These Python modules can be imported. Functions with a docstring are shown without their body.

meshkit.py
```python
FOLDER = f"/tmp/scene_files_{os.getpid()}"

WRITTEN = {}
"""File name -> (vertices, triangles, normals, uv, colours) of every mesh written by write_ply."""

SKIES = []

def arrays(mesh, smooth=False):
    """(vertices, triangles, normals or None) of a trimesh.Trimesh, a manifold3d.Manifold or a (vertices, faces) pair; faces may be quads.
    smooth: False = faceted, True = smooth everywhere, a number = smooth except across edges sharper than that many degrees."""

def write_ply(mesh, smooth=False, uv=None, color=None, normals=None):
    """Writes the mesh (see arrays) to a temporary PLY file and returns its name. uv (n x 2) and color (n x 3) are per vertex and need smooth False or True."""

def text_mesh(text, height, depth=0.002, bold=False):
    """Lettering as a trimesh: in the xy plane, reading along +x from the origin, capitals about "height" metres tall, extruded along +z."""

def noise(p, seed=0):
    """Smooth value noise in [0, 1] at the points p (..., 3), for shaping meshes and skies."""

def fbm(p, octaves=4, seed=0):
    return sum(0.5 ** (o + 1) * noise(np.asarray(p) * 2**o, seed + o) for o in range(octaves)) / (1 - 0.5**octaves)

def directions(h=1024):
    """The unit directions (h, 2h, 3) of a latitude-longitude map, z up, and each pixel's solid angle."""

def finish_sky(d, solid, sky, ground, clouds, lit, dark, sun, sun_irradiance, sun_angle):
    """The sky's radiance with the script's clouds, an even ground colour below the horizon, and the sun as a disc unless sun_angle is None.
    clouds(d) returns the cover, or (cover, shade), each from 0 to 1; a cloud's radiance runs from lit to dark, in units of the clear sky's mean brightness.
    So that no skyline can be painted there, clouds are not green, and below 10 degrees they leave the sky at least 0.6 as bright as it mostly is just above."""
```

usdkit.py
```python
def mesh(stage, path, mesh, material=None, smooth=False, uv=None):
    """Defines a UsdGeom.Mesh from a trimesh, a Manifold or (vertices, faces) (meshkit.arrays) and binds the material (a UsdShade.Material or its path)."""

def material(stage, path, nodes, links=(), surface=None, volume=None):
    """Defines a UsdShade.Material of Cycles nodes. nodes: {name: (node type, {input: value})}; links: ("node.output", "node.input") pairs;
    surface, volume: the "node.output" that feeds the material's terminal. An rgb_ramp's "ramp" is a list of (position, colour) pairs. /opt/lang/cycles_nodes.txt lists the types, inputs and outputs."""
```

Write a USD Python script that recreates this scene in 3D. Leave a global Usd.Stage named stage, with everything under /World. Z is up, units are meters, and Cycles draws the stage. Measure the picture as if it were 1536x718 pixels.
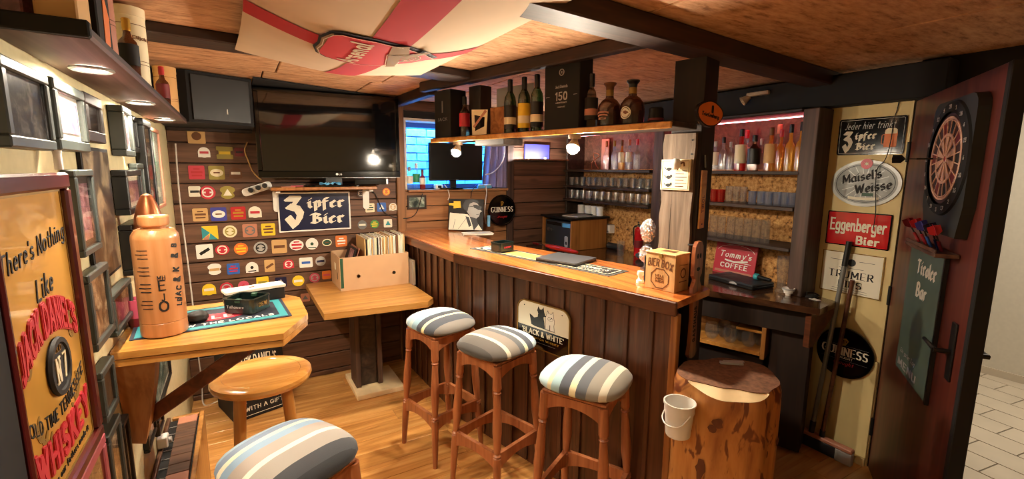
import math, random
import numpy as np, trimesh
from shapely import affinity
from shapely.geometry import Polygon, LineString, Point, MultiPoint, box as sbox
from shapely.ops import unary_union
import usdkit, meshkit
from pxr import Usd, UsdGeom, UsdLux, UsdShade, Gf, Sdf, Vt
stage = Usd.Stage.CreateInMemory()
UsdGeom.SetStageUpAxis(stage, 'Z')
UsdGeom.Xform.Define(stage, '/World'); UsdGeom.Scope.Define(stage, '/World/Looks')
rng = random.Random(7)
PI = math.pi
# ---------------------------------------------------------------- camera (calibrated), sky, exposure
FPX, PITCH, ROLL, AZ, EYE = 695.85, math.radians(8.6116), math.radians(.41466), math.radians(30.625), 1.65
def _rz(v, a): return np.array([v[0]*math.cos(a)+v[1]*math.sin(a), -v[0]*math.sin(a)+v[1]*math.cos(a), v[2]])
_f = np.array([0, math.cos(PITCH), -math.sin(PITCH)]); _r = np.array([1., 0, 0]); _u = np.cross(_r, _f)
_r, _u = _r*math.cos(ROLL)+_u*math.sin(ROLL), -_r*math.sin(ROLL)+_u*math.cos(ROLL)
_r, _u, _f = [_rz(v, AZ) for v in (_r, _u, _f)]
CAM = np.array([0, 0, EYE])
cam = UsdGeom.Camera.Define(stage, '/World/camera')
cam.CreateHorizontalApertureAttr(36.0); cam.CreateVerticalApertureAttr(36.0*718/1536); cam.CreateFocalLengthAttr(36.0*FPX/1536)
cam.CreateClippingRangeAttr(Gf.Vec2f(.02, 100)); cam.CreateFStopAttr(0.0)
EXPOSURE = .82
cam.CreateExposureAttr(EXPOSURE)
cam.AddTransformOp().Set(Gf.Matrix4d(*_r, 0, *_u, 0, *(-_f), 0, *CAM, 1))
dome = UsdLux.DomeLight.Define(stage, '/World/night_sky'); dome.CreateIntensityAttr(.02); dome.CreateColorAttr(Gf.Vec3f(.25, .4, 1))
# lamp strengths (W / m2 / sr of the lamps' glowing faces)
BULB, SPOT, PINK, BLUE, HALL, DOTS, BEAM = 1400.0, 300.0, 9.0, 260.0, 9.0, 1600.0, 1500.0  # DOTS is the added glow of the glint beads
hall_lamp = UsdLux.RectLight.Define(stage, '/World/hall_ceiling_lamp'); hall_lamp.CreateWidthAttr(.9); hall_lamp.CreateHeightAttr(.9); hall_lamp.CreateIntensityAttr(HALL); hall_lamp.CreateColorAttr(Gf.Vec3f(1, .86, .68)); hall_lamp.AddTranslateOp().Set(Gf.Vec3d(4.2, .3, 2.48))
# where a pixel of the photograph meets a real plane of the room
def ray(x, y): return _f+_r*((x-768)/FPX)-_u*((y-359)/FPX)
def onz(x, y, z): d = ray(x, y); return CAM+d*((z-EYE)/d[2])
def onx(x, y, X): d = ray(x, y); return CAM+d*(X/d[0])
def ony(x, y, Y): d = ray(x, y); return CAM+d*(Y/d[1])
class Plane:
    """a vertical plane: o a point at z=0, x the direction to the right as seen from the room, n towards the room"""
    def __init__(s, o, x):
        s.o = np.array([o[0], o[1], 0.]); x = np.array([x[0], x[1], 0.]); s.x = x/np.linalg.norm(x); s.y = np.array([0, 0, 1.]); s.n = np.cross(s.x, s.y)
    def hit(s, px, py): d = ray(px, py); return CAM+d*(((s.o-CAM)@s.n)/(d@s.n))
    def st(s, px, py): q = s.hit(px, py)-s.o; return np.array([q@s.x, q[2]])
    def at(s, a, z, h=0.): return s.o+s.x*a+s.y*z+s.n*h
    def off(s, h): return Plane(s.o+s.n*h, s.x)
    def put(s, m, a=0, z=0, h=0):  # mesh drawn in x,y with z up -> stands on this plane
        m = m.copy(); v = np.asarray(m.vertices); m.vertices = s.at(0, 0)+np.outer(v[:, 0]+a, s.x)+np.outer(v[:, 1]+z, s.y)+np.outer(v[:, 2]+h, s.n); return m
class Flat(Plane):
    """any plane: origin o, directions x and y"""
    def __init__(s, o, x, y):
        s.o = np.array(o, float); s.x = np.array(x, float)/np.linalg.norm(x); y = np.array(y, float); y = y-s.x*(y@s.x); s.y = y/np.linalg.norm(y); s.n = np.cross(s.x, s.y)
    def at(s, a, z, h=0.): return s.o+s.x*a+s.y*z+s.n*h
    def st(s, px, py): q = s.hit(px, py)-s.o; return np.array([q@s.x, q@s.y])
# ---------------------------------------------------------------- materials
def lin(h):
    h = h.lstrip('#'); c = [int(h[i:i+2], 16)/255 for i in (0, 2, 4)]
    return tuple(x/12.92 if x <= .04045 else ((x+.055)/1.055)**2.4 for x in c)
MATS = {}
def mat(name, nodes, links, surface='p.BSDF'):
    MATS[name] = usdkit.material(stage, '/World/Looks/'+name, nodes, links, surface=surface); return MATS[name]
def plain(name, c, rough=.5, metal=0, coat=0, var=.0, bump=0, bscale=60, spec=.5, **kw):
    c = lin(c) if isinstance(c, str) else c
    n = {'p': ('principled_bsdf', {'base_color': c, 'roughness': rough, 'metallic': metal, 'coat_weight': coat, 'specular_ior_level': spec, **kw})}; l = []
    if var or bump:
        n['g'] = ('geometry', {}); n['n'] = ('noise_texture', {'scale': float(bscale), 'detail': 4.0}); l.append(('g.position', 'n.vector'))
    if var:
        n['r'] = ('rgb_ramp', {'ramp': [(.3, tuple(x*(1-var) for x in c)), (.7, tuple(min(1, x*(1+var)) for x in c))]}); l += [('n.fac', 'r.fac'), ('r.color', 'p.base_color')]
    if bump:
        n['b'] = ('bump', {'strength': bump, 'distance': .002}); l += [('n.fac', 'b.height'), ('b.normal', 'p.normal')]
    return mat(name, n, l)
def wood(name, cols, axis='x', rough=.5, coat=0., grain=1., bump=.25, vary=.35, knots=0.):
    """cols: dark, mid, light; grain runs along the axis; every piece gets its own cut of the timber and its own tone"""
    sc = {'x': (1.2, 22, 22), 'y': (22, 1.2, 22), 'z': (22, 22, 1.2)}[axis]; sc = tuple(s*grain for s in sc)
    n = {'g': ('geometry', {}), 'o': ('object_info', {}), 'k': ('vector_math', {'math_type': 'scale', 'vector1': (37., 53., 71.)}), 'a': ('vector_math', {'math_type': 'add'}),
         'm': ('mapping', {'scale': sc}), 'n': ('noise_texture', {'scale': 1.0, 'detail': 6.0, 'roughness': .6, 'distortion': 1.2}),
         'r': ('rgb_ramp', {'ramp': [(.28, lin(cols[0])), (.5, lin(cols[1])), (.72, lin(cols[2]))]}), 'mr': ('map_range', {'from_min': 0., 'from_max': 1., 'to_min': 1-vary, 'to_max': 1+vary}),
         'h': ('hsv', {}), 'b': ('bump', {'strength': bump, 'distance': .003}), 'p': ('principled_bsdf', {'roughness': rough, 'coat_weight': coat, 'coat_roughness': .12})}
    l = [('o.random', 'k.scale'), ('g.position', 'a.vector1'), ('k.vector', 'a.vector2'), ('a.vector', 'm.vector'), ('m.vector', 'n.vector'), ('n.fac', 'r.fac'), ('o.random', 'mr.value'),
         ('mr.result', 'h.value'), ('r.color', 'h.color'), ('n.fac', 'b.height'), ('b.normal', 'p.normal')]
    if knots:
        n['m2'] = ('mapping', {'scale': {'x': (2.2, 7, 7), 'y': (7, 2.2, 7), 'z': (7, 7, 2.2)}[axis]}); n['v'] = ('voronoi_texture', {'scale': 1.0, 'randomness': 1.0})
        n['r2'] = ('rgb_ramp', {'ramp': [(.06, (1, 1, 1)), (.16, (0, 0, 0))]}); n['mx'] = ('mix', {'color2': tuple(x*.35 for x in lin(cols[0]))}); n['mu'] = ('math', {'math_type': 'multiply', 'value2': knots})
        l += [('a.vector', 'm2.vector'), ('m2.vector', 'v.vector'), ('v.distance', 'r2.fac'), ('r2.color', 'mu.value1'), ('mu.value', 'mx.fac'), ('h.color', 'mx.color1'), ('mx.color', 'p.base_color')]
    else: l.append(('h.color', 'p.base_color'))
    return mat(name, n, l)
def speck(name, cols, scale, rough=.8, bump=.5, aniso=(1, 1, 1)):
    return mat(name, {'g': ('geometry', {}), 'm': ('mapping', {'scale': aniso}), 'n': ('noise_texture', {'scale': float(scale), 'detail': 5.0, 'roughness': .7}),
        'r': ('rgb_ramp', {'ramp': [(.33, lin(cols[0])), (.47, lin(cols[1])), (.64, lin(cols[2]))]}), 'b': ('bump', {'strength': bump, 'distance': .003}), 'p': ('principled_bsdf', {'roughness': rough})},
        [('g.position', 'm.vector'), ('m.vector', 'n.vector'), ('n.fac', 'r.fac'), ('r.color', 'p.base_color'), ('n.fac', 'b.height'), ('b.normal', 'p.normal')])
def glassy(name, c=(1, 1, 1), rough=.0, body=.03):
    # thin-walled glass: clear or tinted shell that shines towards its rims
    return mat(name, {'w': ('layer_weight', {'blend': .5}), 'pw': ('math', {'math_type': 'power', 'value2': 3.2}), 'm': ('map_range', {'from_min': 0., 'from_max': 1., 'to_min': .09, 'to_max': .42}), 't': ('transparent_bsdf', {'color': tuple(.97*x**.5 for x in c)}), 'q': ('glossy_bsdf', {'roughness': .13+rough}), 'x': ('mix_closure', {}),
        'd': ('diffuse_bsdf', {'color': tuple(.9*x for x in c)}), 'tl': ('translucent_bsdf', {'color': tuple(.9*x for x in c)}), 'a': ('mix_closure', {'fac': .5}), 'y': ('mix_closure', {'fac': body})},
        [('w.facing', 'pw.value1'), ('pw.value', 'm.value'), ('m.result', 'x.fac'), ('d.BSDF', 'a.closure1'), ('tl.BSDF', 'a.closure2'), ('t.BSDF', 'y.closure1'), ('a.closure', 'y.closure2'), ('y.closure', 'x.closure1'), ('q.BSDF', 'x.closure2')], 'x.closure')
def emits(name, c, s): return mat(name, {'p': ('emission', {'color': c, 'strength': float(s)})}, [], 'p.emission')
def photo(name, c1, c2, c3, scale=14., seed=0.):  # a print too small to read
    return mat(name, {'g': ('geometry', {}), 'm': ('mapping', {'location': (seed, seed*1.7, seed*.3)}), 'n': ('noise_texture', {'scale': scale, 'detail': 5.0, 'roughness': .6, 'distortion': .6}),
        'r': ('rgb_ramp', {'ramp': [(.34, lin(c1)), (.5, lin(c2)), (.64, lin(c3))]}), 'p': ('principled_bsdf', {'roughness': .35})},
        [('g.position', 'm.vector'), ('m.vector', 'n.vector'), ('n.fac', 'r.fac'), ('r.color', 'p.base_color')])
def stripes(name, cols):  # woven stripes read from the cushion's own uv; cols: (width, hex)
    tot = sum(w for w, _ in cols); t, ramp = 0., []
    for w, c in cols: ramp.append((t/tot, lin(c))); t += w
    return mat(name, {'t': ('texture_coordinate', {}), 's': ('separate_xyz', {}), 'r': ('rgb_ramp', {'ramp': ramp, 'interpolate': False}), 'n': ('noise_texture', {'scale': 420.0, 'detail': 2.0}),
        'b': ('bump', {'strength': .35, 'distance': .001}), 'p': ('principled_bsdf', {'roughness': .9, 'sheen_weight': .15})},
        [('t.UV', 's.vector'), ('s.x', 'r.fac'), ('r.color', 'p.base_color'), ('t.UV', 'n.vector'), ('n.fac', 'b.height'), ('b.normal', 'p.normal')])
# ---------------------------------------------------------------- meshes
cat = trimesh.util.concatenate
def box(x0, x1, y0, y1, z0, z1):
    m = trimesh.creation.box([abs(x1-x0), abs(y1-y0), abs(z1-z0)]); m.apply_translation([(x0+x1)/2, (y0+y1)/2, (z0+z1)/2]); return m
def cbox(x0, x1, y0, y1, z0, z1, b=.004):
    """a box with chamfered edges"""
    x0, x1 = sorted((x0, x1)); y0, y1 = sorted((y0, y1)); z0, z1 = sorted((z0, z1)); b = min(b, .3*min(x1-x0, y1-y0, z1-z0)); p = []
    for i, x in enumerate((x0, x1)):
        for j, y in enumerate((y0, y1)):
            for k, z in enumerate((z0, z1)):
                sx, sy, sz = 1-2*i, 1-2*j, 1-2*k
                p += [(x, y+sy*b, z+sz*b), (x+sx*b, y, z+sz*b), (x+sx*b, y+sy*b, z)]
    return trimesh.convex.convex_hull(np.array(p))
def turn(m, deg, axis=(0, 0, 1), at=(0, 0, 0)):
    m = m.copy(); m.apply_transform(trimesh.transformations.rotation_matrix(math.radians(deg), axis, at)); return m
def move(m, *d): m = m.copy(); m.apply_translation(d if len(d) == 3 else d[0]); return m
def lathe(prof, n=24): return trimesh.creation.revolve(np.array(prof, float), sections=n)
def along(m, p0, p1):
    """a mesh built along +z -> starts at p0 and points to p1"""
    d = np.array(p1, float)-np.array(p0, float); m = m.copy(); m.apply_transform(trimesh.geometry.align_vectors([0, 0, 1], d/np.linalg.norm(d))); m.apply_translation(p0); return m
def rod(p0, p1, r0, r1=None, n=12):
    L = float(np.linalg.norm(np.array(p1, float)-np.array(p0, float))); r1 = r0 if r1 is None else r1
    return along(lathe([(0, 0), (r0, 0), (r1, L), (0, L)], n), p0, p1)
def bar(p0, p1, w, h, b=.003):
    """a squared timber from p0 to p1; w across (level), h the other way"""
    p0, p1 = np.array(p0, float), np.array(p1, float); d = p1-p0; L = np.linalg.norm(d); d = d/L; up = np.array([0, 0, 1.]) if abs(d[2]) < .95 else np.array([0, 1., 0])
    s = np.cross(d, up); s /= np.linalg.norm(s); t = np.cross(s, d); m = cbox(0, L, -w/2, w/2, -h/2, h/2, b); v = np.asarray(m.vertices)
    m.vertices = p0+np.outer(v[:, 0], d)-np.outer(v[:, 1], s)+np.outer(v[:, 2], t); return m
def spline(p, k=6):
    p = np.array(p, float); q = np.vstack([2*p[0]-p[1], p, 2*p[-1]-p[-2]]); out = []
    for i in range(len(p)-1):
        a, b, c, d = q[i:i+4]
        for t in np.arange(k)/k: out.append(.5*((2*b)+(c-a)*t+(2*a-5*b+4*c-d)*t*t+(3*b-a-3*c+d)*t**3))
    return np.array(out+[p[-1]])
def tube(p, r, n=6, k=6, smooth=True):
    p = spline(p, k) if smooth and len(p) > 2 else np.array(p, float); t = np.gradient(p, axis=0); t /= np.linalg.norm(t, axis=1)[:, None]+1e-12
    up = np.array([.31, .17, .94]); v, f = [], []
    for a, d in zip(p, t):
        s = np.cross(d, up); s /= np.linalg.norm(s); w = np.cross(d, s)
        v += [a+r*(math.cos(q)*s+math.sin(q)*w) for q in np.arange(n)*2*PI/n]
    for i in range(len(p)-1):
        for j in range(n): a, b = i*n+j, i*n+(j+1) % n; f += [(a, b+n, b), (a, a+n, b+n)]
    e = (len(p)-1)*n
    for j in range(1, n-1): f += [(0, j, j+1), (e, e+j+1, e+j)]
    return trimesh.Trimesh(np.array(v), np.array(f), process=False)
def ext(poly, h):
    gs = [g for g in getattr(poly, 'geoms', [poly]) if not g.is_empty and g.area > 1e-9]
    return cat([trimesh.creation.extrude_polygon(g, h, engine='earcut') for g in gs])
def rrect(w, h, r=.01, cx=0, cy=0, q=3): return affinity.translate(sbox(-w/2+r, -h/2+r, w/2-r, h/2-r).buffer(r, quad_segs=q), cx, cy)
def oval(w, h, cx=0, cy=0, q=8): return affinity.translate(affinity.scale(Point(0, 0).buffer(1, quad_segs=q), w/2, h/2), cx, cy)
def poly(*p): return Polygon(p).buffer(0)
def ring(p, t): return p.difference(p.buffer(-t))
# ---------------------------------------------------------------- lettering: pen strokes (a skeleton drawn with a nib)
def _A(cx, cy, rx, ry, a, b, n=9): return [(cx+rx*math.cos(math.radians(t)), cy+ry*math.sin(math.radians(t))) for t in np.linspace(a, b, n)]
X = .62
G = {'A': [[(0, 0), (.32, 1), (.64, 0)], [(.12, .34), (.52, .34)]], 'B': [[(.05, 0), (.05, 1)], [(.05, 1), (.3, 1)]+_A(.3, .76, .22, .24, 90, -90)+[(.05, .52)], [(.3, .52)]+_A(.32, .26, .25, .26, 90, -90)+[(.05, 0)]],
 'C': [_A(.36, .5, .34, .5, 45, 315, 13)], 'D': [[(.05, 0), (.05, 1), (.25, 1)]+_A(.25, .5, .38, .5, 90, -90, 11)+[(.05, 0)]], 'E': [[(.5, 1), (.05, 1), (.05, 0), (.52, 0)], [(.05, .52), (.42, .52)]],
 'F': [[(.5, 1), (.05, 1), (.05, 0)], [(.05, .52), (.42, .52)]], 'G': [_A(.37, .5, .35, .5, 50, 330, 13)+[(.68, .45), (.42, .45)]], 'H': [[(.05, 0), (.05, 1)], [(.6, 0), (.6, 1)], [(.05, .5), (.6, .5)]],
 'I': [[(.08, 0), (.08, 1)]], 'J': [[(.35, 1), (.35, .22)]+_A(.2, .2, .15, .2, 0, -160, 6)], 'K': [[(.05, 0), (.05, 1)], [(.55, 1), (.06, .42)], [(.2, .58), (.6, 0)]], 'L': [[(.05, 1), (.05, 0), (.5, 0)]],
 'M': [[(.04, 0), (.08, 1), (.4, .2), (.72, 1), (.76, 0)]], 'N': [[(.05, 0), (.05, 1), (.6, 0), (.6, 1)]], 'O': [_A(.38, .5, .36, .5, 90, 450, 17)], 'P': [[(.05, 0), (.05, 1), (.3, 1)]+_A(.3, .74, .24, .26, 90, -90)+[(.05, .48)]],
 'R': [[(.05, 0), (.05, 1), (.3, 1)]+_A(.3, .74, .24, .26, 90, -90)+[(.05, .48)], [(.28, .48), (.58, 0)]], 'S': [_A(.28, .75, .23, .25, 40, 260, 9)+_A(.28, .26, .25, .26, 80, -150, 9)], 'T': [[(0, 1), (.62, 1)], [(.31, 1), (.31, 0)]],
 'U': [[(.05, 1), (.05, .3)]+_A(.32, .3, .27, .3, 180, 360, 9)+[(.59, 1)]], 'W': [[(0, 1), (.22, 0), (.42, .85), (.62, 0), (.84, 1)]], 'X': [[(.02, 1), (.58, 0)], [(.58, 1), (.02, 0)]], 'V': [[(0, 1), (.3, 0), (.6, 1)]], 'Y': [[(0, 1), (.3, .45), (.6, 1)], [(.3, .45), (.3, 0)]], 'Z': [[(.04, 1), (.55, 1), (.02, 0), (.58, 0)]],
 '&': [[(.6, 0), (.15, .75)]+_A(.28, .82, .14, .17, 180, 0, 7)+[(.1, .3)]+_A(.26, .2, .2, .2, 160, 350, 8)], "'": [[(.05, 1), (.05, .82)]], '1': [[(.05, .8), (.25, 1), (.25, 0)]], '5': [[(.5, 1), (.1, 1), (.08, .55)]+_A(.27, .32, .26, .3, 110, -150, 9)],
 '0': [_A(.3, .5, .27, .5, 90, 450, 15)], '7': [[(.03, 1), (.55, 1), (.2, 0)]], '9': [_A(.3, .68, .24, .3, 0, 360, 11), [(.54, .7), (.4, 0)]], '.': [[(.04, .02), (.06, .02)]], '2': [_A(.28, .72, .24, .27, 160, -40, 8)+[(.04, 0), (.55, 0)]], '-': [[(0, .4), (.3, .4)]],
 'a': [_A(.25, X/2, .22, X/2, 60, 300, 9), [(.46, X), (.46, .1), (.54, 0)]], 'b': [[(.05, 1.05), (.05, 0)], _A(.27, X/2, .22, X/2, 140, -140, 9)], 'c': [_A(.26, X/2, .22, X/2, 50, 310, 9)], 'd': [_A(.25, X/2, .22, X/2, 60, 300, 9), [(.46, 1.05), (.46, .1), (.54, 0)]],
 'e': [[(.06, X*.5), (.44, X*.55)]+_A(.26, X/2, .2, X/2, 20, 310, 10)], 'f': [[(.42, .98)]+_A(.28, .88, .13, .14, 60, 180, 5)+[(.15, -.05)], [(0, X), (.36, X)]], 'g': [_A(.25, X/2, .22, X/2, 60, 300, 9), [(.46, X), (.46, -.15)]+_A(.26, -.15, .2, .17, 0, -150, 6)],
 'h': [[(.05, 1.05), (.05, 0)], [(.05, .4)]+_A(.24, .4, .19, .22, 150, 0, 6)+[(.43, .08), (.5, 0)]], 'i': [[(.05, X), (.05, .08), (.13, 0)], [(.04, .88), (.08, .9)]], 'k': [[(.05, 1.05), (.05, 0)], [(.4, X), (.06, .28)], [(.15, .36), (.45, 0)]], 'l': [[(.05, 1.05), (.05, .08), (.13, 0)]],
 'm': [[(.05, X), (.05, 0)], [(.05, .42)]+_A(.2, .42, .15, .2, 150, 0, 5)+[(.35, 0)], [(.35, .42)]+_A(.5, .42, .15, .2, 150, 0, 5)+[(.65, .08), (.72, 0)]], 'n': [[(.05, X), (.05, 0)], [(.05, .4)]+_A(.24, .4, .19, .22, 150, 0, 6)+[(.43, .08), (.5, 0)]],
 'o': [_A(.27, X/2, .23, X/2, 90, 450, 13)], 'p': [[(.05, X), (.05, -.32)], _A(.27, X/2, .22, X/2, 140, -140, 9)], 'r': [[(.05, X), (.05, 0)], [(.05, .42)]+_A(.24, .4, .16, .22, 140, 50, 4)], 's': [_A(.22, X*.74, .17, X*.26, 40, 250, 7)+_A(.22, X*.26, .18, X*.27, 80, -150, 7)],
 't': [[(.16, .9), (.16, .1), (.3, 0)], [(0, X), (.34, X)]], 'u': [[(.05, X), (.05, .2)]+_A(.24, .2, .19, .2, 180, 340, 6), [(.44, X), (.44, .08), (.52, 0)]], 'w': [[(0, X), (.16, 0), (.32, X*.9), (.48, 0), (.64, X)]], 'y': [[(.04, X), (.24, .05)], [(.46, X), (.2, -.3), (.02, -.28)]]}
BLACK = {'Z': [[(.12, 1.02), (.62, 1.0), (.30, .58)], [(.16, .62), (.56, .48), (.7, .22), (.62, -.08), (.4, -.42), (.1, .02)]], 'z': [[(.0, .6), (.3, .6)]], 'B': [[(.0, .92), (.2, 1.02), (.5, .95), (.62, .82), (.3, .6), (.62, .5), (.66, .2), (.34, 0), (.02, .1)], [(.22, .92), (.2, .1)]],
 'i': [[(.0, .56), (.1, .64), (.1, .1), (.22, -.02)], [(.12, .86), (.2, .94)]], 'p': [[(.0, .58), (.1, .66), (.1, -.34)], [(.1, .6), (.36, .68), (.42, .5), (.42, .1), (.22, 0)]], 'f': [[(.12, -.3), (.12, .8), (.24, 1.0), (.44, .98)], [(0, .6), (.36, .62)]],
 'e': [[(.4, .08), (.24, -.02), (.1, .1), (.1, .54), (.28, .68), (.4, .56), (.12, .32)]], 'r': [[(.0, .58), (.1, .66), (.1, .08), (.22, 0)], [(.12, .56), (.3, .7), (.42, .58)]]}
NIB = {'round': lambda w: Point(0, 0).buffer(w/2, quad_segs=2), 'black': lambda w: affinity.rotate(sbox(-w*.72, -w*.16, w*.72, w*.16), 38, origin=(0, 0)),
       'roman': lambda w: sbox(-w*.62, -w*.2, w*.62, w*.2), 'slab': lambda w: sbox(-w*.5, -w*.36, w*.5, w*.36)}
def letters(text, h, w=.14, nib='round', slant=0., gap=.16, glyphs=None, serif=False):
    """lettering as a flat shape: capitals h tall, reading along +x from the origin"""
    pen = NIB[nib](w); pv = np.array(pen.exterior.coords); x, out = 0., []
    for ch in text:
        if ch == ' ': x += .38; continue
        g = (glyphs or {}).get(ch) or G.get(ch) or G.get(ch.upper()) or []
        ps = [np.array(s, float) for s in g]
        if not ps: continue
        x0 = min(p[:, 0].min() for p in ps); x1 = max(p[:, 0].max() for p in ps)
        for p in ps:
            p = p+[x-x0, 0]
            for a, b in zip(p[:-1], p[1:]): out.append(MultiPoint(np.vstack([pv+a, pv+b])).convex_hull)
            if serif:
                for q, o in ((p[0], p[1]), (p[-1], p[-2])):
                    if abs(q[0]-o[0]) < .12 and (q[1] < .02 or q[1] > .9): out.append(sbox(q[0]-w*1.25, q[1]-w*.22, q[0]+w*1.25, q[1]+w*.22))
        x += x1-x0+gap+w
    s = unary_union(out).simplify(.012)
    return affinity.affine_transform(s, [h, h*slant, 0, h, w*h*.6, 0])
def fit(s, w=None, h=None, cx=0., cy=0.):
    """scale a flat shape to a width and / or height and centre it"""
    a, b, c, d = s.bounds; sx = w/(c-a) if w else h/(d-b); sy = h/(d-b) if h else sx
    s = affinity.scale(s, sx, sy, origin=((a+c)/2, (b+d)/2)); return affinity.translate(s, cx-(a+c)/2, cy-(b+d)/2)
def arch(s, k, cx=0., step=.004):  # bend a flat shape: y += k * (x-cx)^2
    s = s.segmentize(step); from shapely import transform
    return transform(s, lambda p: np.column_stack([p[:, 0], p[:, 1]+k*(p[:, 0]-cx)**2])).buffer(0)
def words(text, h, bold=True):
    m = meshkit.text_mesh(text, h, .001, bold); m.apply_translation([-m.bounds[:, 0].mean(), -m.bounds[:, 1].mean(), 0]); return m
def words_in(text, w, h=None):
    m = words(text, .05); e = m.extents; m.apply_scale([w/e[0], (h or e[1]*w/e[0])/e[1], 1]); return m
# ---------------------------------------------------------------- things, parts, sub-parts
_used = {}
def numbered(path):
    n = _used.get(path, 0); _used[path] = n+1; return path if n == 0 else f'{path}_{n:03d}'
def _say(p, label=None, category=None, group=None, kind=None):
    for k, v in (('label', label), ('category', category), ('group', group), ('kind', kind)):
        if v: p.SetCustomDataByKey(k, v)
NTRI = [0]
class Thing:
    def __init__(s, name, label=None, category=None, loc=(0, 0, 0), rot=0., group=None, kind=None):
        s.name = name; s.path = numbered('/World/'+name); s.x = UsdGeom.Xform.Define(stage, s.path); s.p = s.x.GetPrim(); s.loc = np.array(loc, float); s.rot = rot
        s.t = s.x.AddTranslateOp(); s.t.Set(Gf.Vec3d(*map(float, loc))); s.r = s.x.AddRotateZOp(); s.r.Set(float(rot)); _say(s.p, label, category, group, kind); s.said = (category, group)
    def add(s, name, m, material, parent=None, label=None, smooth=False, uv=None, kind=None, local=False):
        """a part (or, with parent=, a sub-part); the mesh is given in room coordinates unless local"""
        if isinstance(m, (list, tuple)): m = cat(m)
        if not local:
            m = m.copy(); v = np.asarray(m.vertices)-s.loc; a = -math.radians(s.rot); m.vertices = np.column_stack([v[:, 0]*math.cos(a)-v[:, 1]*math.sin(a), v[:, 0]*math.sin(a)+v[:, 1]*math.cos(a), v[:, 2]])
        path = numbered((parent or s.path)+'/'+name); NTRI[0] += len(m.faces)
        p = usdkit.mesh(stage, path, m, MATS[material], smooth=smooth, uv=uv).GetPrim(); _say(p, label, kind=kind); return path
    def copy(s, loc, rot=0., label=None, group=None):
        o = Thing(s.name, label, s.said[0], loc, rot, group or s.said[1]); o.p.GetReferences().AddInternalReference(s.path); o.p.SetInstanceable(True); return o
def solo(name, m, material, label, category, group=None, smooth=False, kind=None, uv=None):
    """a thing that is one mesh"""
    if isinstance(m, (list, tuple)): m = cat(m)
    b = m.bounds; loc = np.array([b[:, 0].mean(), b[:, 1].mean(), b[0, 2]]); m = move(m, *(-loc)); path = numbered('/World/'+name); NTRI[0] += len(m.faces)
    g = usdkit.mesh(stage, path, m, MATS[material], smooth=smooth, uv=uv); UsdGeom.Xformable(g).AddTranslateOp().Set(Gf.Vec3d(*map(float, loc))); _say(g.GetPrim(), label, category, group, kind); return path
def setting(name): return Thing(name, kind='structure')
ORD = ['first', 'second', 'third', 'fourth', 'fifth', 'sixth', 'seventh', 'eighth', 'ninth', 'tenth', 'eleventh', 'twelfth', 'thirteenth', 'fourteenth', 'fifteenth', 'sixteenth', 'seventeenth', 'eighteenth', 'nineteenth', 'twentieth',
       'twenty-first', 'twenty-second', 'twenty-third', 'twenty-fourth', 'twenty-fifth', 'twenty-sixth', 'twenty-seventh', 'twenty-eighth', 'twenty-ninth', 'thirtieth', 'thirty-first', 'thirty-second', 'thirty-third', 'thirty-fourth']
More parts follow.
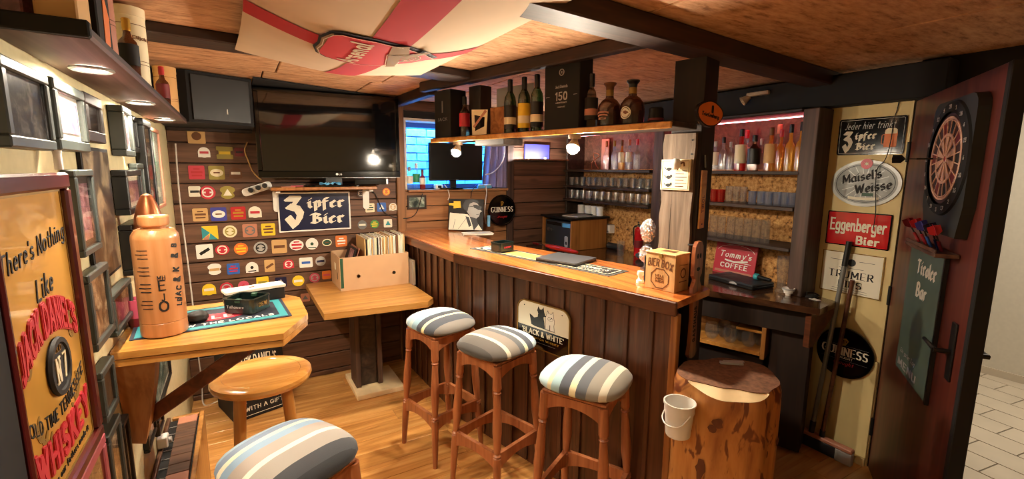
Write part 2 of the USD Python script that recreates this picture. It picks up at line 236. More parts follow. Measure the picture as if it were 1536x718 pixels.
# ================================================================ materials
wood('floor_pine', ('#a2672e', '#cf9450', '#dfad6c'), 'x', .32, .35, .7, .15, .14, .7)
wood('upright_wood', ('#2c1c15', '#493429', '#64493c'), 'z', .6, 0, .7, .3, .1, .5)
wood('wall_plank', ('#41291b', '#63432f', '#7a5640'), 'x', .6, 0, .8, .35, .14, .5)
wood('niche_plank', ('#6b4324', '#99683f', '#b07d50'), 'x', .55, 0, .8, .3, .12, .5)
wood('bar_plank', ('#31170b', '#54301c', '#6e4328'), 'z', .42, .1, .9, .25, .12, .4)
wood('bar_top', ('#a45224', '#cf7a3a', '#dd924e'), 'y', .18, .5, .6, .1, .05)
wood('bar_trim', ('#45210f', '#6b3a1d', '#84502c'), 'y', .35, .2, .8)
wood('dark_timber', ('#140b07', '#21130c', '#2f1c12'), 'z', .6, 0, .8, .4)
wood('dark_beam', ('#1d0f08', '#331c10', '#4a2a19'), 'x', .6, 0, .8, .4)
wood('beam_y', ('#1d0f08', '#331c10', '#4a2a19'), 'y', .6, 0, .8, .4)
wood('yellow_pine', ('#a9692c', '#cf9145', '#e0aa60'), 'x', .22, .5, .6, .1, .05)
wood('pine_z', ('#8a5322', '#b37a3a', '#c9924e'), 'z', .35, .2, .6, .15, .08)
wood('table_oak', ('#8f5d2a', '#b5803f', '#c79653'), 'x', .35, .25, .8, .15, .05)
wood('oak_z', ('#5a3a20', '#80552f', '#99693c'), 'z', .5, .1, .8, .2, .08)
wood('stool_wood', ('#7c4226', '#a3623c', '#b8764c'), 'z', .35, .25, .8, .1, .08)
wood('brace_wood', ('#35190c', '#5a2f18', '#743f22'), 'y', .4, .2, .8)
wood('bracket_wood', ('#8a5124', '#b5763f', '#c58a52'), 'z', .35, .2, .7)
wood('grey_board', ('#4a3c30', '#6e5c4c', '#8a7766'), 'z', .8, 0, .9, .6, .05, .4)
wood('door_wood', ('#3a150c', '#57241a', '#6c3122'), 'z', .4, .1, .5, .1, .05)
wood('shelf_wash', ('#4a322c', '#6e5048', '#8b6d66'), 'y', .6, 0, .6, .3)
wood('shelf_dark', ('#20160f', '#35261c', '#483629'), 'y', .6, 0, .8, .3)
wood('crate_wood', ('#7a4a25', '#a06a3a', '#b8804c'), 'x', .6, 0, .8, .2)
wood('cabinet_oak', ('#7a4a20', '#9c652f', '#b07a40'), 'z', .4, .2, .5, .15, .05, .3)
wood('worktop_dark', ('#2c1b10', '#43291a', '#583823'), 'y', .15, .5, .7, .1)
wood('box_ply', ('#b58a52', '#cba169', '#dab680'), 'z', .6, 0, .5, .1, .05)
mat('log_wood', {'g': ('geometry', {}), 'm': ('mapping', {'scale': (9, 9, 1.4)}), 'n': ('noise_texture', {'scale': 1.0, 'detail': 6.0, 'roughness': .6, 'distortion': 1.0}), 'r': ('rgb_ramp', {'ramp': [(.3, lin('#8a4e22')), (.5, lin('#b5773c')), (.7, lin('#c99152'))]}),
    'm2': ('mapping', {'scale': (11, 11, 6)}), 'n2': ('noise_texture', {'scale': 1.0, 'detail': 3.0, 'roughness': .55, 'distortion': .8}), 'r2': ('rgb_ramp', {'ramp': [(.56, (0, 0, 0)), (.60, (1, 1, 1))]}), 'm3': ('mapping', {'scale': (40, 40, 9), 'location': (3, 1, 2)}), 'n3': ('noise_texture', {'scale': 1.0, 'detail': 3.0}), 'r3': ('rgb_ramp', {'ramp': [(.63, (0, 0, 0)), (.68, (1, 1, 1))]}), 'ad': ('math', {'math_type': 'maximum'}), 'mx': ('mix', {'color2': lin('#6a3418')}), 'b': ('bump', {'strength': .5, 'distance': .004}), 'p': ('principled_bsdf', {'roughness': .45, 'coat_weight': .15, 'coat_roughness': .2})},
    [('g.position', 'm.vector'), ('m.vector', 'n.vector'), ('n.fac', 'r.fac'), ('g.position', 'm2.vector'), ('m2.vector', 'n2.vector'), ('n2.fac', 'r2.fac'), ('g.position', 'm3.vector'), ('m3.vector', 'n3.vector'), ('n3.fac', 'r3.fac'), ('r2.color', 'ad.value1'), ('r3.color', 'ad.value2'), ('ad.value', 'mx.fac'), ('r.color', 'mx.color1'), ('mx.color', 'p.base_color'), ('n.fac', 'b.height'), ('b.normal', 'p.normal')])
wood('bottle_wood', ('#9a6030', '#b97c4a', '#c99060'), 'z', .35, .3, .5, .1, .05)
wood('carved_wood', ('#5a2c14', '#8a4b25', '#a5653a'), 'z', .4, .3, .7, .3)
speck('ceiling_board', ('#8a5f3e', '#b98a62', '#cfa27a'), 16, .9, .8, (.6, 2.2, 2.2))
speck('cork', ('#3a200a', '#bd8446', '#e0b070'), 40, .85, .5)
plain('plaster_cream', '#cfc297', .85, var=.05, bump=.25, bscale=40)
plain('panel_cream', '#d2bd85', .6, var=.04, bscale=6)
plain('plaster_white', '#d8d2c4', .85, var=.03, bump=.2, bscale=40)
plain('wall_dark', '#2b1a12', .8, var=.2, bscale=8)
plain('black_wall', '#0b0909', .8)
plain('tile', '#cfc4b2', .35, var=.06, bscale=5)
plain('grout', '#7d7466', .9)
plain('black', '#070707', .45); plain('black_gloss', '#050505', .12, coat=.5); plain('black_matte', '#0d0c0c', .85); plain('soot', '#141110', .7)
plain('white', '#e8e4da', .5); plain('white_gloss', '#eeeae2', .2); plain('cream', '#e6d8b4', .55); plain('paper', '#e3dcc8', .8); plain('tan', '#c9a067', .7)
plain('red', '#b3171d', .5); plain('red_gloss', '#c01a20', .18, coat=.4); plain('dark_red', '#6e1218', .45); plain('pink', '#c8506a', .5); plain('crimson', '#c22a3c', .4)
plain('orange', '#d8722a', .5); plain('yellow', '#e6c32a', .5); plain('green', '#3f8a3d', .5); plain('dark_green', '#1f4a33', .5); plain('teal', '#2f8f97', .6); plain('navy', '#141a3d', .3, coat=.3); plain('blue', '#2f62b4', .5)
plain('sky', '#5ea9d6', .5); plain('violet', '#3d3f9a', .5); plain('brown', '#6b4120', .6); plain('grey', '#6d6b69', .5); plain('light_grey', '#a9a7a3', .45); plain('gold', '#c79a3c', .35, .6); plain('gilt', '#8f6f2f', .5, .3); plain('olive', '#9a8a3a', .5)
plain('pole_grey', '#7d7d7a', .35, .3); plain('steel', '#b7b7b7', .25, 1.0); plain('dull_steel', '#8b8b8d', .45, 1.0); plain('foil', '#d8d8da', .18, 1.0, bump=1.0, bscale=90); plain('silver', '#a9aaa6', .35, .2); plain('sign_grey', '#7d7f7b', .4, .1, var=.2, bscale=25); plain('copper', '#a5603a', .35, .7)
plain('charcoal', '#2a2c30', .5); plain('slate', '#4f5257', .35); plain('laptop', '#5c6064', .4, .3); plain('ashtray', '#12211f', .22, coat=.4); plain('cardboard', '#c09a74', .8, var=.04, bscale=10); plain('cardboard_dark', '#8a6648', .85)
plain('frame_grey', '#363b38', .4, var=.1, bscale=30); plain('frame_black', '#0d0c0b', .35); plain('frame_brown', '#2f1f16', .5); plain('frame_red', '#4d1212', .3, coat=.3); plain('frame_rose', '#a34a56', .4); plain('gold_panel', '#c9963f', .3, coat=.5, var=.08, bscale=9)
plain('flag_white', '#c7b195', .9, var=.04, bscale=5); plain('flag_red', '#a81822', .9); plain('flag_crest', '#b81c28', .8); plain('flag_gold', '#7a5a2c', .8); plain('flag_navy', '#141722', .8)
plain('chalk_green', '#55685a', .7, var=.1, bscale=8); plain('dart_pink', '#d7ac92', .6); plain('dart_dark', '#3a1612', .6); plain('dart_board', '#1d221f', .6); plain('bin_white', '#dad6cf', .35); plain('amber_liquid', '#8a3d06', .05)
plain('bark_top', '#6f4a34', .8, var=.35, bump=.6, bscale=60); plain('bark_patch', '#5c2d14', .6, var=.2, bscale=30); plain('pale_wood', '#efd6a8', .55, var=.06, bscale=20); plain('curtain', '#8d84a8', .9); plain('cable_white', '#d8d0c8', .5)
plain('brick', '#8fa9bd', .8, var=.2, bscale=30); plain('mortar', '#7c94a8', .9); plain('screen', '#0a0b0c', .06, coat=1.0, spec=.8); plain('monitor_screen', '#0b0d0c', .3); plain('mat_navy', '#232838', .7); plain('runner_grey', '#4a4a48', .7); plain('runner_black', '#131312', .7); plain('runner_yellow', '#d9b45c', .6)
plain('plastic_red', '#c02a16', .4); plain('tray_dark', '#25201c', .6); plain('salmon', '#b87a60', .5); plain('olive_photo', '#6a6650', .5); plain('slot_black', '#050404', .7); plain('lamp_body', '#b9a58a', .4, .3)
glassy('glass', body=.045); glassy('glass_green', (.03, .11, .03), .02, .1); glassy('glass_brown', (.16, .05, .02), .02, .15); glassy('glass_amber', (.85, .38, .06), .0, .35); glassy('glass_gold', (1., .62, .10), .0, .45); glassy('glass_red', (.80, .04, .03), .0, .35); glassy('glass_blue', (.62, .70, .88), .03, .16); glassy('glass_grey', (.72, .66, .6), .03, .15)
mat('pane', {'w': ('layer_weight', {'blend': .5}), 'pw': ('math', {'math_type': 'power', 'value2': 4.0}), 'f': ('map_range', {'from_min': 0., 'from_max': 1., 'to_min': .02, 'to_max': .5}), 't': ('transparent_bsdf', {}), 'q': ('glossy_bsdf', {'roughness': .03}), 'x': ('mix_closure', {})}, [('w.facing', 'pw.value1'), ('pw.value', 'f.value'), ('f.result', 'x.fac'), ('t.BSDF', 'x.closure1'), ('q.BSDF', 'x.closure2')], 'x.closure')
WARM = (1., .86, .66)
emits('bulb_glow', WARM, BULB); emits('spot_glow', WARM, SPOT); emits('pink_glow', (1., .13, .16), PINK); emits('glint_glow', (1, .92, .85), DOTS)
for i, (a, b, c, s) in enumerate((('#171413', '#3a332c', '#6f675c', 22), ('#a8496a', '#e07d9a', '#f3d9de', 16), ('#120d0b', '#2c211b', '#4e4036', 18), ('#1c1611', '#4a3c2d', '#8b7a5f', 9), ('#5e3a3c', '#96606a', '#c79aa0', 24), ('#3a2a20', '#8a6a4c', '#cdb796', 30), ('#22302e', '#6c7d70', '#c5cdbf', 15), ('#d8d5c8', '#a9c2b5', '#5e9a7e', 9))):
    photo(f'print_{i}', a, b, c, s, i*3.1)
# ================================================================ the setting
XL, YB, XR, XP, ZC = -.37, 3.80, 3.08, 2.96, 2.20     # left wall, back wall, right wall, cream panel, ceiling
YF = -1.7                                              # wall behind the camera
BACK = Plane((0, YB), (1, 0)); LEFT = Plane((XL, 0), (0, 1)); PANEL = Plane((XP, 0), (0, -1)); RIGHT = Plane((XR, 0), (0, -1))
P0, P1, P2 = np.array([1.115, YB]), np.array([1.15, 2.64]), np.array([1.49, 1.21])
BAR = Plane(P1, P2-P1); BAR0 = Plane(P0, P1-P0); LBAR = float(np.linalg.norm(P2-P1)); LB0 = float(np.linalg.norm(P1-P0))
HINGE = np.array([2.95, 1.035]); DDIR = np.array([-.845, -.535]); DOOR = Plane(HINGE, DDIR)
# floor: pine boards
fl = setting('floor'); fl.add('subfloor', box(XL-.1, 3.12, YF, YB+.1, -.06, -.016), 'soot')
y = YF; k = 0
while y < YB+.02:
    w = .138; xs = [XL-.02]; x = XL-.02-rng.random()*.9
    while x < 3.1:
        x += 1.5+rng.random()*.8
        if x < 2.95 and x-xs[-1] > .25: xs.append(x)
    xs.append(3.1)
    for a, b in zip(xs[:-1], xs[1:]): fl.add('floor_board', cbox(a+.0008, b-.0008, y+.0008, min(y+w, YB+.03)-.0008, -.018, rng.random()*.0008, .0012), 'floor_pine')
    y += w
# ceiling: fibre panels with open joints
ce = setting('ceiling'); ce.add('ceiling_backing', box(XL-.1, 3.12, YF, YB+.1, ZC+.02, ZC+.07), 'brown')
def strip(y0, y1, xs):
    for a, b in zip(xs[:-1], xs[1:]): ce.add('ceiling_panel', cbox(a+.004, b-.004, y0+.003, y1-.003, ZC, ZC+.022, .004), 'ceiling_board')
for (y0, y1, xs) in ((YF, -.75, (XL, .55, 1.5, 2.45, 3.08)), (-.75, .3, (XL, .1, 1.05, 2.0, 3.08)), (.3, 1.36, (XL, .35, 1.3, 2.25, 3.08)), (1.36, 2.4, (XL, .52, 1.42, 2.3, 3.08)), (2.4, 3.15, (XL, .245, .86, 1.5, 2.4, 3.08)), (3.15, YB, (XL, .18, .80, 1.5, 2.4, 3.08))):
    strip(y0, y1, xs)
# ceiling beams
def beam(p0, p1, w, h, m='dark_beam', z=ZC): t = setting('ceiling_beam'); t.add('timber', bar((*p0, z-h/2), (*p1, z-h/2), w, h, .006), m); return t
beam((XL, 2.38), (1.28, 2.57), .17, .045)
beam((XL+.02, 1.16), (3.05, 1.475), .13, .075)
hb = BAR.off(-.02); beam(hb.at(-.36, 0)[:2], hb.at(LBAR-.16, 0)[:2], .05, .06, 'beam_y')
h0 = BAR0.off(-.02); beam(h0.at(0, 0)[:2], h0.at(LB0-.35, 0)[:2], .06, .07, 'beam_y')
beam((2.93, .90), (2.93, YB), .12, .17, 'black_matte', ZC-.025)
# left wall
wl = setting('wall_left'); wl.add('plaster', box(XL-.08, XL, YF, YB+.1, 0, ZC+.02), 'plaster_cream')
# back wall of horizontal boards, with the window opening
wb = setting('wall_back'); wb.add('core', [box(XL-.08, 1.23, YB+.02, YB+.26, 0, ZC+.05), box(2.19, XR+.1, YB+.02, YB+.26, 0, ZC+.05), box(1.23, 2.19, YB+.02, YB+.26, 0, 1.475), box(1.23, 2.19, YB+.02, YB+.26, 2.06, ZC+.05)], 'soot')
zs = [1.812-.1362*k for k in range(-3, 14)]; zs = sorted([z for z in zs if 0 < z < ZC]+[0, ZC])
for a, b in zip(zs[:-1], zs[1:]):
    if b-a > .03: wb.add('wall_board', cbox(XL, 1.135, YB+rng.random()*.004, YB+.022, a+.003, b-.003, .004), 'wall_plank')
zs = sorted([1.332+.131*k for k in range(-10, 7) if 0 < 1.332+.131*k < ZC]+[0, ZC])
for a, b in zip(zs[:-1], zs[1:]):
    if b-a < .03: continue
    segs = [(1.20, 2.2, 'niche_plank')] if b < 1.475 else []
    if b >= 1.475 and a < 1.475: wb.add('wall_board', cbox(1.20, 2.2, YB, YB+.022, a+.003, 1.469, .004), 'niche_plank')
    if a > 2.05: segs = [(1.20, 2.2, 'wall_plank')]
    for s0, s1, m in segs+[(2.25, XR, 'wall_plank')]: wb.add('wall_board', cbox(s0, s1, YB+rng.random()*.004, YB+.022, a+.003, b-.003, .004), m)
t1 = setting('trim_1'); t1.add('post', cbox(1.135, 1.205, YB-.03, YB+.03, 0, ZC, .004), 'oak_z')
t2 = setting('trim_2'); t2.add('post', cbox(2.185, 2.255, YB-.02, YB+.03, .9, ZC, .004), 'upright_wood')
# window: recess, frame, panes, light well of brick behind it
w1 = setting('window_1'); wz0, wz1, wx0, wx1 = 1.475, 2.06, 1.23, 2.19
w1.add('window_sill', cbox(wx0, wx1, YB-.03, YB+.25, wz0-.022, wz0, .004), 'niche_plank')
w1.add('reveal', [box(wx0-.02, wx0, YB, YB+.25, wz0, wz1), box(wx1, wx1+.02, YB, YB+.25, wz0, wz1), box(wx0, wx1, YB, YB+.25, wz1-.02, wz1)], 'plaster_white')
for (a, b, c, d) in ((wx0, wx1, wz0, wz0+.04), (wx0, wx1, wz1-.06, wz1-.02), (wx0, wx0+.035, wz0+.04, wz1-.06), (wx1-.035, wx1, wz0+.04, wz1-.06), (1.69, 1.73, wz0+.04, wz1-.06)):
    w1.add('window_frame', cbox(a, b, YB+.17, YB+.21, c, d, .003), 'blue')
w1.add('pane', box(wx0+.035, 1.69, YB+.187, YB+.191, wz0+.04, wz1-.06), 'pane'); w1.add('pane', box(1.73, wx1-.035, YB+.187, YB+.191, wz0+.04, wz1-.06), 'pane')
lw = setting('light_well'); lw.add('mortar_bed', [box(1.0, 2.5, 4.32, 4.4, 1.2, 2.5), box(1.0, 2.5, YB+.26, 4.4, 1.15, 1.2), box(.95, 1.0, YB+.26, 4.4, 1.15, 2.5), box(2.5, 2.55, YB+.26, 4.4, 1.15, 2.5)], 'mortar')
for r in range(17):
    for c in range(8):
        x0 = 1.0+c*.2-(r % 2)*.1; a, b = max(x0, 1.0), min(x0+.19, 2.5)
        if b-a > .04: lw.add('brick', cbox(a, b, 4.308+rng.random()*.004, 4.325, 1.2+r*.075, 1.2+r*.075+.064, .003), 'brick')
wl_ = UsdLux.RectLight.Define(stage, '/World/evening_light'); wl_.CreateWidthAttr(1.4); wl_.CreateHeightAttr(.3); wl_.CreateIntensityAttr(BLUE); wl_.CreateColorAttr(Gf.Vec3f(.06, .42, 1.)); wl_.AddTranslateOp().Set(Gf.Vec3d(1.75, 4.19, 2.48)); wl_.AddRotateXYZOp().Set(Gf.Vec3f(8, 0, 0))
# right wall behind the bar, cream end panel, wall round the door, wall behind the camera
wr = setting('wall_right'); wr.add('core', box(XR, XR+.1, 1.43, YB+.1, 0, ZC+.05), 'wall_dark')
wr.add('cork_panel', box(XR-.012, XR, 2.5, YB, .9, 1.66), 'cork'); wr.add('cork_panel', box(XR-.012, XR, 1.44, 2.48, .9, 1.66), 'cork'); wr.add('wall_board', box(XR-.012, XR, 1.44, YB, 1.66, 2.05), 'wall_plank')
cp = setting('wall_panel'); cp.add('panel', [box(XP, XP+.1, 1.045, 1.425, 0, 2.02)], 'panel_cream'); cp.add('lower_panel', cbox(XP-.012, XP, 1.05, 1.36, .05, .62, .002), 'panel_cream')
br = setting('baseboard_right'); br.add('board', cbox(XP-.022, XP, 1.05, 1.425, 0, .05, .004), 'panel_cream')
tp = setting('trim_3'); tp.add('post', cbox(XP-.03, XP+.05, 1.425, 1.46, 0, 2.02, .003), 'brace_wood')
wd = setting('wall_front_right'); wd.add('lintel', box(2.99, 3.10, YF, 1.045, 2.02, ZC+.02), 'black_wall'); wd.add('jamb', box(2.97, 3.09, 1.0, 1.045, 0, 2.02), 'frame_brown'); wd.add('wall', box(2.99, 3.10, YF, .06, 0, 2.02), 'wall_dark')
wf = setting('wall_front'); wf.add('plaster', box(XL-.1, 3.1, YF-.1, YF, 0, ZC+.05), 'plaster_cream')
# hall beyond the door: tiled floor and white wall
hf = setting('hall_floor'); hf.add('grout_bed', box(3.1, 6.3, -2.6, 2.0, -.05, -.006), 'grout'); hf.add('threshold', cbox(2.99, 3.1, .06, 1.0, -.02, .004, .003), 'brace_wood')
hdir = np.array([-.156, -.988]); hn = np.array([-.988, .156]); org = np.array([3.68, .847])
HALLROWS = []
for r in range(-6, 16):
    for c in range(-6, 12):
        a0 = c*.345+(r % 2)*.172; c4 = [org+hdir*(a0+.004+i*.337)+(-hn)*(r*.2+.004+j*.192) for i, j in ((0, 0), (1, 0), (1, 1), (0, 1))]; q = np.array(c4)
        if q[:, 0].min() < 3.11 or q[:, 0].max() > 6.25 or q[:, 1].max() > 1.9 or q[:, 1].min() < -2.5: continue
        hf.add('tile', ext(Polygon(c4), .006+rng.random()*.0006).apply_translation([0, 0, -.006]), 'tile')
hw = setting('hall_wall'); hw.add('plaster', [box(5.26, 5.36, -2.6, 2.0, 0, 2.6), box(3.1, 5.3, 2.0, 2.1, 0, 2.6), box(3.1, 5.3, -2.7, -2.6, 0, 2.6)], 'plaster_white'); hw.add('ceiling', box(3.1, 5.36, -2.7, 2.1, 2.5, 2.6), 'plaster_white'); hw.add('baseboard', box(5.245, 5.26, -2.6, 2.0, 0, .06), 'tile')
# ================================================================ the bar
DW = .49
ib = BAR.at(.03, 0, -DW)[:2]; Q2 = BAR.at(LBAR, 0, -DW)[:2]; qx = 1.60; t_ = (qx-ib[0])/(Q2-ib)[0]; bend = ib+(Q2-ib)*t_
KC = np.array([1.74, 1.342]); ca, cb = np.array([-.256, .966]), np.array([.966, .256]); CW = .14
col_poly = Polygon([KC, KC+ca*CW, KC+ca*CW+cb*CW, KC+cb*CW])
top_poly = Polygon([P0, P1, P2, BAR.at(LBAR, 0, -.30)[:2], BAR.at(LBAR-.10, 0, -.38)[:2], BAR.at(LBAR-.16, 0, -DW)[:2], bend, (qx, YB)]).difference(col_poly.buffer(.003))
bt = Thing('bar_counter', 'dark board-fronted bar counter with glossy orange wooden top and a bend', 'bar counter', (1.35, 2.3, 0))
bt.add('counter_top', move(ext(top_poly, .03), 0, 0, 1.10), 'bar_top')
for pl, L, z0, z1 in ((BAR, LBAR, 1.068, 1.128), (BAR0, LB0, 1.068, 1.128)): bt.add('edge_trim', bar(pl.at(.0, (z0+z1)/2, .004), pl.at(L, (z0+z1)/2, .004), .016, z1-z0, .004), 'bar_trim')
n = 12
for i in range(n):
    a, b = LBAR*i/n, LBAR*(i+1)/n-.012*(i == n-1); m = cbox(a+.003, b-.003, 0, 1.075, -.02, 0, .004); bt.add('front_board', BAR.off(-.03).put(m), 'bar_plank')
    if i: bt.add('cover_strip', BAR.off(-.024).put(cbox(a-.011, a+.011, .03, 1.068, -.002, .006, .003)), 'bar_plank')
n0 = 10
for i in range(n0):
    a, b = LB0*i/n0, LB0*(i+1)/n0; bt.add('front_board', BAR0.off(-.03).put(cbox(a+.003, b-.003, 0, 1.075, -.02, 0, .004)), 'bar_plank')
    if i: bt.add('cover_strip', BAR0.off(-.024).put(cbox(a-.011, a+.011, .03, 1.068, -.002, .006, .003)), 'bar_plank')
bt.add('corner_post', BAR.put(cbox(LBAR-.035, LBAR-.004, 0, 1.068, -.05, -.018, .003)), 'bracket_wood')
E_ = Plane(BAR.at(LBAR-.12, 0, -.02)[:2], -BAR.n[:2])
for i in range(4):
    a = .03+i*.11; bt.add('end_board', E_.put(cbox(a+.002, a+.106, 0, 1.075, -.018, 0, .003)), 'dark_timber')
bt.add('bend_post', move(rod((1.158, 2.632, 0), (1.158, 2.632, 1.07), .012, n=8), -.0, 0, 0), 'bar_plank')
# post at the end of the bar
cm = Thing('bar_post', 'dark square timber post rising from bar end to ceiling beam', 'post', (*KC, 0)); cm.add('timber', ext(col_poly.buffer(-.004).buffer(.004, quad_segs=2), 2.125), 'dark_timber')
# the shelf that hangs over the bar
s0_, s1_ = -.23, 1.404
us = Thing('bottle_shelf', 'long wooden shelf hanging over the bar front carrying whisky bottles', 'shelf', BAR.at(.6, 1.816, -.1))
us.add('board', BAR.put(cbox(s0_, s1_, 1.820, 1.842, -.215, 0, .003)), 'shelf_dark'); us.add('edge_strip', BAR.put(cbox(s0_, s1_, 1.812, 1.838, .0005, .014, .003)), 'yellow_pine')
us.add('hanger_post', BAR.put(cbox(.02, .13, 1.842, 2.14, -.19, -.10, .004)), 'dark_timber'); us.add('hanger_post', BAR.put(cbox(-.23, -.17, 1.842, 2.15, -.21, -.15, .004)), 'dark_timber')
us.add('under_block', BAR.put(cbox(.15, .40, 1.785, 1.820, -.19, -.04, .004)), 'shelf_dark')
# spot lamps under its edge
def spot(s, z, label):
    c = BAR.at(s, z, -.03); d = np.array([-.45, -.30, -.84]); d /= np.linalg.norm(d)
    t = Thing('spot_lamp', label, 'lamp', c+np.array([0, 0, .03])); t.add('base_plate', rod(c+np.array([0, 0, .012]), c+np.array([0, 0, .030]), .03, n=20), 'lamp_body', smooth=30)
    t.add('housing', along(lathe([(0, 0), (.012, 0), (.02, .02), (.031, .045), (.033, .05), (.029, .05), (.026, .046), (0, .046)], 24), c-d*.012, c+d), 'lamp_body', smooth=30)
    t.add('lens', along(lathe([(0, .047), (.0275, .047), (.0285, .054), (.025, .066), (.016, .075), (.006, .078), (0, .0785)], 24), c-d*.012, c+d), 'bulb_glow', label='glowing lens')
spot(-.0, 1.782, 'glowing white spot lamp under the shelf above the small monitor'); spot(.90, 1.782, 'glowing white spot lamp under the shelf near the glass rack')
# ================================================================ back bar along the right wall
wk = Thing('back_counter', 'dark glossy worktop with cupboard behind the bar along the right wall', 'counter', (2.7, 2.2, 0))
W0, W1 = np.array([2.464, 1.751]), np.array([2.652, 1.227]); wd_ = (W1-W0)/np.linalg.norm(W1-W0); WS = W0-wd_*.30
wk.add('worktop', move(ext(Polygon([WS, W1, (2.893, 1.262), (2.93, 1.40), (2.93, 1.475), (3.06, 1.475), (3.06, 3.78), (2.40, 3.78), (2.40, 2.2)]), .035), 0, 0, .885), 'worktop_dark')
CAB = Plane(W0, W1-W0).off(-.05); ws = lambda px, py: CAB.st(px, py)
aL, aR, cab_z, ztop = -.25, CAB.st(1146, 500)[0], CAB.st(1100, 522)[1], .74
wk.add('drawer_front', CAB.put(cbox(aL, .50, ztop, .884, -.02, 0, .003)), 'dark_timber'); wk.add('upright', CAB.put(cbox(aR-.012, aR+.012, cab_z-.03, ztop, -.30, 0, .002)), 'cabinet_oak')
wk.add('bottom_shelf', CAB.put(cbox(aL, aR-.013, cab_z-.012, cab_z+.012, -.34, 0, .002)), 'yellow_pine'); wk.add('back_panel', CAB.put(box(aL, aR, cab_z, ztop, -.36, -.342)), 'cabinet_oak')
wk.add('inner_shelf', CAB.put(cbox(aR-.16, aR-.013, ztop-.05, ztop-.035, -.3, -.03, .002)), 'yellow_pine')
wk.add('plinth', CAB.put(cbox(aL, aR, 0.02, cab_z-.04, -.30, -.05, .004)), 'dark_timber'); wk.add('side_panel', CAB.put(cbox(aR+.03, .52, .02, ztop, -.2, -.04, .003)), 'dark_timber'); wk.add('bracket', [ext(Polygon([(0, 0), (.26, 0), (.26, -.03), (.05, -.20), (0, -.20)]), .03).apply_transform(np.array([[1, 0, 0, 2.66], [0, 0, -1, 1.30], [0, 1, 0, .884], [0, 0, 0, 1.]]))], 'brace_wood')
SX0, SX1 = 2.80, 3.066
def rack(y0, y1, zs, name, label):
    t = Thing(name, label, 'shelf unit', (2.93, (y0+y1)/2, .92))
    for z, ex in zs: t.add('shelf_board', cbox(SX0, SX1, y0-ex, y1, z-.022, z, .003), 'shelf_dark')
    return t
ra = rack(1.50, 2.50, ((1.65, .02), (1.437, 0), (1.195, 0)), 'bottle_rack', 'open cork-backed wooden rack of bottles and glasses right of the post')
ra.add('upright', cbox(SX0+.0, 2.95, 1.405, 1.495, .921, 2.0, .005), 'upright_wood'); ra.add('upright', cbox(SX0+.01, SX1, 2.505, 2.60, .921, 2.0, .005), 'upright_wood'); ra.add('header', cbox(SX0, SX1, 1.50, 2.5, 1.985, 2.005, .004), 'dark_timber')
rb_ = rack(2.62, 3.74, ((1.651, 0), (1.50, 0), (1.368, 0)), 'glass_rack', 'dark three-tier rack of small glasses left of the extinguisher'); rb_.add('upright', cbox(SX0+.05, SX1, 3.745, 3.775, 1.22, 2.0, .004), 'shelf_dark'); rb_.add('header', cbox(SX0, SX1, 2.62, 3.74, 1.985, 2.005, .004), 'dark_timber')
for nm, y0, y1, lb in (('led_strip', 1.5, 2.49, 'pink glowing light strip above the right-hand bottle rack'), ('led_strip', 2.63, 3.7, 'pink glowing light strip above the small-glass rack')):
    t = Thing(nm, lb, 'light strip', (2.95, (y0+y1)/2, 1.97)); t.add('tape', box(2.945, 2.965, y0, y1, 1.979, 1.9845), 'white'); t.add('diffuser', cbox(2.947, 2.963, y0, y1, 1.971, 1.9785, .002), 'pink_glow', label='pink glowing diffuser')
# small blue glass shelf on the back wall
q0, q1 = ony(783, 238, 3.70), ony(860, 238, 3.70)
gs = Thing('wall_shelf', 'short pale wall shelf with two glowing glint beads beside the window', 'shelf', (2.5, 3.7, 1.66)); zz = q0[2]
gs.add('board', cbox(q0[0], 2.78, 3.62, 3.795, zz-.012, zz, .003), 'oak_z')
for x in (793, 818): p = ony(x, 233, 3.66); gs.add('light', move(trimesh.creation.icosphere(2, .008), p[0], p[1], zz+.008), 'glint_glow', label='tiny white glint bead')  # glints built as glowing beads, strength raised to light the back bar
gs.add('blue_panel', box(q0[0]+.08, q0[0]+.36, 3.775, 3.795, zz+.001, zz+.14), 'violet')
# ================================================================ tables
TZ = 1.09
wt = Thing('wall_table', 'pale pine drop-leaf table with clipped corners bracketed to the left wall', 'table', (-.1, 2., 0))
tp_ = Polygon([(XL+.004, 1.767), (.103, 1.702), (.205, 1.899), (.205, 2.165), (.16, 2.24), (XL+.004, 2.24)])
wt.add('table_top', move(ext(tp_.buffer(-.004).buffer(.004, quad_segs=2), .022), 0, 0, TZ-.022), 'yellow_pine'); wt.add('under_board', move(ext(tp_.buffer(-.003), .021), 0, 0, TZ-.0465), 'yellow_pine')
hp = [(x, y, TZ-.047) for x in (XL+.003, -.262) for y in (1.79, 1.93)]+[(x, y, .93) for x in (XL+.003, -.278) for y in (1.82, 1.93)]+[(XL+.003, 1.87, .74), (XL+.003, 1.92, .74), (-.325, 1.88, .72), (-.32, 1.92, .74), (-.30, 1.90, .80)]
wt.add('corbel', trimesh.convex.convex_hull(np.array(hp)), 'bracket_wood'); b1 = onz(372, 519, TZ-.047)
wt.add('brace', bar((-.33, 1.955, .775), (b1[0], b1[1]+.03, TZ-.06), .045, .05), 'brace_wood')
LZ = .77
lt = Thing('low_table', 'low oak table with pedestal leg standing in the corner by bar', 'table', (.75, 3.4, 0))
lp_ = Polygon([(.405, 2.925), (1.05, 2.875), (1.115, 2.94), (1.115, 3.79), (.405, 3.79)])
lt.add('table_top', move(ext(lp_.buffer(-.004).buffer(.004, quad_segs=2), .04), 0, 0, LZ-.04), 'table_oak'); lt.add('base_slab', cbox(.64, .985, 3.23, 3.66, 0.001, .04, .004), 'pale_wood')
pc = onz(556, 578, .04)
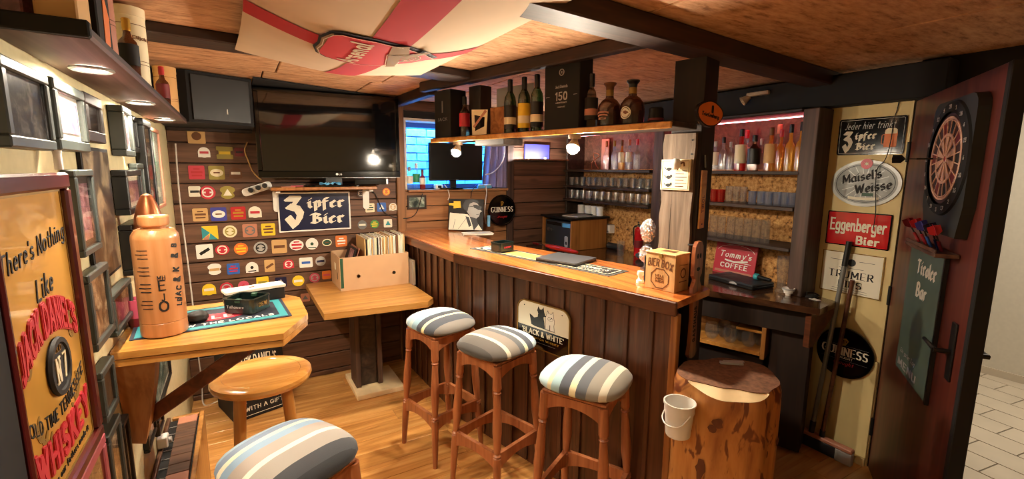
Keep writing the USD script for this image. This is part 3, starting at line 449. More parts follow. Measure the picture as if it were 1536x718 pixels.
lt.add('leg_board', cbox(pc[0]-.10, pc[0]-.065, pc[1]-.0, pc[1]+.19, .04, LZ-.04, .003), 'upright_wood'); lt.add('leg_board', cbox(pc[0]+.06, pc[0]+.095, pc[1]+.0, pc[1]+.19, .04, LZ-.04, .003), 'upright_wood'); lt.add('leg_web', cbox(pc[0]-.064, pc[0]+.059, pc[1]+.03, pc[1]+.06, .04, LZ-.04, .003), 'shelf_dark')
# ================================================================ stools
stripes('stripe_a', [(.9, '#5c6670'), (.8, '#c9dbe2'), (.5, '#e6ecea'), (.8, '#9fc0cc'), (.8, '#bccfcb'), (1.2, '#8fb0c0'), (1.1, '#434852'), (.55, '#ece2ae'), (1.5, '#4a4f58'), (1.2, '#7f7a74')])  # first dark stripe paints the shade at the back of the cushion
stripes('stripe_b', [(1.0, '#dfe8ea'), (.8, '#a2c0cc'), (.7, '#c3d6d8'), (1.1, '#4d525c'), (.6, '#e9e0bb'), (.9, '#5d5f62'), (1.6, '#857d73'), (.6, '#cfc8b4'), (1.6, '#5f5a55'), (.8, '#4a4744')])
stripes('stripe_c', [(.8, '#a9c6d2'), (1.3, '#b2ced8'), (.5, '#d9cfae'), (1.0, '#9fc0c8'), (1.1, '#525863'), (.7, '#efe6bd'), (1.1, '#5e636a'), (1.2, '#8f8a80'), (.7, '#d4cdba'), (1.2, '#8a8275')])
stripes('stripe_d', [(.5, '#dfe8ea'), (1.2, '#9fbcc8'), (.9, '#7f93aa'), (.55, '#e3dcc0'), (.9, '#8aa6be'), (1.4, '#a79c92'), (.6, '#dcd9c9'), (1.6, '#9d968d'), (1.2, '#3f4146'), (.8, '#2e3034')])
def cushion(w, d, t):
    nu, nv = 40, 14; v, f, uv = [], [], []
    for j in range(nv+1):
        ph = -PI/2+PI*j/nv; cz = math.sin(ph); cr = abs(math.cos(ph))**.55
        for i in range(nu):
            a = 2*PI*i/nu; c, s = math.cos(a), math.sin(a); k = (abs(c)**3.2+abs(s)**3.2)**(-1/3.2); x, y = c*k*cr*w/2, s*k*cr*d/2
            z = t*(.36*cz if cz < 0 else .64*cz*(1-.35*((x/w*2)**2+(y/d*2)**2)/2)); v.append((x, y, z+t*.36)); uv.append((min(.999, max(.001, x/(w*1.02)+.5)), y))
    for j in range(nv):
        for i in range(nu): a, b = j*nu+i, j*nu+(i+1) % nu; f += [(a, b, b+nu), (a, b+nu, a+nu)]
    return trimesh.Trimesh(np.array(v), np.array(f), process=False), np.array(uv)
SH, SB, ST, FH = .74, .166, .128, .265   # frame height, half spread at the floor and at the top, foot-rail height
LEG = [(0, 0), (.013, 0), (.017, .10), (.02, .205), (.02, .27), (.014, .275), (.021, .283), (.014, .291), (.016, .30), (.023, .40), (.022, .46), (.016, .575), (.015, .585), (.02, .592), (.015, .60), (.021, .612), (.021, .735), (0, .735)]
def stool(label, loc, rot, stripe, sw=.37, sd=.345):
    t = Thing('bar_stool', label, 'bar stool', (*loc, 0), rot, 'striped bar stools'); cs, uv = cushion(sw, sd, .098); t.add('cushion', move(cs, 0, 0, SH-.008), stripe, smooth=True, uv=uv, local=True)
    t.add('seat_board', cbox(-.142, .142, -.138, .138, SH-.014, SH-.0005, .004), 'stool_wood', local=True)
    leg = lambda sx, sy, z: np.array([sx*(SB+(ST-SB)*z/SH), sy*(SB+(ST-SB)*z/SH), z])
    for sx, sy in ((1, 1), (1, -1), (-1, -1), (-1, 1)): t.add('leg', along(lathe([(r, z*SH/.735-.014*(z > .7)) for r, z in LEG], 14), leg(sx, sy, 0), leg(sx, sy, SH)), 'stool_wood', smooth=40, local=True)
    def rail(a, b, z0, z1, th, name, dip):
        p, q = a((z0+z1)/2), b((z0+z1)/2); L = np.linalg.norm(q-p); u = (q-p)/L; nrm = np.cross(u, [0, 0, 1.]); h = z1-z0; xs = np.linspace(.012, L-.012, 13); lo = [-h/2+dip*h*math.sin(PI*(x-.012)/(L-.024))**.8 for x in xs]
        pg = Polygon([(x, y) for x, y in zip(xs, lo)]+[(L-.012, h/2), (.012, h/2)]); m = ext(pg, th); v = np.asarray(m.vertices); m.vertices = p+np.outer(v[:, 0], u)+np.outer(v[:, 1], [0, 0, 1.])+np.outer(v[:, 2]-th/2, nrm); t.add(name, m, 'stool_wood', local=True)
    C4 = [(1, 1), (1, -1), (-1, -1), (-1, 1)]
    for i in range(4):
        A, B = C4[i], C4[(i+1) % 4]; rail(lambda z: leg(*A, z), lambda z: leg(*B, z), SH-.085, SH-.014, .018, 'apron', .5); rail(lambda z: leg(*A, z), lambda z: leg(*B, z), FH-.05, FH+.03, .02, 'foot_rail', .42)
    return t
stool('striped cushioned bar stool nearest the low table, farthest of the three at bar', (.97, 2.449), -77, 'stripe_a')
stool('striped cushioned bar stool in the middle of the three at bar', (1.092, 1.99), 197, 'stripe_b')
stool('striped cushioned bar stool nearest the log, closest of the three at bar', (1.236, 1.455), -62, 'stripe_c')
stool('striped cushioned stool in the foreground, cut off by the lower picture edge', (.082, 1.475), -62, 'stripe_d', .355, .355)
# round wooden stool
RZ = .78; rc = onz(393, 557, RZ)
rs = Thing('round_stool', 'round varnished pine stool half under the wall table', 'stool', (rc[0], rc[1], 0)); R_ = .197
rs.add('seat', move(lathe([(0, -.045), (R_-.03, -.045), (R_-.006, -.036), (R_, -.022), (R_-.003, -.008), (R_-.02, 0), (R_-.045, -.001), (R_-.048, -.0035), (R_-.052, -.0015), (0, -.004)], 56), *rc), 'yellow_pine', smooth=35)
for k in range(4):
    a = math.radians(-136+90*k); u = np.array([math.cos(a), math.sin(a), 0]); rs.add('leg', rod(rc*[1, 1, 0]+u*.185, rc+u*.12-[0, 0, .043], .019, .024, 14), 'pine_z', smooth=40)
for k in range(4):
    a, b = math.radians(-136+90*k), math.radians(-46+90*k); zq = .30+.03*(k % 2); rr = .185-.065*zq/(RZ-.043); pa, pb = [rc*[1, 1, 0]+np.array([math.cos(q)*rr, math.sin(q)*rr, zq]) for q in (a, b)]; rs.add('stretcher', rod(pa, pb, .011, n=10), 'pine_z', smooth=40)
# ================================================================ log
lc = np.array([1.612, 1.045]); LH = .859; LS = .745
lg = Thing('log_table', 'tall upright tree log with peeled orange sides standing beside the door', 'log', (*lc, 0))
CA0, CA1 = math.radians(166), math.radians(264)
cutk = lambda a: max(0., math.sin(PI*((a % (2*PI))-CA0)/(CA1-CA0))) if CA0 < (a % (2*PI)) < CA1 else 0.
cutd = lambda a: .030*cutk(a)**.6
nu, nv = 96, 30; v, f = [], []
rad = lambda a, z: LS*(.245+.02*math.cos(2*a+.6)+.012*math.sin(3*a+1.)+.007*math.sin(7*a+2))*(1+.17*(1-min(z/.5, 1))**2.2*(1+.35*math.sin(3*a)))
for j in range(nv+1):
    for i in range(nu):
        a = 2*PI*i/nu; z = (LH-cutd(a))*j/nv; r = rad(a, z)+.010*(meshkit.fbm(np.array([[math.cos(a)*2.2, math.sin(a)*2.2, z*3.]]), 3, 4)[0]-.5)-.008*(j == nv); v.append((lc[0]+r*math.cos(a), lc[1]+r*math.sin(a), z))
for j in range(nv):
    for i in range(nu): a, b = j*nu+i, j*nu+(i+1) % nu; f += [(a, b, b+nu), (a, b+nu, a+nu)]
for i in range(1, nu-1): f.append((0, i+1, i))
lg.add('trunk', trimesh.Trimesh(np.array(v), np.array(f), process=False), 'log_wood', smooth=50)
re_ = lambda a: rad(a, LH)-.008+.010*(meshkit.fbm(np.array([[math.cos(a)*2.2, math.sin(a)*2.2, LH*3.]]), 3, 4)[0]-.5)
rim = [(lc[0]+(re_(a)-.040*cutk(a)**.7)*math.cos(a), lc[1]+(re_(a)-.040*cutk(a)**.7)*math.sin(a)) for a in np.arange(96)*2*PI/96]
lg.add('sawn_top', move(ext(Polygon(rim), .012), 0, 0, LH-.010), 'bark_top', label='dark rough sawn top')
fa = np.linspace(CA0, CA1, 36); v, f = [], []
for a in fa: ro, ri = re_(a)+.004, re_(a)-.040*cutk(a)**.7-.002; v += [(lc[0]+ro*math.cos(a), lc[1]+ro*math.sin(a), LH-cutd(a)), (lc[0]+ri*math.cos(a), lc[1]+ri*math.sin(a), LH+.0005)]
for i in range(35): a = i*2; f += [(a, a+2, a+3), (a, a+3, a+1)]
lg.add('chamfer', trimesh.Trimesh(np.array(v), np.array(f), process=False), 'pale_wood', label='pale freshly cut chamfer along the front edge')
for k in range(9):  # left-over patches of inner bark
    a = math.radians(rng.uniform(165, 330)); z = rng.uniform(.30, .76); w, h = rng.uniform(.008, .028), rng.uniform(.012, .05); q = []
    pv, pf = [], []
    for i in range(13):
        t = 2*PI*i/12; s = 1 if i < 12 else 0; rr = rng.uniform(.65, 1.15)*s; aa, zz = a+math.cos(t)*w*rr/.2, z+math.sin(t)*h*rr; r = rad(aa, zz)+.005+.010*(meshkit.fbm(np.array([[math.cos(aa)*2.2, math.sin(aa)*2.2, zz*3.]]), 3, 4)[0]-.5); pv.append((lc[0]+r*math.cos(aa), lc[1]+r*math.sin(aa), zz))
    pf = [(i, (i+1) % 12, 12) for i in range(12)]; lg.add('bark_patch', trimesh.Trimesh(np.array(pv), np.array(pf), process=False), 'bark_patch')
p = onz(1097, 546, LH+.002)
nt = Thing('paper_slips', 'pale folded paper slips lying on top of the log', 'paper', p); nt.add('slip', turn(cbox(p[0]-.045, p[0]+.045, p[1]-.009, p[1]+.009, LH+.003, LH+.012, .001), -38, at=p), 'light_grey'); nt.add('slip', turn(cbox(p[0]-.025, p[0]+.06, p[1]+.016, p[1]+.028, LH+.003, LH+.008, .001), -34, at=p), 'light_grey')
# bucket hanging on the log's left side
def bpos(a): return lc+np.array([math.cos(a), math.sin(a)])*(rad(a, .7)+.058)
def pxof(p): d = p-CAM; return 768+FPX*(d@_r)/(d@_f)
ang = min(np.radians(np.arange(120, 280, 1.)), key=lambda a: abs(pxof(np.array([*bpos(a), .70]))-1017)); bc = bpos(ang)
bk = Thing('bucket', 'small white plastic bucket hanging on the side of the log', 'bucket', (*bc, .665)); o = np.array([*bc, .665])
KS = lambda m: m.apply_transform(np.diag([.76, .76, .82, 1.]))
bk.add('pail', move(KS(lathe([(0, 0), (.056, 0), (.059, .004), (.068, .115), (.072, .117), (.072, .150), (.077, .152), (.077, .162), (.069, .162), (.064, .115), (.055, .006), (0, .006)], 32)), *o), 'bin_white', smooth=35)
u = np.array([math.cos(ang+PI/2), math.sin(ang+PI/2), 0]); w = np.array([math.cos(ang), math.sin(ang), 0])
bk.add('handle', tube([o+u*.056+[0, 0, .10], o+u*.045+w*.038+[0, 0, .062], o+w*.057+[0, 0, .052], o-u*.045+w*.038+[0, 0, .062], o-u*.056+[0, 0, .10]], .003), 'bin_white', smooth=50); bk.add('hook', tube([o-w*.056+[0, 0, .124], o-w*.062+[0, 0, .136], o-w*.072+[0, 0, .132]], .003), 'dull_steel', smooth=50)
# ================================================================ door standing open into the room
dr = Thing('door_1', kind='structure', loc=(*HINGE, 0)); DW_, DH = .955, 2.0
dr.add('leaf', DOOR.put(cbox(.01, DW_, .012, DH, -.042, 0, .003)), 'door_wood'); dr.add('edge_band', DOOR.put(cbox(DW_, DW_+.03, .012, DH, -.042, .003, .003)), 'black_matte')
for z in (.25, 1.0, 1.75): dr.add('hinge', rod(DOOR.at(-.002, z-.05, .004), DOOR.at(-.002, z+.05, .004), .008, n=10), 'black')
hz = DOOR.st(1440, 538)[1]
dr.add('back_plate', DOOR.put(cbox(DW_-.11, DW_-.065, hz-.11, hz+.11, .0, .007, .002)), 'black'); dr.add('lever', [rod(DOOR.at(DW_-.088, hz, .004), DOOR.at(DW_-.088, hz, .055), .009), rod(DOOR.at(DW_-.088, hz, .05), DOOR.at(DW_-.21, hz+.004, .05), .009, .007)], 'black', smooth=40)
dr.add('outer_lever', [rod(DOOR.at(DW_-.088, hz, -.04), DOOR.at(DW_-.088, hz, -.10), .009), rod(DOOR.at(DW_-.088, hz, -.095), DOOR.at(DW_-.20, hz, -.095), .009, .007)], 'black', smooth=40)
# ================================================================ left wall: shelf with spot lights
SZ = 1.89
sh = Thing('wall_shelf', 'thick dark shelf with recessed lights running along the left wall', 'shelf', (-.3, 2.2, SZ))
sp = Polygon([(XL+.002, 1.205), (-.222, 1.221), (-.215, 3.24), (XL+.002, 3.30)])
sh.add('under_board', move(ext(sp, .012), 0, 0, SZ), 'shelf_wash'); sh.add('top_board', move(ext(sp.buffer(-.001), .013), 0, 0, SZ+.0125), 'shelf_dark'); sh.add('end_board', cbox(XL+.002, -.215, 1.185, 1.204, SZ-.002, SZ+.028, .003), 'black_matte')
def spot_beam(t):  # the fitting's own downward beam
    n = numbered('/World/shelf_spot_beam'); L = UsdLux.SphereLight.Define(stage, n); L.CreateRadiusAttr(.026); L.CreateIntensityAttr(BEAM); L.CreateColorAttr(Gf.Vec3f(*WARM)); L.AddTranslateOp().Set(Gf.Vec3d(float(t[0]), float(t[1]), float(t[2])+.015)); L.CreateNormalizeAttr(False)
    s = UsdLux.ShapingAPI.Apply(L.GetPrim()); s.CreateShapingConeAngleAttr(68.0); s.CreateShapingConeSoftnessAttr(.7)
for (px, py) in ((135, 102), (213, 153), (248, 178)):
    c = onz(px, py, SZ); c[0] = -.288; t = np.array([c[0], c[1], SZ])
    spot_beam(t); r = sh.add('light_ring', move(lathe([(.031, -.001), (.043, -.001), (.045, -.005), (.040, -.008), (.031, -.006)], 28), *t), 'silver', label='round recessed light fitting'); sh.add('lens', move(lathe([(0, -.0045), (.031, -.0045), (.031, -.001), (0, -.001)], 24), *t), 'spot_glow', parent=r, label='glowing lens')
# added out of view: a shelf with one spot to brighten the room
sh2 = Thing('wall_shelf', 'added unseen shelf with one spot along the left wall beyond the picture edge', 'shelf', (-.3, -.3, SZ)); sh2.add('under_board', cbox(XL+.002, -.215, -1.2, .62, SZ, SZ+.02), 'shelf_wash'); sh2.add('top_board', cbox(XL+.002, -.215, -1.2, .62, SZ+.021, SZ+.05), 'shelf_dark')
for yy in (.35,):
    t = np.array([-.288, yy, SZ]); spot_beam(t); r = sh2.add('light_ring', move(lathe([(.031, -.001), (.043, -.001), (.045, -.005), (.040, -.008), (.031, -.006)], 28), *t), 'silver'); sh2.add('lens', move(lathe([(0, -.0045), (.031, -.0045), (.031, -.001), (0, -.001)], 24), *t), 'spot_glow', parent=r)
# bottles, tubes and boxes standing on it
ST_ = SZ+.0265
def sy(px, py, X): return onx(px, py, X)[1]
def sbx(name, label, cat_, y0, y1, h, x0, x1, m, extra=None):
    t = Thing(name, label, cat_, ((x0+x1)/2, (y0+y1)/2, ST_)); t.add('carton', cbox(x0, x1, y0, y1, ST_+.0005, ST_+h, .003), m); t.add('lid_band', cbox(x0-.001, x1+.001, y0-.001, y1+.001, ST_+h*.86, ST_+h*.875, .001), extra or 'gold'); return t
sbx('gift_carton', 'pink and cream gift carton at the near end of left shelf', 'box', 1.225, 1.30, .16, -.366, -.312, 'print_4', 'white')
sbx('gift_carton', 'plain gold whisky carton standing on the left shelf between dark gaps', 'box', 1.225, 1.325, .24, -.298, -.236, 'tan')
t = sbx('gift_carton', 'black whisky carton with notched orange side on the left shelf', 'box', 1.345, 1.475, .25, -.305, -.228, 'black_matte', 'orange'); t.add('side_print', Flat((-.2275, 1.37, ST_), (0, 1, 0), (0, 0, 1)).put(ext(Polygon([(.02, .0), (.07, .0), (.085, .07), (.04, .12), (.085, .16), (.085, .25), (.05, .25)]), .001)), 'orange')
WB = [(0, 0), (.036, 0), (.039, .005), (.039, .165), (.034, .185), (.018, .205), (.0145, .225), (.0145, .265)]
def bottle(name, label, loc, h, glass, lab, capm, rs=1., prof=None, group=None, lab_z=(.25, .58), cap=(.80, 1.), labm2=None, sq=0):
    prof = prof or WB; k = h/.29; b = Thing(name, label, 'bottle', loc, rng.uniform(0, 360), group); P = [(r*rs*k, z*k) for r, z in prof]+[(0, prof[-1][1]*k)]
    m = lathe(P, 4 if sq else 20); b.add('glass_body', turn(m, 45) if sq else m, glass, smooth=35, local=True); R = max(r for r, z in P)
    if lab: b.add('label', lathe([(R+.0006, lab_z[0]*h), (R+.0012, lab_z[0]*h+.001), (R+.0012, lab_z[1]*h), (R+.0006, lab_z[1]*h+.001)], 20), lab, smooth=35, local=True)
    if labm2: b.add('label_band', lathe([(R+.0016, lab_z[0]*h+.2*(lab_z[1]-lab_z[0])*h), (R+.0016, lab_z[0]*h+.5*(lab_z[1]-lab_z[0])*h)], 20), labm2, smooth=35, local=True)
    rn = P[-2][0]; b.add('cap', lathe([(0, cap[0]*h), (rn+.0012, cap[0]*h), (rn+.0022, cap[0]*h+.003), (rn+.0022, cap[1]*h-.003), (rn, cap[1]*h), (0, cap[1]*h)], 16), capm, smooth=35, local=True); return b
for k, (px, py, h, g, l, cp_, lb) in enumerate(((195, 95, .19, 'glass_brown', 'soot', 'gold', 'dark bottle with black label on left shelf before the lettered cream tube'), (246, 150, .19, 'glass_brown', 'dark_red', 'red', 'brown bottle with red label near the far end of left shelf'))):
    bottle('whisky_bottle', lb, (-.262, sy(px, py, -.262), ST_), h, g, l, cp_)
def carton(px0, px1, py, h, m, lb, wrd):
    a, b = sy(px0, py, -.235), sy(px1, py, -.235); c = (a+b)/2; R = min(.05, (b-a)/2); R = max(R, .04); o = np.array([-.235-R, c, ST_]); t = Thing('whisky_tube', lb, 'carton', o)
    t.add('tube', move(lathe([(0, .0005), (R, .0005), (R, h-.002), (0, h-.002)], 28), *o), m, smooth=30); t.add('lid', move(lathe([(0, h-.03), (R+.0015, h-.03), (R+.0015, h), (0, h)], 28), *o), m, smooth=30)
    for z in (.3, .34, .78): t.add('printed_line', move(lathe([(R+.0004, h*z), (R+.0006, h*z), (R+.0006, h*z+.002), (R+.0004, h*z+.002)], 28), *o), 'brown')
    if wrd: m = words_in(wrd, R*1.5, .014); v = np.asarray(m.vertices); a = v[:, 0]/R; v2 = np.column_stack([np.cos(a-.5)*(R+.001+v[:, 2]), np.sin(a-.5)*(R+.001+v[:, 2]), v[:, 1]]); m.vertices = v2+o+[0, 0, h*.62]; t.add('lettering', m, 'brown')
carton(158, 190, 60, .27, 'salmon', 'orange-brown whisky tube on the left shelf beside the black carton', None)
carton(197, 237, 60, .27, 'cream', 'cream whisky tube lettered in brown on the left shelf', 'Elijah Bu')
carton(255, 271, 110, .25, 'tan', 'yellow-tan whisky tube at the far end of the left shelf', None)
# ================================================================ framed pictures on the left wall
def frame(label, y0, y1, z0, z1, fm, pm, d=.025, w=.022, mat_=None, name='wall_picture', ctr=None, glass=True):
    t = Thing(name, label, 'picture', (XL, (y0+y1)/2, z0)); a = XL+.001; b = XL+d
    for q in ((y0, y1, z0, z0+w), (y0, y1, z1-w, z1), (y0, y0+w, z0+w, z1-w), (y1-w, y1, z0+w, z1-w)): t.add('frame_bar', cbox(a, b, *q, .003), fm)
    i = w+(.018 if mat_ else 0)
    if mat_: dm = max(a, b-.0185); t.add('mount', box(dm, dm+.006, y0+w, y1-w, z0+w, z1-w), mat_)
    dp = max(a+.0065, b-.012); t.add('print', box(dp, dp+.002, y0+i, y1-i, z0+i, z1-i), pm)
    if glass: t.add('glass', box(b-.006, b-.0045, y0+w-.001, y1-w+.001, z0+w-.001, z1-w+.001), 'pane')
    return t
FR = [('grey-green framed dark print at the top left picture edge', 1.185, 1.435, 1.683, 1.846, 'frame_grey', 'print_0', .03, .022, None),
 ('grey-green framed pink print in top row, second from left', 1.467, 1.722, 1.687, 1.850, 'frame_grey', 'print_1', .03, .026, 'white'),
 ('dark brown framed murky print in top row beside the pink print', 1.765, 1.965, 1.720, 1.858, 'frame_brown', 'print_2', .022, .032, None),
 ('deep black frame with a narrow pink picture in the top row', 2.14, 2.31, 1.687, 1.862, 'frame_grey', 'print_4', .045, .022, 'white'),
 ('dark grey framed brown print right of the deep black frame', 2.345, 2.565, 1.708, 1.858, 'frame_black', 'print_2', .025, .022, None),
 ('tall black frame with streaky print near the far end of wall', 2.60, 2.83, 1.40, 1.858, 'frame_black', 'print_3', .04, .03, None),
 ('tall bright white and green poster in thin rosy frame by corner', 2.88, 3.28, 1.43, 1.85, 'salmon', 'print_7', .02, .02, None),
 ('deep black frame with rosy picture in the second row', 2.08, 2.38, 1.480, 1.637, 'frame_black', 'print_4', .045, .022, 'paper'),
 ('slim dark grey frame right of the rosy picture, second row', 2.41, 2.57, 1.485, 1.662, 'frame_grey', 'print_0', .03, .02, None),
 ('small black frame with white picture above the pine table end', 2.095, 2.35, 1.262, 1.444, 'frame_black', 'print_7', .04, .02, None),
 ('grey framed photo collage directly right of the gold whiskey sign', 1.543, 1.718, 1.420, 1.641, 'frame_grey', 'print_4', .03, .018, 'soot'),
 ('grey ledged frame below the photo collage', 1.545, 1.755, 1.168, 1.374, 'frame_grey', 'print_5', .03, .022, None),
 ('grey ledged frame behind the tall wooden bottle', 1.77, 2.045, 1.137, 1.266, 'frame_grey', 'print_5', .03, .018, None),
 ('small grey ledged frame just below table height beside the sign', 1.548, 1.69, .965, 1.110, 'frame_grey', 'print_3', .03, .02, None),
 ('rose-red topped frame under the gold whiskey sign', 1.10, 1.505, .79, .965, 'frame_rose', 'print_5', .03, .028, None),
 ('grey frame right of the rose-red one near the picture bottom', 1.535, 1.68, .70, .935, 'frame_grey', 'print_5', .03, .022, None),
 ('black frame below the corbel of the pine table', 1.70, 1.775, .62, .888, 'frame_black', 'print_3', .03, .016, None),
 ('white mounted photo hanging under the pine table', 2.30, 2.82, .60, .80, 'frame_black', 'print_6', .02, .014, 'paper'),
 ('mossy green photo in black frame low under the pine table', 2.08, 2.27, .58, .86, 'frame_black', 'print_6', .02, .012, None),
 ('narrow brown print low on wall behind the brace', 2.32, 2.46, .52, .59, 'frame_brown', 'print_3', .02, .012, None)]
for (lb, y0, y1, z0, z1, fm, pm, d, w, mt) in FR: frame(lb, y0, y1, z0, z1, fm, pm, d, w, mt)
t = Thing('poster', 'large unframed dark brown print in the middle of left wall', 'poster', (XL, 1.87, 1.31)); t.add('board', cbox(XL+.001, XL+.010, 1.705, 2.03, 1.308, 1.705, .001), 'soot'); t.add('print', box(XL+.0101, XL+.011, 1.715, 2.02, 1.318, 1.695), 'print_3')
solo('paper_note', cbox(XL+.001, XL+.004, 2.60, 2.72, 1.30, 1.39, .001), 'print_5', 'small cream paper note pinned on wall above the wooden bottles', 'note')
t = Thing('picture_light', 'thin white candle-like tube standing on the gold sign top edge', 'light', (XL+.03, 1.43, 1.64)); t.add('tube', rod((XL+.03, 1.425, 1.642), (XL+.03, 1.425, 1.684), .008, n=12), 'white_gloss', smooth=40); t.add('cap', rod((XL+.03, 1.425, 1.678), (XL+.03, 1.425, 1.684), .0086, n=12), 'white', smooth=40)
# ================================================================ gilded whiskey sign
SW, SHt = .43, .66
sg = Flat((XL+.016, 1.048, .975), (0, 1, 0), (-.004, .012, 1)); S0 = Thing('whiskey_sign', 'large gold and red mirrored whiskey sign with dark red frame', 'sign', sg.at(SW/2, 0, 0))
for q in ((0, SW, 0, .028), (0, SW, SHt-.036, SHt), (0, .012, .028, SHt-.036), (SW-.032, SW, .028, SHt-.036)): S0.add('frame_bar', sg.put(cbox(q[0], q[1], q[2], q[3], -.012, .020, .005)), 'frame_red')
S0.add('panel', sg.put(box(.011, SW-.03, .026, SHt-.034, -.006, .006)), 'gold_panel'); S0.add('panel_border', sg.put(ext(sbox(.014, .028, SW-.032, SHt-.036).difference(sbox(.020, .034, SW-.038, SHt-.042)), .0015), h=.006), 'gilt')
cx = .212
def sl(s, m, h=.0061, d=.0015, lab=None): return S0.add('lettering', sg.put(ext(s, d), h=h), m, label=lab)
sl(fit(affinity.rotate(letters("There's Nothing", .05, .11, slant=.25), 5), .35, .062, cx, .515), 'soot'); sl(fit(affinity.rotate(letters('Like', .05, .12, slant=.25), 4), .10, .05, cx+.01, .435), 'soot')
jd = fit(letters('JACK DANIEL\'S', .06, .19, 'slab', gap=.1), .33, .068, 0, 0); jd = affinity.translate(arch(jd, -1.9), cx, .372); S0.add('lettering', sg.put(ext(jd.buffer(.0035), .003), h=.0061), 'red', label='raised red lettering'); sl(jd, 'crimson', .0092, .001)
S0.add('medallion', sg.put(move(lathe([(0, 0), (.058, 0), (.062, .004), (.060, .010), (.050, .010), (.048, .006), (0, .006)], 36), cx+.01, .262, .006)), 'soot', smooth=30, label='round dark medallion'); sl(fit(letters('N 7', .05, .2, 'roman', serif=True), .07, .055, cx+.012, .258), 'cream', .0125); sl(fit(letters('OLD', .02, .16), .04, .012, cx+.005, .300), 'gilt', .0125); sl(ring(oval(.011, .013, cx+.004, .272), .003), 'cream', .0125)
ot = fit(letters('OLD TIME TENNESSEE', .03, .13), .33, .028, 0, 0); sl(affinity.translate(arch(ot, 1.2), cx, .172), 'soot')
wk_ = fit(letters('WHISKEY', .05, .2, 'slab'), .34, .066, 0, 0); wk_ = affinity.translate(arch(wk_, .5), cx, .108); S0.add('lettering', sg.put(ext(wk_.buffer(.003), .003), h=.0061), 'red', label='raised red lettering'); sl(wk_, 'crimson', .0092, .001)
sl(fit(letters('Made as our fathers made it', .02, .13), .30, .016, cx, .056), 'soot')
for sx in (-1, 1):  # ears of barley
    for side in range(2):
        base = np.array([cx+sx*.13, .30-side*.10]); st = [(base[0]-sx*.02*j*j*.15, base[1]+(.02*j if side == 0 else -.014*j)) for j in range(5)]
        lv = [affinity.rotate(oval(.012, .028, p[0]+e*.009, p[1]), e*-35) for p in st for e in (-1, 1)]; S0.add('barley_ornament', sg.put(ext(unary_union(lv+[LineString(st).buffer(.0015)]), .001), h=.0061), 'gilt')
# black edge of the near door post at the left picture border
solo("cupboard_side", [cbox(XL+.004, XL+.03, .80, 1.04, 0, 1.52, .004)], "black_matte", "black cupboard side at the left picture edge under the gold sign", "cupboard")
# ================================================================ on the wall table
mz = TZ+.0005
mp = [onz(*p, TZ) for p in ((190, 513), (438, 472), (428, 450), (225, 470))]; M = Flat((-.335, 1.865, TZ), (1, .06, 0), (-.06, 1, 0)); MW, MH = .485, .285
mt = Thing('bar_mat', 'teal-bordered dark bar mat lying on the wall table', 'bar mat', M.at(MW/2, MH/2)); mt.add('mat', M.put(ext(rrect(MW, MH, .006, MW/2, MH/2), .0025), h=.0004), 'mat_navy'); mt.add('border', M.put(ext(ring(sbox(.012, .012, MW-.012, MH-.012), .026), .0006), h=.0030), 'teal')
mt.add('lettering', M.put(ext(fit(letters('KNOW THE LOCALS', .03, .2), .36, .026, .25, .058), .0006), h=.0030), 'white', label='white lettering'); mt.add('emblem', M.put(ext(oval(.20, .09, .24, .135), .0006), h=.0030), 'crimson', label='red oval emblem'); mt.add('emblem_band', M.put(ext(fit(letters('ALE', .03, .22, 'slab'), .12, .04, .24, .13), .0006), h=.0037), 'white')
wpr = [(0, 0), (.064, 0), (.066, .004), (.066, .045), (.0645, .0465), (.066, .048), (.066, .322), (.064, .336), (.054, .352), (.046, .356)]
wbc = np.array([-.243, 1.905, TZ+.004]); k = 1.0
B1 = Thing('wooden_bottle', 'tall turned wooden bottle with measuring marks on the wall table', 'bottle', wbc); B1.add('body', move(lathe(wpr+[(0, .356)], 48), *wbc), 'bottle_wood', smooth=30)
B1.add('stopper', move(lathe([(0, .356), (.033, .356), (.033, .362), (.041, .366), (.043, .372), (.043, .393), (.040, .398), (0, .400)], 36), *wbc), 'bottle_wood', smooth=30)
def wrapm(m, R, o, a0, z0): v = np.asarray(m.vertices); a = a0+v[:, 0]/R; m.vertices = np.column_stack([np.cos(a)*(R+v[:, 2]), np.sin(a)*(R+v[:, 2]), v[:, 1]+z0])+o; return m
va = math.atan2(-wbc[1], -wbc[0])
for g in range(4):
    for j in range(3):
        b = box(-.016-.006*(j == 1), .016, -.0012, .0012, 0, .0008).subdivide(); B1.add('scale_mark', wrapm(b, .0662, wbc, va-.62, .10+g*.055+j*.013), 'soot')
for (z, s, w) in ((.105, 'O', .028), (.135, 'J', .01), (.20, 'MH', .022), (.175, 'E', .02)): B1.add('burnt_lettering', wrapm(ext(fit(letters(s, .02, .16, 'slab'), w, None, 0, 0).segmentize(.006), .0008), .0662, wbc, va+.06, z), 'soot')
for (z, s, w) in ((.30, 'B', .022), (.265, '&', .03), (.22, 'K', .028), (.185, '&', .03), (.14, 'JAC', .03), (.11, 'LD', .024)): B1.add('burnt_lettering', wrapm(ext(fit(affinity.rotate(letters(s, .02, .22, 'slab'), 78), w, None, 0, 0).segmentize(.006), .0008), .0662, wbc, va+.78, z), 'soot')
o2 = np.array([-.285, 2.135, TZ]); B2 = Thing('wooden_bottle', 'bullet-shaped copper-brown wooden bottle behind the measuring bottle', 'bottle', o2); B2.add('body', move(lathe([(0, 0), (.048, 0), (.05, .003), (.05, .25), (.048, .27), (0, .27)], 36), *o2), 'bottle_wood', smooth=30); B2.add('bullet_tip', move(lathe([(.0, .27), (.047, .27), (.0485, .32), (.043, .375), (.030, .425), (.016, .457), (0, .465)], 36), *o2), 'copper', smooth=30, label='copper brown pointed tip')
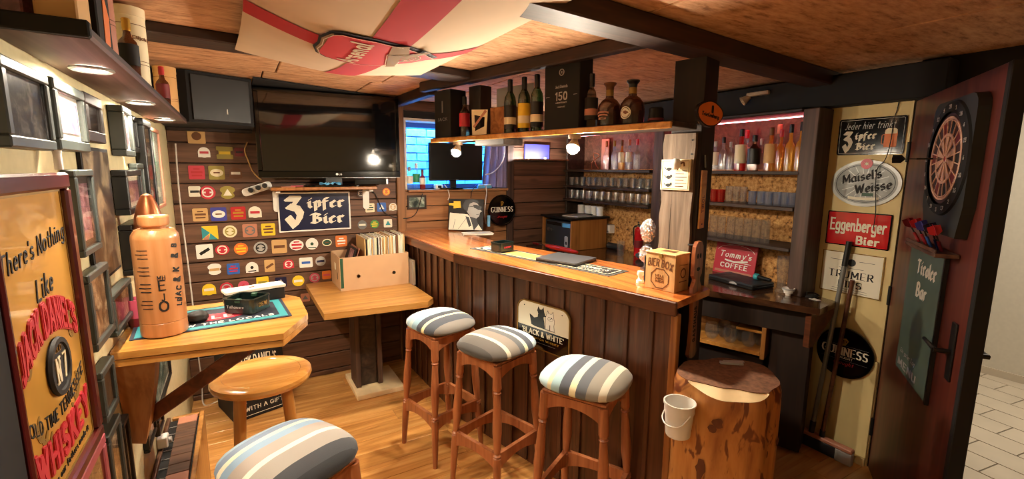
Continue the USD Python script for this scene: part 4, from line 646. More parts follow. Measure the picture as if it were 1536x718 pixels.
o3 = onz(288, 486, TZ); t = Thing('pebble_holder', 'small dark stone-like lump beside the wooden bottle on mat', 'ornament', (-.155, 1.985, TZ)); g_ = trimesh.creation.icosphere(3, 1.); v = np.asarray(g_.vertices); g_.vertices = v*np.array([.034, .03, .021])*(1+.25*(meshkit.fbm(v*2+3, 3, 2)[:, None]-.5))+[-.155, 1.985, TZ+.022]; t.add('stone', g_, 'tray_dark', smooth=True); t.add('base', move(lathe([(0, 0), (.027, 0), (.03, .006), (0, .008)], 16), -.155, 1.985, TZ+.0035), 'black', smooth=30)
oa = Flat((0.005, 2.045, TZ+.003), (.80, -.6, 0), (.6, .8, 0))
def tray(t, F, w, d, h, m, lip=.008):
    O, I = rrect(w, d, .018, 0, 0), rrect(w-2*lip, d-2*lip, .012, 0, 0); t.add('floor', F.put(ext(rrect(w-.02, d-.02, .014), .006)), m); t.add('wall', F.put(ext(O.difference(I), h-.006), h=.0062), m); t.add('rim', F.put(ext(O.buffer(.003).difference(I.buffer(-.002)), .004), h=h+.0004), m)
t = Thing('ashtray', 'square dark green ashtray with slogan on the wall table mat', 'ashtray', oa.at(0, 0)); tray(t, oa, .13, .11, .055, 'ashtray')
for sx, sy_ in ((0, -1), (0, 1)): t.add('cigarette_rest', oa.put(cbox(-.012, .012, sy_*.048-.009, sy_*.048+.009, .045, .0605, .003)), 'dark_green')
t.add('lettering', Flat(oa.at(0, 0, 0)-oa.y*.0555, oa.x, (0, 0, 1)).put(ext(fit(letters('Tullamore', .02, .16), .07, .012, -.01, .03), .0007)), 'light_grey'); t.add('lettering', Flat(oa.at(0, 0, 0)+oa.x*.0655, oa.y, (0, 0, 1)).put(ext(fit(letters('DEW', .02, .18, 'slab'), .05, .016, 0, .032), .0007)), 'gilt')
wb_ = Flat((.035, 2.19, TZ+.002), (.97, .23, 0), (-.23, .97, 0)); t = Thing('card_box', 'flat white-lidded box behind the dark ashtray', 'box', wb_.at(0, 0)); t.add('tray', wb_.put(cbox(-.11, .11, -.035, .035, 0, .048, .003)), 'soot'); t.add('lid', wb_.put(cbox(-.114, .114, -.039, .039, .049, .062, .002)), 'paper'); t.add('print', wb_.put(box(-.02, .0, -.01, .006, .0621, .0625)), 'brown')
pk = np.array([XL+.036, 2.04, TZ]); t = Thing('drinking_cup', 'pink-red plastic cup against the wall behind wooden bottle', 'cup', pk); t.add('cup', move(lathe([(0, 0), (.024, 0), (.026, .004), (.034, .10), (.032, .10), (.024, .006), (0, .006)], 24), *pk), 'pink', smooth=35); t.add('band', move(lathe([(.0262, .004), (.0272, .004), (.0292, .034), (.028, .034)], 24), *pk), 'dark_red', smooth=35)
# ================================================================ floor by the left wall
rd = Thing('radiator_cover', 'low orange wooden radiator cover with slotted top along left wall', 'radiator cover', (-.29, 2.2, 0))
ry0, ry1, rzt = 1.55, 2.64, .45
rd.add('front_board', cbox(-.235, -.215, ry0, ry1, 0, rzt, .003), 'pine_z'); rd.add('end_board', cbox(-.345, -.236, ry1-.02, ry1, 0, rzt, .003), 'pine_z'); rd.add('dark_bed', box(-.358, -.236, ry0, ry1-.021, .36, rzt-.014), 'slot_black')
y = ry1-.022; k = 0
while y-.07 > ry0:
    rd.add('top_slat', cbox(-.318, -.242, y-.068, y-.001, rzt-.012, rzt, .002), 'salmon' if k in (0, 7) else 'wall_plank'); rd.add('cross_wire', box(-.35, -.32, y-.07, y-.067, rzt-.012, rzt-.009), 'light_grey'); y -= .071; k += 1
rd.add('wall_rail', cbox(XL+.003, -.352, ry0, ry1, .36, rzt, .002), 'wall_plank')
t = Thing('radiator_valve', 'small white valve box beside the slotted radiator cover', 'valve', (XL+.02, 2.36, .456)); t.add('box', cbox(XL+.001, XL+.04, 2.33, 2.38, .456, .505, .004), 'white_gloss'); t.add('knob', rod((XL+.041, 2.355, .48), (XL+.052, 2.355, .48), .012, n=14), 'light_grey', smooth=40)
j0 = np.array([-.207, 3.682]); j1 = np.array([-.117, 3.321]); j2 = np.array([.196, 3.418]); jd_ = j2-j1; JB = Plane(j1, jd_); jw = np.linalg.norm(jd_); jh = JB.st(432, 504)[1]
t = Thing('whiskey_carton', 'black whiskey gift carton on the floor behind the round stool', 'box', (*j1, 0)); t.add('carton', JB.put(cbox(0, jw, .001, jh, -.33, 0, .003)), 'soot')
def jl(s): t.add('lettering', JB.put(ext(s, .0006), h=.0002), 'paper')
jd2 = fit(letters("JACK DANIEL'S", .05, .17, 'slab', gap=.1), jw*.74, .075, 0, 0); jl(affinity.translate(arch(jd2, -1.1), jw*.5, jh-.10)); jl(fit(letters('WITH A GIFT', .04, .17, 'slab'), jw*.74, .03, jw*.58, .07)); jl(ring(oval(.19, .10, jw*.52, .175), .006)); jl(ring(oval(.15, .07, jw*.52, .175), .004)); jl(fit(letters('No 7', .04, .16), .06, .035, jw*.52, .175)); jl(sbox(.02, .022, jw-.02, .026)); jl(sbox(.05, .11, .08, .118))
for sx in (-1, 1): jl(LineString(spline([(jw*.5, jh-.035), (jw*.5+sx*.05, jh-.022), (jw*.5+sx*.10, jh-.040), (jw*.5+sx*.12, jh-.022), (jw*.5+sx*.09, jh-.015)], 5)).buffer(.003))
JS = Plane(j0, j1-j0); t.add('side_print', [JS.put(box(.10, .30, .03+i*.05, .06+i*.05, 0, .0006)) for i in range(2)], 'light_grey')
c0 = [ony(263, 215, YB-.02), ony(270, 300, YB-.02), ony(285, 420, YB-.02), ony(296, 520, YB-.02), ony(303, 575, YB-.04), (-.30, 3.70, .006), (-.20, 3.73, .006)]
solo('wall_cable', tube([np.array([max(p[0], XL+.015), p[1], p[2]]) for p in c0], .005), 'cable_white', 'white cable running down the corner beside the board wall', 'cable', smooth=60)
# ================================================================ beer mats on the board wall
def mat_shape(kind, w):
    h = w
    return {'sq': rrect(w, h, .008), 'ci': Point(0, 0).buffer(w/2, quad_segs=8), 'ov': oval(w, w*.82), 'ta': rrect(w*.84, w*1.12, .006), 'wi': rrect(w*1.12, w*.92, .008), 'ar': unary_union([sbox(-w/2, -w*.45, w/2, 0), Point(0, 0).buffer(w/2, quad_segs=8)]), 'db': unary_union([oval(w, w*.6, 0, w*.22), oval(w*.9, w*.5, 0, -w*.22), sbox(-w*.38, -w*.3, w*.38, .1*w)]), 'ds': rrect(w, w, .002), 'ba': unary_union([rrect(w*1.1, w*.3, .004, 0, w*.32), rrect(w*1.1, w*.34, .004, 0, -w*.3), sbox(-w*.42, -w*.3, w*.42, w*.3)])}[kind]
NM = {'tan': 'tan', 'white': 'white', 'red': 'red', 'blue': 'blue', 'cream': 'cream', 'yellow': 'yellow', 'crimson': 'crimson', 'orange': 'orange', 'green': 'green', 'black': 'black', 'grey': 'grey', 'brown': 'brown', 'salmon': 'pale pink', 'light_grey': 'light grey', 'navy': 'navy', 'sky': 'light blue', 'olive': 'olive', 'teal': 'teal', 'violet': 'violet', 'pink': 'pink', 'paper': 'off-white', 'gold': 'gold', 'dark_red': 'dark red', 'dark_green': 'dark green'}
KN = {'sq': 'square', 'ci': 'round', 'ov': 'oval', 'ta': 'tall', 'wi': 'wide', 'ar': 'arched', 'db': 'double-lobed', 'ds': 'square', 'ba': 'banner-shaped'}
ROWS = [('left', [[(294.5, 204, 23, 'sq', 'tan', 'brown', 'ci')], [(306, 228.5, 16, 'ar', 'white', 'crimson', 'bar'), (337, 229, 20, 'ba', 'olive', 'yellow', 'bar'), (359, 228, 13, 'sq', 'dark_red', 'black', 'bar')], [(295, 258.5, 21, 'sq', 'crimson', 'red', 'bars'), (325, 259, 21, 'sq', 'olive', 'cream', 'ov'), (353.5, 259.5, 17, 'ar', 'brown', 'white', 'bar')],
  [(292, 287, 16, 'sq', 'paper', 'black', 'bar'), (311.5, 288.5, 21, 'ci', 'crimson', 'white', 'ring'), (341.5, 289, 20, 'db', 'olive', 'paper', 'tri')], [(300.5, 322, 20, 'sq', 'tan', 'brown', 'bars'), (328, 321, 21, 'sq', 'violet', 'white', 'ov'), (357.5, 319.5, 20, 'sq', 'red', 'gold', 'bars'), (382.5, 318, 18, 'ar', 'paper', 'crimson', 'bar')],
  [(315, 349, 21, 'ds', 'yellow', 'teal', 'tris'), (345, 347, 19, 'ci', 'cream', 'olive', 'ring'), (375, 345.5, 20, 'sq', 'salmon', 'grey', 'ring'), (402.5, 344, 19, 'sq', 'yellow', 'brown', 'bars')], [(307, 377, 22, 'sq', 'white', 'black', 'diag'), (333.5, 374.5, 19, 'ov', 'crimson', 'paper', 'ring'), (361.5, 373, 19, 'ci', 'orange', 'yellow', 'bars'), (391, 371.5, 19, 'ci', 'light_grey', 'black', 'ring'), (419, 369.5, 21, 'sq', 'tan', 'brown', 'bar'), (445, 367.5, 20, 'ov', 'white', 'crimson', 'bars'), (468, 365.5, 18, 'ci', 'white', 'dark_green', 'dot'), (490.5, 363.5, 14, 'ov', 'cream', 'dark_green', 'ov'), (512, 361.5, 17, 'sq', 'orange', 'white', 'bars')],
  [(322, 404, 18, 'db', 'white', 'tan', 'bar'), (350, 403, 17, 'sq', 'blue', 'crimson', 'bars'), (378, 401, 17, 'ar', 'white', 'black', 'dot'), (404.5, 398.5, 17, 'ta', 'tan', 'brown', 'diag'), (433, 396, 15, 'ar', 'crimson', 'white', 'ring'), (459, 393.5, 17, 'wi', 'white', 'blue', 'bar'), (481, 391.5, 15, 'ci', 'light_grey', 'navy', 'bar')], [(313.5, 434, 18, 'ar', 'yellow', 'paper', 'bar'), (340, 432, 18, 'ci', 'crimson', 'light_grey', 'ring'), (365.5, 428, 15, 'ar', 'pink', 'crimson', 'dot'), (394, 423, 17, 'sq', 'yellow', 'olive', 'bar'), (421.5, 423, 16, 'sq', 'navy', 'light_grey', 'tri'), (447.5, 421, 17, 'ci', 'yellow', 'white', 'bar'), (472, 416.5, 15, 'ci', 'pink', 'light_grey', 'ring'), (490, 412, 13, 'sq', 'orange', 'pink', 'bar')], [(458, 446, 13, 'sq', 'salmon', 'grey', 'tri')]]),
 ('right', [[(541, 290, 11, 'ci', 'grey', 'white', 'ring'), (579.5, 287.5, 12, 'ci', 'orange', 'yellow', 'ring')], [(555, 311.5, 14, 'sq', 'cream', 'dark_green', 'bars'), (572.5, 310.5, 14, 'sq', 'blue', 'white', 'tri'), (589.5, 310, 12, 'ar', 'paper', 'tan', 'ring')], [(543.5, 337, 14, 'ci', 'grey', 'paper', 'bar'), (562, 336, 13, 'ci', 'green', 'yellow', 'bars'), (582, 334.5, 13, 'sq', 'paper', 'teal', 'tri')]])]
for side, rows in ROWS:
    for ri, row in enumerate(rows):
        for ci, (px, py, w_, kind, c1, c2, ins) in enumerate(row):
            p = ony(px, py, YB-.003); dpt = (p-CAM)@_f; w = w_*dpt/FPX*.97; s = mat_shape(kind, w); B_ = Plane((p[0], YB-.0005), (1, 0)); z = p[2]
            where = (ORD[ci]+' from left, ' if len(row) > 1 else 'alone in ')+ORD[ri]+f' row {side} of blue sign'
            t = Thing('beer_mat', f"{NM[c1]} and {NM[c2]} {KN[kind]} beer mat, {where}", 'beer mat', (p[0], YB, z), 0, 'beer mats on the board wall')
            t.add('card', B_.put(ext(s, .0022), 0, z, 0), c1)
            iw = w*.5; d = {'ci': Point(0, 0).buffer(iw*.55, quad_segs=6), 'dot': Point(0, 0).buffer(iw*.26, quad_segs=5), 'ov': oval(w*.82, w*.56), 'ring': ring(Point(0, 0).buffer(iw*.72, quad_segs=6), w*.09).union(sbox(-w*.3, -w*.06, w*.3, w*.06)), 'bar': sbox(-w*.36, -w*.12, w*.36, w*.1), 'bars': unary_union([sbox(-w*.32, -w*.28, w*.32, -w*.16), sbox(-w*.36, -w*.05, w*.36, w*.1), sbox(-w*.2, w*.2, w*.2, w*.3)]), 'diag': affinity.rotate(sbox(-w*.34, -w*.1, w*.34, w*.1), 32), 'tri': Polygon([(-w*.3, -w*.22), (w*.3, -w*.22), (0, w*.3)]), 'tris': Polygon([(-w*.5, w*.45), (-w*.5, -w*.45), (0, 0)]).union(Polygon([(-w*.1, -w*.5), (w*.45, -w*.5), (.02*w, -.03*w)]))}[ins]
            t.add('print', B_.put(ext(d, .0005), 0, z, .0022), c2)
            if ins in ('ring', 'ov', 'dot', 'tris'): t.add('print', B_.put(ext({'ring': Point(0, 0).buffer(w*.12), 'ov': sbox(-w*.2, -w*.04, w*.2, w*.05), 'dot': sbox(-w*.32, -w*.36, w*.32, -w*.28), 'tris': Polygon([(-w*.45, -w*.5), (-w*.1, -w*.5), (-.05*w, -.1*w), (-w*.4, -.38*w)])}[ins], .0005), 0, z, .0028), {'ring': c1, 'ov': 'brown', 'dot': c2, 'tris': 'salmon'}[ins])
# ================================================================ television, its shelf, sign, speaker
TY = 3.58; a, b = ony(378, 131, TY), ony(597, 146, TY); c = ony(387, 266, TY); tx0, tx1, tz0, tz1 = a[0], b[0], c[2]+.0, (a[2]+b[2])/2
shz = ony(480, 280.5, TY-.03)[2]; s0, s1 = ony(406, 283, 3.56)[0], ony(566, 283, 3.56)[0]
ts = Thing('tv_shelf', 'short pine shelf on two white brackets holding up the television', 'shelf', ((s0+s1)/2, 3.68, shz)); ts.add('board', cbox(s0, s1, 3.56, YB-.003, shz-.022, shz, .004), 'bracket_wood')
for x in (s0+.05, s1+.055):
    x = min(x, s1-.03) if x > s0+.2 else x; zb = ony(412, 318, YB-.01)[2]; q = Flat((x-.028, YB-.004, zb), (1, 0, 0), (0, 0, 1)); ts.add('bracket', q.put(ext(rrect(.05, shz-.024-zb, .02, .025, (shz-.024-zb)/2), .006)), 'white'); ts.add('bracket_arm', cbox(x-.02, x+.01, 3.60, YB-.012, shz-.040, shz-.0235, .003), 'white')
tv = Thing('television', 'large black flat screen television standing on its wall shelf', 'television', ((tx0+tx1)/2, TY, shz)); bz = .028
tv.add('cabinet', cbox(tx0, tx1, TY+.012, TY+.075, tz0, tz1, .012), 'black_gloss')
for q in ((tx0, tx1, tz1-bz, tz1), (tx0, tx1, tz0, tz0+.045), (tx0, tx0+bz, tz0+.045, tz1-bz), (tx1-bz, tx1, tz0+.045, tz1-bz)): tv.add('bezel', cbox(q[0], q[1], TY-.006, TY+.0115, q[2], q[3], .004), 'black_gloss')
tv.add('screen', box(tx0+bz, tx1-bz, TY+.002, TY+.011, tz0+.045, tz1-bz), 'screen', label='dark reflecting screen'); tv.add('chrome_trim', cbox(tx0+.02, tx1-.005, TY-.008, TY-.003, tz0-.004, tz0-.0005, .001), 'steel')
lc_ = ony(509, 260.5, TY-.007); tv.add('maker_mark', Flat((lc_[0]-.016, TY-.0065, tz0+.022), (1, 0, 0), (0, 0, 1)).put(ext(Point(0, 0).buffer(.0085).union(fit(letters('LG', .02, .2, 'slab'), .022, .012, .024, 0)), .0008)), 'white')
mx = (tx0+tx1)/2; tv.add('stand_neck', cbox(mx-.06, mx+.06, TY+.03, TY+.07, shz+.012, tz0, .004), 'black'); tv.add('stand_foot', move(ext(oval(.34, .20, q=12), .011), mx-.03, TY+.08, shz+.0008), 'black_gloss')
b0 = ony(533, 274, 3.575); b1 = ony(583, 270, 3.575)
t = Thing('media_box', 'black media box lying under the right end of television', 'media player', ((b0[0]+b1[0])/2, 3.64, shz)); t.add('case', cbox(b0[0], b1[0]-.02, 3.58, 3.615, shz+.0125, shz+.058, .004), 'black_gloss'); t.add('end_cap', cbox(b1[0]-.0195, b1[0], 3.58, 3.615, shz+.0125, shz+.058, .004), 'steel'); t.add('foot', cbox(b0[0]+.01, b0[0]+.03, 3.59, 3.61, shz+.0005, shz+.012, .001), 'black')
cl = ony(496, 277, 3.57); v = np.array([[cl[0]-.075+.15*i/10, 3.566+.03*j/4, shz+.014+.022*meshkit.noise(np.array([[i*.7, j*.9, 2.]]))[0]] for j in range(5) for i in range(11)]); f = [(j*11+i, j*11+i+1, j*11+i+12) for j in range(4) for i in range(10)]+[(j*11+i, j*11+i+12, j*11+i+11) for j in range(4) for i in range(10)]
mm = trimesh.Trimesh(v, np.array(f), process=False); lo = mm.copy(); lo.vertices = lo.vertices-[0, 0, .003]; lo.invert(); solo('cleaning_cloth', [mm, lo], 'sky', 'crumpled light blue cloth lying under the television stand', 'cloth')
p = ony(436, 279, 3.57); t = Thing('paper_packet', 'small pink and white paper packets at left end of tv shelf', 'packet', (p[0], 3.575, shz)); t.add('packet', turn(cbox(p[0]-.06, p[0]+.03, 3.565, 3.60, shz+.0005, shz+.006, .001), 4, at=p), 'salmon'); t.add('packet', turn(cbox(p[0]+.0, p[0]+.08, 3.562, 3.59, shz+.0065, shz+.011, .001), -6, at=p), 'pink')
# enamel sign
za, zb2 = ony(419, 349, YB-.014), ony(527, 344, YB-.014); zt = ony(470, 288, YB-.014)[2]; EW, EH = zb2[0]-za[0], zt-za[2]; Z = Plane((za[0], YB-.002), (1, 0))
t = Thing('enamel_sign', 'dark blue enamel beer sign with white blackletter under the television', 'sign', Z.at(EW/2, za[2])); t.add('plate', Z.put(ext(rrect(EW, EH, .006, EW/2, EH/2), .008), 0, za[2]), 'white_gloss', label='white enamel rim'); t.add('field', Z.put(ext(rrect(EW-.022, EH-.022, .003, EW/2, EH/2), .0015), 0, za[2], .008), 'navy', label='dark blue field')
def black_sign(word_w, gap=.12):
    zc = letters('Z', 1, .24, 'black', glyphs=BLACK); z_ = fit(zc, .40, 1.40, .20, .30).buffer(.012); a_ = fit(letters('ipfer', 1, .20, 'black', glyphs=BLACK, gap=.04), .86, .62, .90, .62); b_ = fit(letters('Bier', 1, .20, 'black', glyphs=BLACK, gap=.06), .80, .52, .92, .0); return unary_union([z_, a_, b_])
zl = black_sign(1); t.add('lettering', Z.put(ext(fit(zl, EW*.84, EH*.84, EW*.5, EH*.5), .0008), 0, za[2], .0095), 'paper', label='white blackletter words')
# black speaker cabinet in the top left corner
q = [(-.205, 3.29), (.125, 3.43), (.125, 3.795), (-.362, 3.795), (-.362, 3.34)]; t = Thing('loudspeaker', 'large black speaker cabinet in the corner left of the television', 'loudspeaker', (-.15, 3.68, 1.94)); sz0 = 1.905
t.add('cabinet', move(ext(Polygon(q), .288), 0, 0, sz0), 'black_matte'); SPF = Plane(q[0], np.array(q[1])-np.array(q[0])); L = float(np.linalg.norm(np.array(q[1])-np.array(q[0]))); t.add('front_cloth', SPF.put(cbox(.02, L-.02, sz0+.015, sz0+.27, .0004, .008, .003)), 'black'); t.add('badge', SPF.put(box(.20, .206, sz0+.06, sz0+.09, .0081, .0095)), 'white')
t.add('corner_bracket', [cbox(-.36, .12, 3.74, 3.797, sz0-.022, sz0-.0005, .003)], 'dark_timber')
vb = setting('trim_4'); vb.add('valance', move(ext(Polygon([(.135, 3.34), (1.13, 3.71), (1.13, 3.79), (.135, 3.79)]), ZC-.003-tz1-.012), 0, 0, tz1+.012), 'black_matte')  # black wedge standing in for the shade between television and ceiling
# power strip and loose wire
p0, p1 = ony(367, 289, 3.765), ony(404, 277, 3.765); d_ = (p1-p0)/np.linalg.norm(p1-p0); F = Flat((p0[0], 3.797, p0[2]), d_, (0, 0, 1)); Lp = float(np.linalg.norm(p1-p0)); t = Thing('power_strip', 'white power strip with black plugs screwed slanting to the wall', 'power strip', p0); t.add('body', F.put(ext(rrect(Lp+.03, .055, .022, Lp/2, 0), .035)), 'white_gloss')
for k in (.25, .55, .82): c = F.at(Lp*k, .005, .035); t.add('plug', rod(c, c+F.n*.035, .018, .014, 14), 'black', smooth=40)
solo('tv_cable', tube([ony(555, 285, 3.79), ony(562, 290, 3.785), ony(568, 302, 3.79), ony(576, 318, 3.79), ony(590, 325, 3.79), ony(612, 327, 3.765), ony(625, 318, 3.765), ony(634, 290, 3.765)], .0035), 'black', 'thin black cable looping from the television to the window', 'cable', smooth=60)
solo('antenna_cable', tube([ony(371, 213, 3.79), ony(367, 225, 3.785), ony(372, 240, 3.785), ony(380, 258, 3.79), ony(392, 270, 3.79)], .005), 'tan', 'tan cable hanging beside the left edge of the television', 'cable', smooth=60)
# ================================================================ window niche
MY = 3.74; m0, m1 = ony(645, 271, MY), ony(724, 216, MY); t = Thing('monitor', 'small black computer monitor standing on the window sill', 'monitor', ((m0[0]+m1[0])/2, MY, wz0)); zc0, zc1 = m0[2], m1[2]
t.add('housing', cbox(m0[0], m1[0], MY+.002, MY+.04, zc0, zc1, .006), 'black'); t.add('screen', box(m0[0]+.012, m1[0]-.012, MY-.0005, MY+.0015, zc0+.014, zc1-.012), 'monitor_screen'); t.add('maker_mark', box((m0[0]+m1[0])/2-.012, (m0[0]+m1[0])/2+.012, MY-.001, MY-.0006, zc0+.004, zc0+.008), 'light_grey')
mx = (m0[0]+m1[0])/2-.03; t.add('stand_neck', cbox(mx-.028, mx+.028, MY+.015, MY+.035, wz0+.012, zc0, .003), 'black'); t.add('stand_foot', move(ext(oval(.22, .15), .011), mx, MY+.055, wz0+.0006), 'black_gloss')
def sill(px, py, Y): q = ony(px, py, Y); return np.array([q[0], Y, wz0+.0006])
bottle('liquor_bottle', 'red liquor bottle with cream label on the window sill', sill(634, 278, 3.83), .165, 'glass_red', 'paper', 'dark_red', 1.1)
bottle('liquor_bottle', 'clear bottle beside the left window post on the sill', sill(614.5, 278, 3.84), .19, 'glass', 'paper', 'light_grey', 1.1); bottle('liquor_bottle', 'clear bottle with green label beside red one on the sill', sill(625, 278, 3.92), .22, 'glass', 'green', 'white', 1.1)
o = sill(737, 278, 3.80); t = Thing('router_box', 'flat pale blue network box at the right end of sill', 'network box', o); t.add('case', cbox(o[0]-.15, o[0]-.01, 3.765, 3.795, wz0+.001, wz0+.028, .006), 'sky'); t.add('lid', cbox(o[0]-.14, o[0]-.02, 3.77, 3.792, wz0+.0285, wz0+.036, .003), 'white')
o = sill(668, 278, 3.80); t = Thing('power_adapter', 'white adapter block with cables under the monitor', 'adapter', o); t.add('block', cbox(o[0]-.09, o[0]-.02, 3.80, 3.85, wz0+.001, wz0+.04, .005), 'white_gloss'); t.add('plug', cbox(o[0]-.07, o[0]-.04, 3.785, 3.799, wz0+.01, wz0+.03, .003), 'black')
cable_pts = lambda pts, Y=3.765: np.array([ony(px, py, Y-.012*(i in (0, len(pts)-1))) for i, (px, py) in enumerate(pts)])
for nm, pts, r, m, lb in (('sill_cable', [(667, 277), (672, 285), (674, 294), (672, 300)], .005, 'cable_white', 'white cable hanging from sill to the record sleeve'), ('sill_cable', [(728, 277), (730, 288), (728, 305), (727, 322), (729, 336)], .006, 'cable_white', 'thick white cable hanging between record sleeve and round tray'), ('sill_cable', [(716, 277), (708, 286), (706, 297)], .0035, 'black', 'thin black cable curving down under the monitor'), ('window_hose', [(755, 207), (757, 225), (752, 245), (740, 258), (728, 262)], .006, 'cable_white', 'white hose curving beside the window curtain')):
    solo(nm, tube(cable_pts(pts), r), m, lb, 'cable', smooth=60)
v = []; f = []; ztop = 2.05; c0, c1 = ony(742, 230, 3.80)[0], ony(760, 250, 3.80)[0]
for j in range(13):
    for i in range(25): u = i/24; w = .45+.55*(1-j/12)**1.5; v.append((c1-(c1-c0)*1.6*u*(.5+.5*j/12)**.4, 3.80+.10*u+.02*math.sin(u*22), ztop-(ztop-wz0-.004)*j/12))
for j in range(12):
    for i in range(24): a = j*25+i; f += [(a, a+1, a+26), (a, a+26, a+25)]
mm = trimesh.Trimesh(np.array(v), np.array(f), process=False); lo = mm.copy(); lo.vertices = lo.vertices+[-.002, .002, 0]; lo.invert(); solo('window_curtain', [mm, lo], 'curtain', 'pale violet curtain gathered at the right side of window', 'curtain', smooth=True)
a, b = ony(611, 293, YB-.014), ony(640, 313, YB-.014); t = Thing('wall_photo', 'small dark framed black and white photo under the window', 'picture', (a[0], YB, b[2]))
for q in ((a[0], b[0], a[2]-.016, a[2]), (a[0], b[0], b[2], b[2]+.016), (a[0], a[0]+.016, b[2]+.016, a[2]-.016), (b[0]-.016, b[0], b[2]+.016, a[2]-.016)): t.add('frame_bar', cbox(q[0], q[1], YB-.014, YB-.001, q[2], q[3], .002), 'frame_brown')
t.add('print', box(a[0]+.016, b[0]-.016, YB-.006, YB-.001, b[2]+.016, a[2]-.016), 'print_6'); t.add('glass', box(a[0]+.0165, b[0]-.0165, YB-.010, YB-.009, b[2]+.0165, a[2]-.0165), 'pane')
# ================================================================ box of records on the low table
bx0, bx1, by0, by1 = .595, 1.10, 3.42, 3.775; bh = ony(512, 387, by0)[2]-LZ; z0 = LZ+.0008
t = Thing('cardboard_box', 'open cardboard box with round holes full of records', 'box', ((bx0+bx1)/2, (by0+by1)/2, z0)); w = .006
front = sbox(bx0, z0, bx1, z0+bh)
for px, py in ((538, 414), (591, 408.5)): q = ony(px, py, by0); front = front.difference(Point(q[0], q[2]).buffer(.0135))
fm = ext(front, w); v = np.asarray(fm.vertices); fm.vertices = np.column_stack([v[:, 0], by0+w-v[:, 2], v[:, 1]]); t.add('front_wall', fm, 'cardboard'); t.add('back_wall', cbox(bx0, bx1, by1-w, by1, z0, z0+bh, .001), 'cardboard'); t.add('side_wall', cbox(bx0, bx0+w, by0+w, by1-w, z0, z0+bh, .001), 'cardboard'); t.add('side_wall', cbox(bx1-w, bx1, by0+w, by1-w, z0, z0+bh, .001), 'cardboard'); t.add('bottom', box(bx0+w, bx1-w, by0+w, by1-w, z0, z0+w), 'cardboard_dark'); t.add('tape', [box(bx0+.004, bx0+.024, by0-.0008, by0-.0001, z0+.02, z0+bh-.004)], 'dark_green', label='dark green tape strip')
t.add('side_label', [box(bx0-.001, bx0-.0001, by0+.15, by0+.20, z0+.13, z0+.18)], 'paper')
t.add('handle_hole', [box(bx0-.0008, bx0-.0001, by0+.09, by0+.11, z0+.07, z0+.12)], 'black')
rc_ = ['cream', 'paper', 'tan', 'white', 'paper', 'tan', 'cream', 'brown', 'paper', 'light_grey', 'soot', 'cream']
N = 30; x = bx0+.19; step = (bx1-w-.006-x)/N; top = ony(570, 353, by0+.15)[2]
for k in range(N):
    xx = x+k*step; hh = top-z0-w-.001-rng.random()*.012+.02*k/N; lean = 0; w2 = step*.78; c1 = rc_[rng.randrange(12)]
    r = Thing('record', f'record sleeve in the cardboard box, {ORD[k]} from left of the upright row', 'record', (xx, by0+.2, z0+w), 0, 'records in the cardboard box')
    r.add('sleeve', cbox(xx, xx+w2, by0+.035+rng.random()*.012, by1-.03, z0+w+.0008, z0+w+hh, .0006), c1); 
    if k % 2: r.add('inner_sleeve', box(xx+w2*.3, xx+w2*.7, by0+.05, by1-.032, z0+w+hh+.0001, z0+w+hh+.003), 'white')
for k, (bx_, m, lb) in enumerate(((.035, 'soot', 'dark leaning record sleeve farthest left in the cardboard box'), (.055, 'salmon', 'pink leaning record sleeve with picture front in the cardboard box'))):
    r = Thing('record', lb, 'record', (bx0+bx_+.02, by0+.2, z0+w), 0, 'records in the cardboard box'); m_ = cbox(0, .005, by0+.05, by1-.04, 0, .285, .001); v = np.asarray(m_.vertices); m_.vertices = v+np.column_stack([v[:, 2]*.34+bx0+bx_, 0*v[:, 0], 0*v[:, 0]+z0+w+.001]); r.add('sleeve', m_, m)
    m_ = box(-.0012, -.0002, by0+.09, by0+.22, .16, .27); v = np.asarray(m_.vertices); m_.vertices = v+np.column_stack([v[:, 2]*.34+bx0+bx_, 0*v[:, 0], 0*v[:, 0]+z0+w+.001]); r.add('cover_print', m_, 'print_4')
p = onz(627, 422, LZ); t = Thing('book', 'white-edged book standing between record box and bar front', 'book', (p[0], 3.36, LZ)); X0 = bx1+.006; t.add('cover', [cbox(X0, X0+.003, 3.35, 3.52, LZ+.0008, LZ+.19, .001), cbox(X0+.022, X0+.025, 3.35, 3.52, LZ+.0008, LZ+.19, .001)], 'light_grey'); t.add('pages', box(X0+.0035, X0+.0215, 3.352, 3.515, LZ+.002, LZ+.187), 'paper')
p = onz(476, 423, LZ); t = Thing('torn_sticker', 'scraps of torn paper lying on the back of low table', 'paper', p); t.add('scrap', move(turn(cbox(-.03, .02, -.012, .012, .0005, .002, .0005), 20), *p), 'salmon'); t.add('scrap', move(turn(cbox(.01, .05, .05, .068, .0005, .002, .0005), -12), *p), 'paper')
